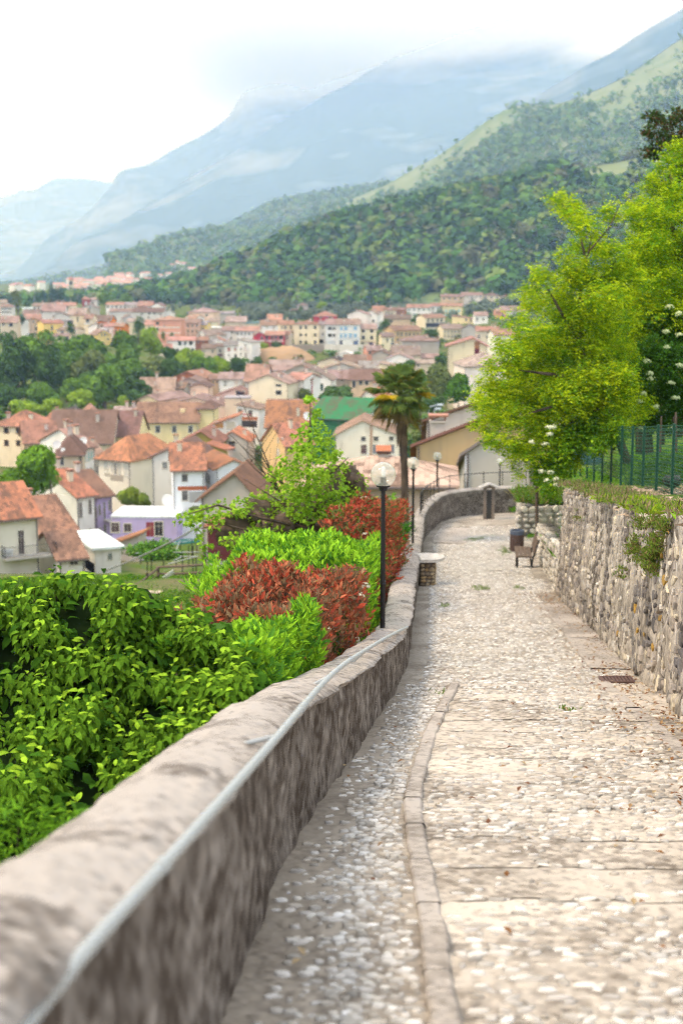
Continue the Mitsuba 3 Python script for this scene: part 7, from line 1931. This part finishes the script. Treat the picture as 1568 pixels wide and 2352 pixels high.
# street light far behind the palm
for i, (zx, zt_, zb2, lab) in enumerate(((530, 335, 445, 'grey street light on a bent arm, between the palm and the ochre house'), (578, 365, 445, 'pale short street light right of the bent arm one'))):
    k = thing('street_light', lab, 'street light')
    a, b_ = P(*Z('J', zx, zt_), 120), P(*Z('J', zx, zb2 + 60), 120)
    MB().tube([b_, a - [0, 0, .2], a + [.15, 0, 0], a + [.8, 0, .15]] if i == 0 else [b_, a, a + [.25, 0, .1]], .06, (.36, .40, .44), sides=6).put(k + '__pole', 'paint', True)
    MB().box(a + ([.95, 0, .16] if i == 0 else [.3, 0, .12]), (.5, .22, .16), (.55, .60, .66)).put(k + '__head', 'paint')
# mound of earth at the building site
s = trimesh.creation.icosphere(subdivisions=5, radius=1.0)
c = P(*Z('C', 560, 890), 555)
v_ = s.vertices * [P(*Z('C', 985, 890), 555)[0] - c[0], 16, 7.0] + c
v_[:, 2] += (pn(v_, .12, 4) - .5) * 3.2 + (pn(v_, .4, 5) - .5) * 1.0
scene['earth_mound'] = mikit.ply((v_, s.faces), 'matte', True, color=np.array([.36, .24, .14]) * (.75 + .6 * pn(v_, .09, 8))[:, None])
L('earth_mound', kind='structure')
# street walls
for lab, zx0, zx1, zt_, zb2, Yw_, col in (('long pale rendered street wall under the blue shuttered house', 1056, 1570, 666, 800, 572, (.70, .66, .58)), ('rough grey stone street wall under the big cream block', 690, 1056, 662, 790, 574, (.30, .26, .22))):
    k = thing('street_wall', lab, 'wall')
    a, b_ = P(*Z('C', zx0, zt_), Yw_), P(*Z('C', zx1, zt_), Yw_); bt = P(*Z('C', zx0, zb2), Yw_)
    MB().box([(a[0] + b_[0]) / 2, Yw_ + .3, (a[2] + bt[2]) / 2 - 1], (b_[0] - a[0], .6, a[2] - bt[2] + 2), col).put(k + '__wall', 'plaster')

# ------------------------------------------------------------------ trees of the ravine and the town
def bush_crown(cen, R, r, n, col, size, lumps=None):
    lumps = lumps or int(10 + r.integers(0, 6))
    lc_ = unit(r.normal(0, 1, (lumps, 3))) * r.uniform(.25, .75, (lumps, 1)); lr = r.uniform(.32, .52, lumps)
    pick = r.choice(lumps, n, p=lr ** 2 / (lr ** 2).sum())
    dv = unit(r.normal(0, 1, (n, 3)) + [0, -.2, .25])
    p = lc_[pick] + dv * lr[pick][:, None] * r.uniform(.85, 1.08, (n, 1))
    tone = np.random.default_rng(int(r.integers(1e6))).uniform(.82, 1.18, lumps)[pick]
    nn = unit(dv + r.normal(0, .55, (n, 3))); t = unit(np.cross(nn, r.normal(0, 1, (n, 3)))); b_ = np.cross(nn, t)
    s = size * r.uniform(.6, 1.3, (n, 1))
    q = p * R + cen
    v = np.stack([q - t * s, q - b_ * s * .6, q + t * s, q + b_ * s * .6], 1).reshape(-1, 3)
    c = np.repeat(np.clip(np.array(col) * tone[:, None] * r.uniform(.75, 1.25, (n, 1)), 0, .9), 4, axis=0)
    return v, np.arange(4 * n).reshape(n, 4), c


TG, TD, TL, TO, TB = (.115, .21, .035), (.065, .125, .035), (.23, .34, .04), (.14, .18, .06), (.05, .10, .06)


def round_tree(x, y, rx, ry, Y, col, label, seed, n=2600, name='tree', cat='tree', group=None, cone=0, size=None):
    """a tree whose crown is centred on (x, y), half sizes rx, ry of the 1568 grid"""
    r = np.random.default_rng(seed)
    k = thing(name, label, cat, group)
    c = P(x, y, Y); s = Y / FPX
    R = np.array([rx * s, max(rx * s * .9, 1.), ry * s])
    gz = float(ter(c[0], c[1]))
    v, f, cc = bush_crown(c, R, r, n, col, size or max(.10, .11 * rx * s))
    if cone:
        t = np.clip((v[:, 2] - (c[2] - R[2])) / (2 * R[2]), 0, 1)
        v[:, :2] = c[:2] + (v[:, :2] - c[:2]) * (1.35 - 1.25 * t)[:, None]
    scene[k + '__crown'] = mikit.ply((v, f), 'foliage', False, color=cc)
    zt_ = c[2] - R[2] * .2
    MB().tube([[c[0], c[1], min(gz, c[2] - R[2] * 1.05) - .5], [c[0] + .03 * R[0], c[1], (gz + zt_) / 2], [c[0], c[1], zt_]], [.05 * R[2] + .06, .045 * R[2] + .05, .03 * R[2]], sides=7).put(k + '__trunk', 'bark', True)


RG = 'trees of the ravine between the two parts of town'
rt = [(40, 850, 60, 95, 425, TD, 'dark big tree at the left edge of the ravine'), (75, 800, 50, 55, 440, TG, 'broad green tree top left of the ravine'), (150, 830, 45, 60, 430, TG, 'pale green upright tree in the left ravine, second from the big dark one'),
      (120, 860, 45, 60, 410, TD, 'dark tree below the pale upright one in the left ravine'), (205, 800, 55, 40, 445, TG, 'wide tree top under the yellow gabled house'), (205, 850, 50, 45, 425, TO, 'olive brown tree in the middle of the ravine'), (275, 810, 45, 45, 440, TG, 'green tree right of the olive brown one in the ravine'),
      (345, 790, 30, 36, 445, TL, 'light green tree standing higher at the white house with green windows'), (290, 860, 45, 45, 410, TG, 'rounded bright green tree low in the ravine'), (350, 850, 45, 40, 420, TO, 'dull green tree right of the low rounded one in the ravine'), (395, 855, 38, 42, 418, TD, 'dark tree on the right of the ravine'),
      (330, 880, 40, 35, 405, TD, 'dark shrubby tree behind the brick gable'), (430, 825, 35, 35, 430, TL, 'light green tree left of the tall white pair'), (470, 840, 34, 32, 428, TG, 'green tree under the narrow grey house'), (505, 840, 26, 26, 430, TL, 'yellowish green tree right under the tall white pair'), (545, 840, 26, 22, 432, TD, 'dark bush left of the earth mound'), (390, 815, 22, 22, 440, TD, 'small dark tree under the balcony of the white house'),
      (235, 880, 60, 45, 395, TD, 'broad dark tree low behind the red roofs'), (180, 890, 45, 35, 392, TG, 'green tree low in the left ravine'), (20, 905, 40, 25, 385, TD, 'dark low growth at the left edge below the big dark tree'), (90, 905, 50, 28, 380, TG, 'scrubby green growth in the left ravine floor'), (20, 790, 26, 35, 450, TD, 'dark tree at the left edge under the loggia house'),
      (60, 940, 45, 22, 330, TL, 'bright yellow green tree at the left, behind the cream hip roof'), (120, 935, 30, 18, 328, TL, 'smaller bright tree right of the bright left one'), (185, 915, 40, 26, 340, TL, 'bright green tree behind the orange hip roof in the village'), (285, 925, 14, 18, 340, TL, 'small light tree left of the grey stone gable'), (225, 912, 14, 12, 338, TD, 'dark small tree by the orange hip roof'), (240, 880, 50, 40, 372, TG, 'green tree directly above the faded red roof'), (310, 900, 45, 30, 372, TD, 'dark tree directly left of the dark brick gable')]
for i, t in enumerate(rt): round_tree(*t, 300 + i, n=2300, group=RG)
tt_ = [(40, 688, 18, 30, 900, TO, 'tall poplar rising over the far left of town', 0), (62, 700, 9, 14, 905, TD, 'dark tree beside the far left poplar', 0), (100, 680, 14, 22, 960, TB, 'bluish conifer right of the far poplar', 1), (118, 672, 16, 28, 965, TB, 'tallest bluish conifer of the far left clump', 1), (135, 680, 18, 24, 962, TB, 'bluish dark tree right of the tallest conifer', 0), (160, 698, 20, 14, 940, TB, 'low dark trees behind the long pale house', 0),
       (85, 690, 12, 18, 950, TB, 'slim bluish tree left of the far conifer clump', 0), (15, 690, 22, 14, 1000, TB, 'hazy trees at the far left edge', 0), (245, 690, 22, 26, 960, TG, 'green tree left of the white house at the back', 0), (262, 700, 16, 14, 930, TO, 'olive tree in front of the hill foot left', 0), (290, 690, 20, 22, 960, TG, 'rounded tree at the hill foot left', 0),
       (317, 745, 16, 20, 600, TD, 'round dark tree standing alone in the left of town', 0), (375, 768, 8, 14, 575, TD, 'small dark cypress before the large salmon house', 1), (395, 770, 9, 10, 574, TD, 'second small dark conifer before the large salmon house', 1), (165, 757, 13, 16, 585, TD, 'dark tree in front of the low porch house', 0), (48, 735, 14, 12, 640, TB, 'dark shrub by the left edge house', 0),
       (640, 800, 24, 18, 560, TD, 'dark shrubs right of the crimson house', 0), (605, 795, 14, 12, 566, TL, 'small light tree before the crimson house', 0), (885, 745, 14, 14, 640, TD, 'dark round tree beside the tan orange house', 0), (990, 765, 18, 14, 540, TD, 'dark tree under the many windowed cream house', 0), (770, 912, 42, 34, 318, (.07, .13, .04), 'broad dark green tree left of the palm', 0), (930, 842, 26, 20, 390, TD, 'dark green tree left of the apartment block', 0), (1010, 828, 18, 14, 440, TD, 'dark tree behind the street trees', 0),
       (1005, 880, 36, 45, 300, TO, 'olive coloured tree right of the palm crown', 0), (965, 890, 30, 40, 290, TG, 'green tree right behind the palm', 0), (1052, 895, 36, 36, 260, (.09, .20, .03), 'rounded green tree left of the bright tree', 0), (990, 930, 26, 24, 270, TD, 'dark tree behind the street lights', 0), (960, 1002, 14, 14, 130, TO, 'small bush left of the ochre wall', 0),
       (1100, 712, 26, 20, 980, TL, 'light green trees below the highest row', 0), (1140, 705, 22, 18, 985, TL, 'light green tree right below the highest row', 0), (1180, 690, 35, 20, 1000, TL, 'bright green trees at the hill foot on the right', 0), (740, 700, 14, 9, 860, TL, 'small light tree at the hill foot right of the villa', 0), (690, 712, 12, 16, 870, TD, 'dark conifer in front of the villa', 1), (655, 705, 16, 20, 900, TO, 'olive green tree left of the villa', 0), (800, 640, 6, 22, 1050, TL, 'slim light poplar in the hillside wood', 0),
       (70, 1075, 60, 55, 165, (.13, .25, .025), 'fresh green tree in front of the beige corner house at the left edge', 0), (115, 1065, 14, 40, 164, (.13, .25, .025), 'upright shoot right of the fresh green tree at the left', 0), (15, 1110, 40, 30, 162, (.12, .23, .025), 'green tree at the left edge before the chimneys', 0), (300, 1145, 32, 24, 190, (.22, .30, .04), 'yellow green shrubs behind the lilac terrace', 0), (330, 1150, 18, 18, 188, (.19, .27, .04), 'small yellow green tree by the lilac terrace', 0), (500, 988, 20, 14, 270, (.10, .20, .03), 'green bush on the whitish lean-to', 0), (545, 1010, 20, 22, 262, TD, 'dark climber under the red railed balcony', 0), (700, 905, 18, 14, 345, TO, 'brownish shrub right of the red house', 0), (870, 905, 20, 18, 330, TD, 'dark shrubs under the long tan house', 0), (450, 1170, 18, 12, 150, TO, 'shrub before the white house canopy', 0)]
for i, t in enumerate(tt_): round_tree(*t[:7], 400 + i, n=2600 if t[4] < 400 else 900, cone=t[7], size=None)
# olive grove at the hill foot
r = np.random.default_rng(55)
vs, cs2 = [], []
for _ in range(420):
    x = r.uniform(560, 840) if r.random() < .7 else r.uniform(330, 1200); Y = r.uniform(820, 1080)
    c = P(x, 700, Y); z = float(ter(c[0], Y)) + 2.5
    v, cc = far_crown(np.array([c[0], Y, z]), r.uniform(2, 3.4), r.uniform(2, 3.2), r, 26, np.array([.10, .13, .09]) * r.uniform(.7, 1.3))
    vs.append(v); cs2.append(cc)
v = np.vstack(vs); n_ = len(v) // 4
scene['olive_grove'] = mikit.ply((v, np.arange(n_ * 4).reshape(n_, 4)), 'foliage', False, color=np.vstack(cs2)); L('olive_grove', 'greyish olive grove at the foot of the wooded hill', 'olive grove', kind='stuff')
# scattered shrubs between the houses
vs, cs2 = [], []
for _ in range(900):
    Y = r.uniform(240, 900); x = r.uniform(-.24, .16) * Y
    z = float(ter(x, Y)) + .8
    v, cc = far_crown(np.array([x, Y, z]), r.uniform(1, 2.4), r.uniform(1, 2.6), r, 24, np.array([.07, .13, .03]) * r.uniform(.6, 1.5))
    vs.append(v); cs2.append(cc)
v = np.vstack(vs); n_ = len(v) // 4
scene['town_greenery'] = mikit.ply((v, np.arange(n_ * 4).reshape(n_, 4)), 'foliage', False, color=np.vstack(cs2)); L('town_greenery', 'low garden greenery between the houses', 'greenery', kind='stuff')

# --- village far up the valley
r = np.random.default_rng(61)
DG = 'houses of the far village in the haze'
for i in range(58):
    t = r.random()
    x = r.uniform(135, 300) if t < .75 else r.uniform(20, 135) if t < .85 else r.uniform(300, 460)
    y = np.interp(x, [20, 135, 200, 300, 460], [668, 655, 650, 640, 600]) + r.uniform(-9, 18)
    Y = np.interp(y, [590, 640, 655, 675], [2900, 2500, 2050, 1500]) + r.uniform(-60, 60)
    k = thing('village_house', 'small pale hazy house with reddish roof in the far village up the valley', 'house', DG)
    w, d_, h_ = r.uniform(9, 17), r.uniform(8, 11), r.uniform(6, 9)
    c = P(x, y, Y); th = r.uniform(-.7, .7)
    u = np.array([math.cos(th), math.sin(th), 0]); b_ = np.array([-math.sin(th), math.cos(th), 0])
    m = MB(); m.box(c - [0, 0, 10], (w, d_, h_ + 20), jit((.80, .76, .68), .06, r), [u, b_, up_]); m.put(k + '__wall', 'matte')
    m = MB(); o = c + [0, 0, h_ / 2] - u * (w / 2 + .5)
    poly_prism(m, [(-d_ / 2 - .6, -.2), (0, 2.4), (d_ / 2 + .6, -.2)], o, b_, up_, u, w + 1, jit((.46, .27, .21), .12, r)); m.put(k + '__roof', 'matte')
k = thing('bell_tower', 'slender cream bell tower in the far village', 'tower')
c = P(164, 668, 1500); MB().box(c + [0, 0, -2], (4.4, 4.4, 26), (.62, .55, .40)).put(k + '__shaft', 'matte'); MB().box(c + [0, 0, 8.2], (3.2, 4.6, 4), (.05, .05, .05)).put(k + '__belfry', 'matte')
MB().lathe(c + [0, 0, 11], [(3.3, 0), (0, 4.5)], (.40, .20, .14), 4).put(k + '__roof', 'matte')
k = thing('hill_chapel', 'tiny white chapel on the skyline of the wooded hill', 'chapel')
c = P(914, 478, 1478); m = MB(); m.box(c + [0, 0, 0], (3.6, 4, 14), (.72, .70, .66)); m.put(k + '__tower', 'matte'); MB().lathe(c + [0, 0, 7], [(2.8, 0), (0, 3.6)], (.4, .3, .26), 4).put(k + '__roof', 'matte')
# antennas
for i, (zone, zx, z0, z1, Y, lab) in enumerate((('F', 418, 720, 900, 182, 'tall thin television mast on the whitewashed house roof ridge'), ('E', 896, 930, 1020, 238, 'thin aerial above the olive green house'), ('F', 870, 0, 50, 306, 'thin aerial over the dark flat gable'), ('A', 396, 200, 340, 860, 'thin mast among the far left conifers'), ('A', 358, 500, 650, 600, 'pale pole left of the tall yellow house'))):
    k = thing('mast', lab, 'mast')
    MB().tube([P(*Z(zone, zx, z1 + 25), Y), P(*Z(zone, zx, z0), Y)], .05 if Y < 400 else .12, (.30, .30, .30), sides=5).put(k + '__pole', 'paint', True)
    if Y < 400:
        m = MB(); c = P(*Z(zone, zx, z0 + 12), Y)
        for q in (-.5, -.2, .1, .4): m.tube([c + [-.5, 0, q * .5], c + [.5, 0, q * .5]], .015, (.3, .3, .3), sides=4)
        m.put(k + '__aerial', 'paint', True)
# person in the street
k = thing('person', 'distant person in pale shirt and dark trousers standing by the palm trunk', 'person')
zf = P(*Z('J', 262, 850), 240)
hgt = 1.7; zf = zf - [0, 0, .0]
import manifold3d as m3
def capsule(p, q, r0, r1):
    s0 = m3.Manifold.sphere(r0, 12).translate(list(map(float, p))); s1 = m3.Manifold.sphere(r1, 12).translate(list(map(float, q)))
    return m3.Manifold.batch_hull([s0, s1])
bones = [((0, 0, .95), (0, 0, 1.38), .13, .16), ((-.2, 0, 1.40), (-.27, .02, 1.1), .055, .045), ((-.27, .02, 1.1), (-.24, -.08, .86), .045, .035), ((.2, 0, 1.40), (.27, .02, 1.1), .055, .045), ((.27, .02, 1.1), (.24, -.06, .86), .045, .035), ((-.2, 0, 1.40), (.2, 0, 1.40), .06, .06),
         ((-.09, 0, .92), (-.10, 0, .50), .09, .065), ((-.10, 0, .50), (-.10, .02, .07), .062, .04), ((.09, 0, .92), (.11, .03, .50), .09, .065), ((.11, .03, .50), (.12, .04, .07), .062, .04), ((-.10, .02, .05), (-.10, -.16, .04), .045, .035), ((.12, .04, .05), (.13, -.14, .04), .045, .035), ((0, 0, 1.42), (0, -.01, 1.56), .05, .05), ((0, -.01, 1.60), (0, 0, 1.66), .085, .095)]
man = m3.Manifold()
for a, b_, r0, r1 in bones: man = man + capsule(a, b_, r0, r1)
mm = man.to_mesh(); vv = mm.vert_properties[:, :3]
cc = np.where(vv[:, 2:3] > 1.47, [.42, .27, .20], np.where((vv[:, 2:3] > .9), [.62, .66, .74], [.03, .035, .06]))
cc = np.where((vv[:, 2:3] < .95) & (np.abs(vv[:, :1]) > .2), [.42, .27, .20], cc)
scene[k + '__body'] = mikit.ply((vv + zf, mm.tri_verts), 'matte', True, color=cc)
# ------------------------------------------------------------------ air
scene['haze'] = {'type': 'cube', 'to_world': T4().translate([0, 10600, 1250]).scale([10000, 11100, 1320]), 'bsdf': {'type': 'null'}, 'interior': {'type': 'ref', 'id': 'air'}}
L('haze', kind='stuff')
# low cloud lying on the summits
nz, ny, nx_ = 16, 10, 28
gz_, gy_, gx_ = np.meshgrid(np.linspace(0, 1, nz), np.linspace(0, 1, ny), np.linspace(0, 1, nx_), indexing='ij')
q = np.stack([gx_ * 9, gy_ * 4, gz_ * 3], -1)
den = smooth01((gz_ - .02 - .42 * (meshkit.noise(q, 2) - .3)) / .35) * (.45 + .9 * meshkit.noise(q * 1.7, 4))
den *= smooth01(np.minimum(gx_, 1 - gx_) / .12) * smooth01(np.minimum(gy_, 1 - gy_) / .15) * smooth01((1 - gz_) / .1)
CB, CH = np.array([3300., 13000, 1900]), np.array([5400., 3600, 560])
scene['cloud_air'] = {'type': 'heterogeneous', 'albedo': 1.0, 'scale': 4.0e-3, 'sigma_t': {'type': 'gridvolume', 'grid': mi.VolumeGrid(den.astype(np.float32)[..., None]), 'to_world': T4().translate(list(CB - CH)).scale(list(2 * CH))}}
scene['summit_cloud'] = {'type': 'cube', 'to_world': T4().translate(list(CB)).scale(list(CH)), 'bsdf': {'type': 'null'}, 'interior': {'type': 'ref', 'id': 'cloud_air'}, 'exterior': {'type': 'ref', 'id': 'air'}}
L('summit_cloud', 'low white cloud hiding the mountain summits', 'cloud', kind='stuff')
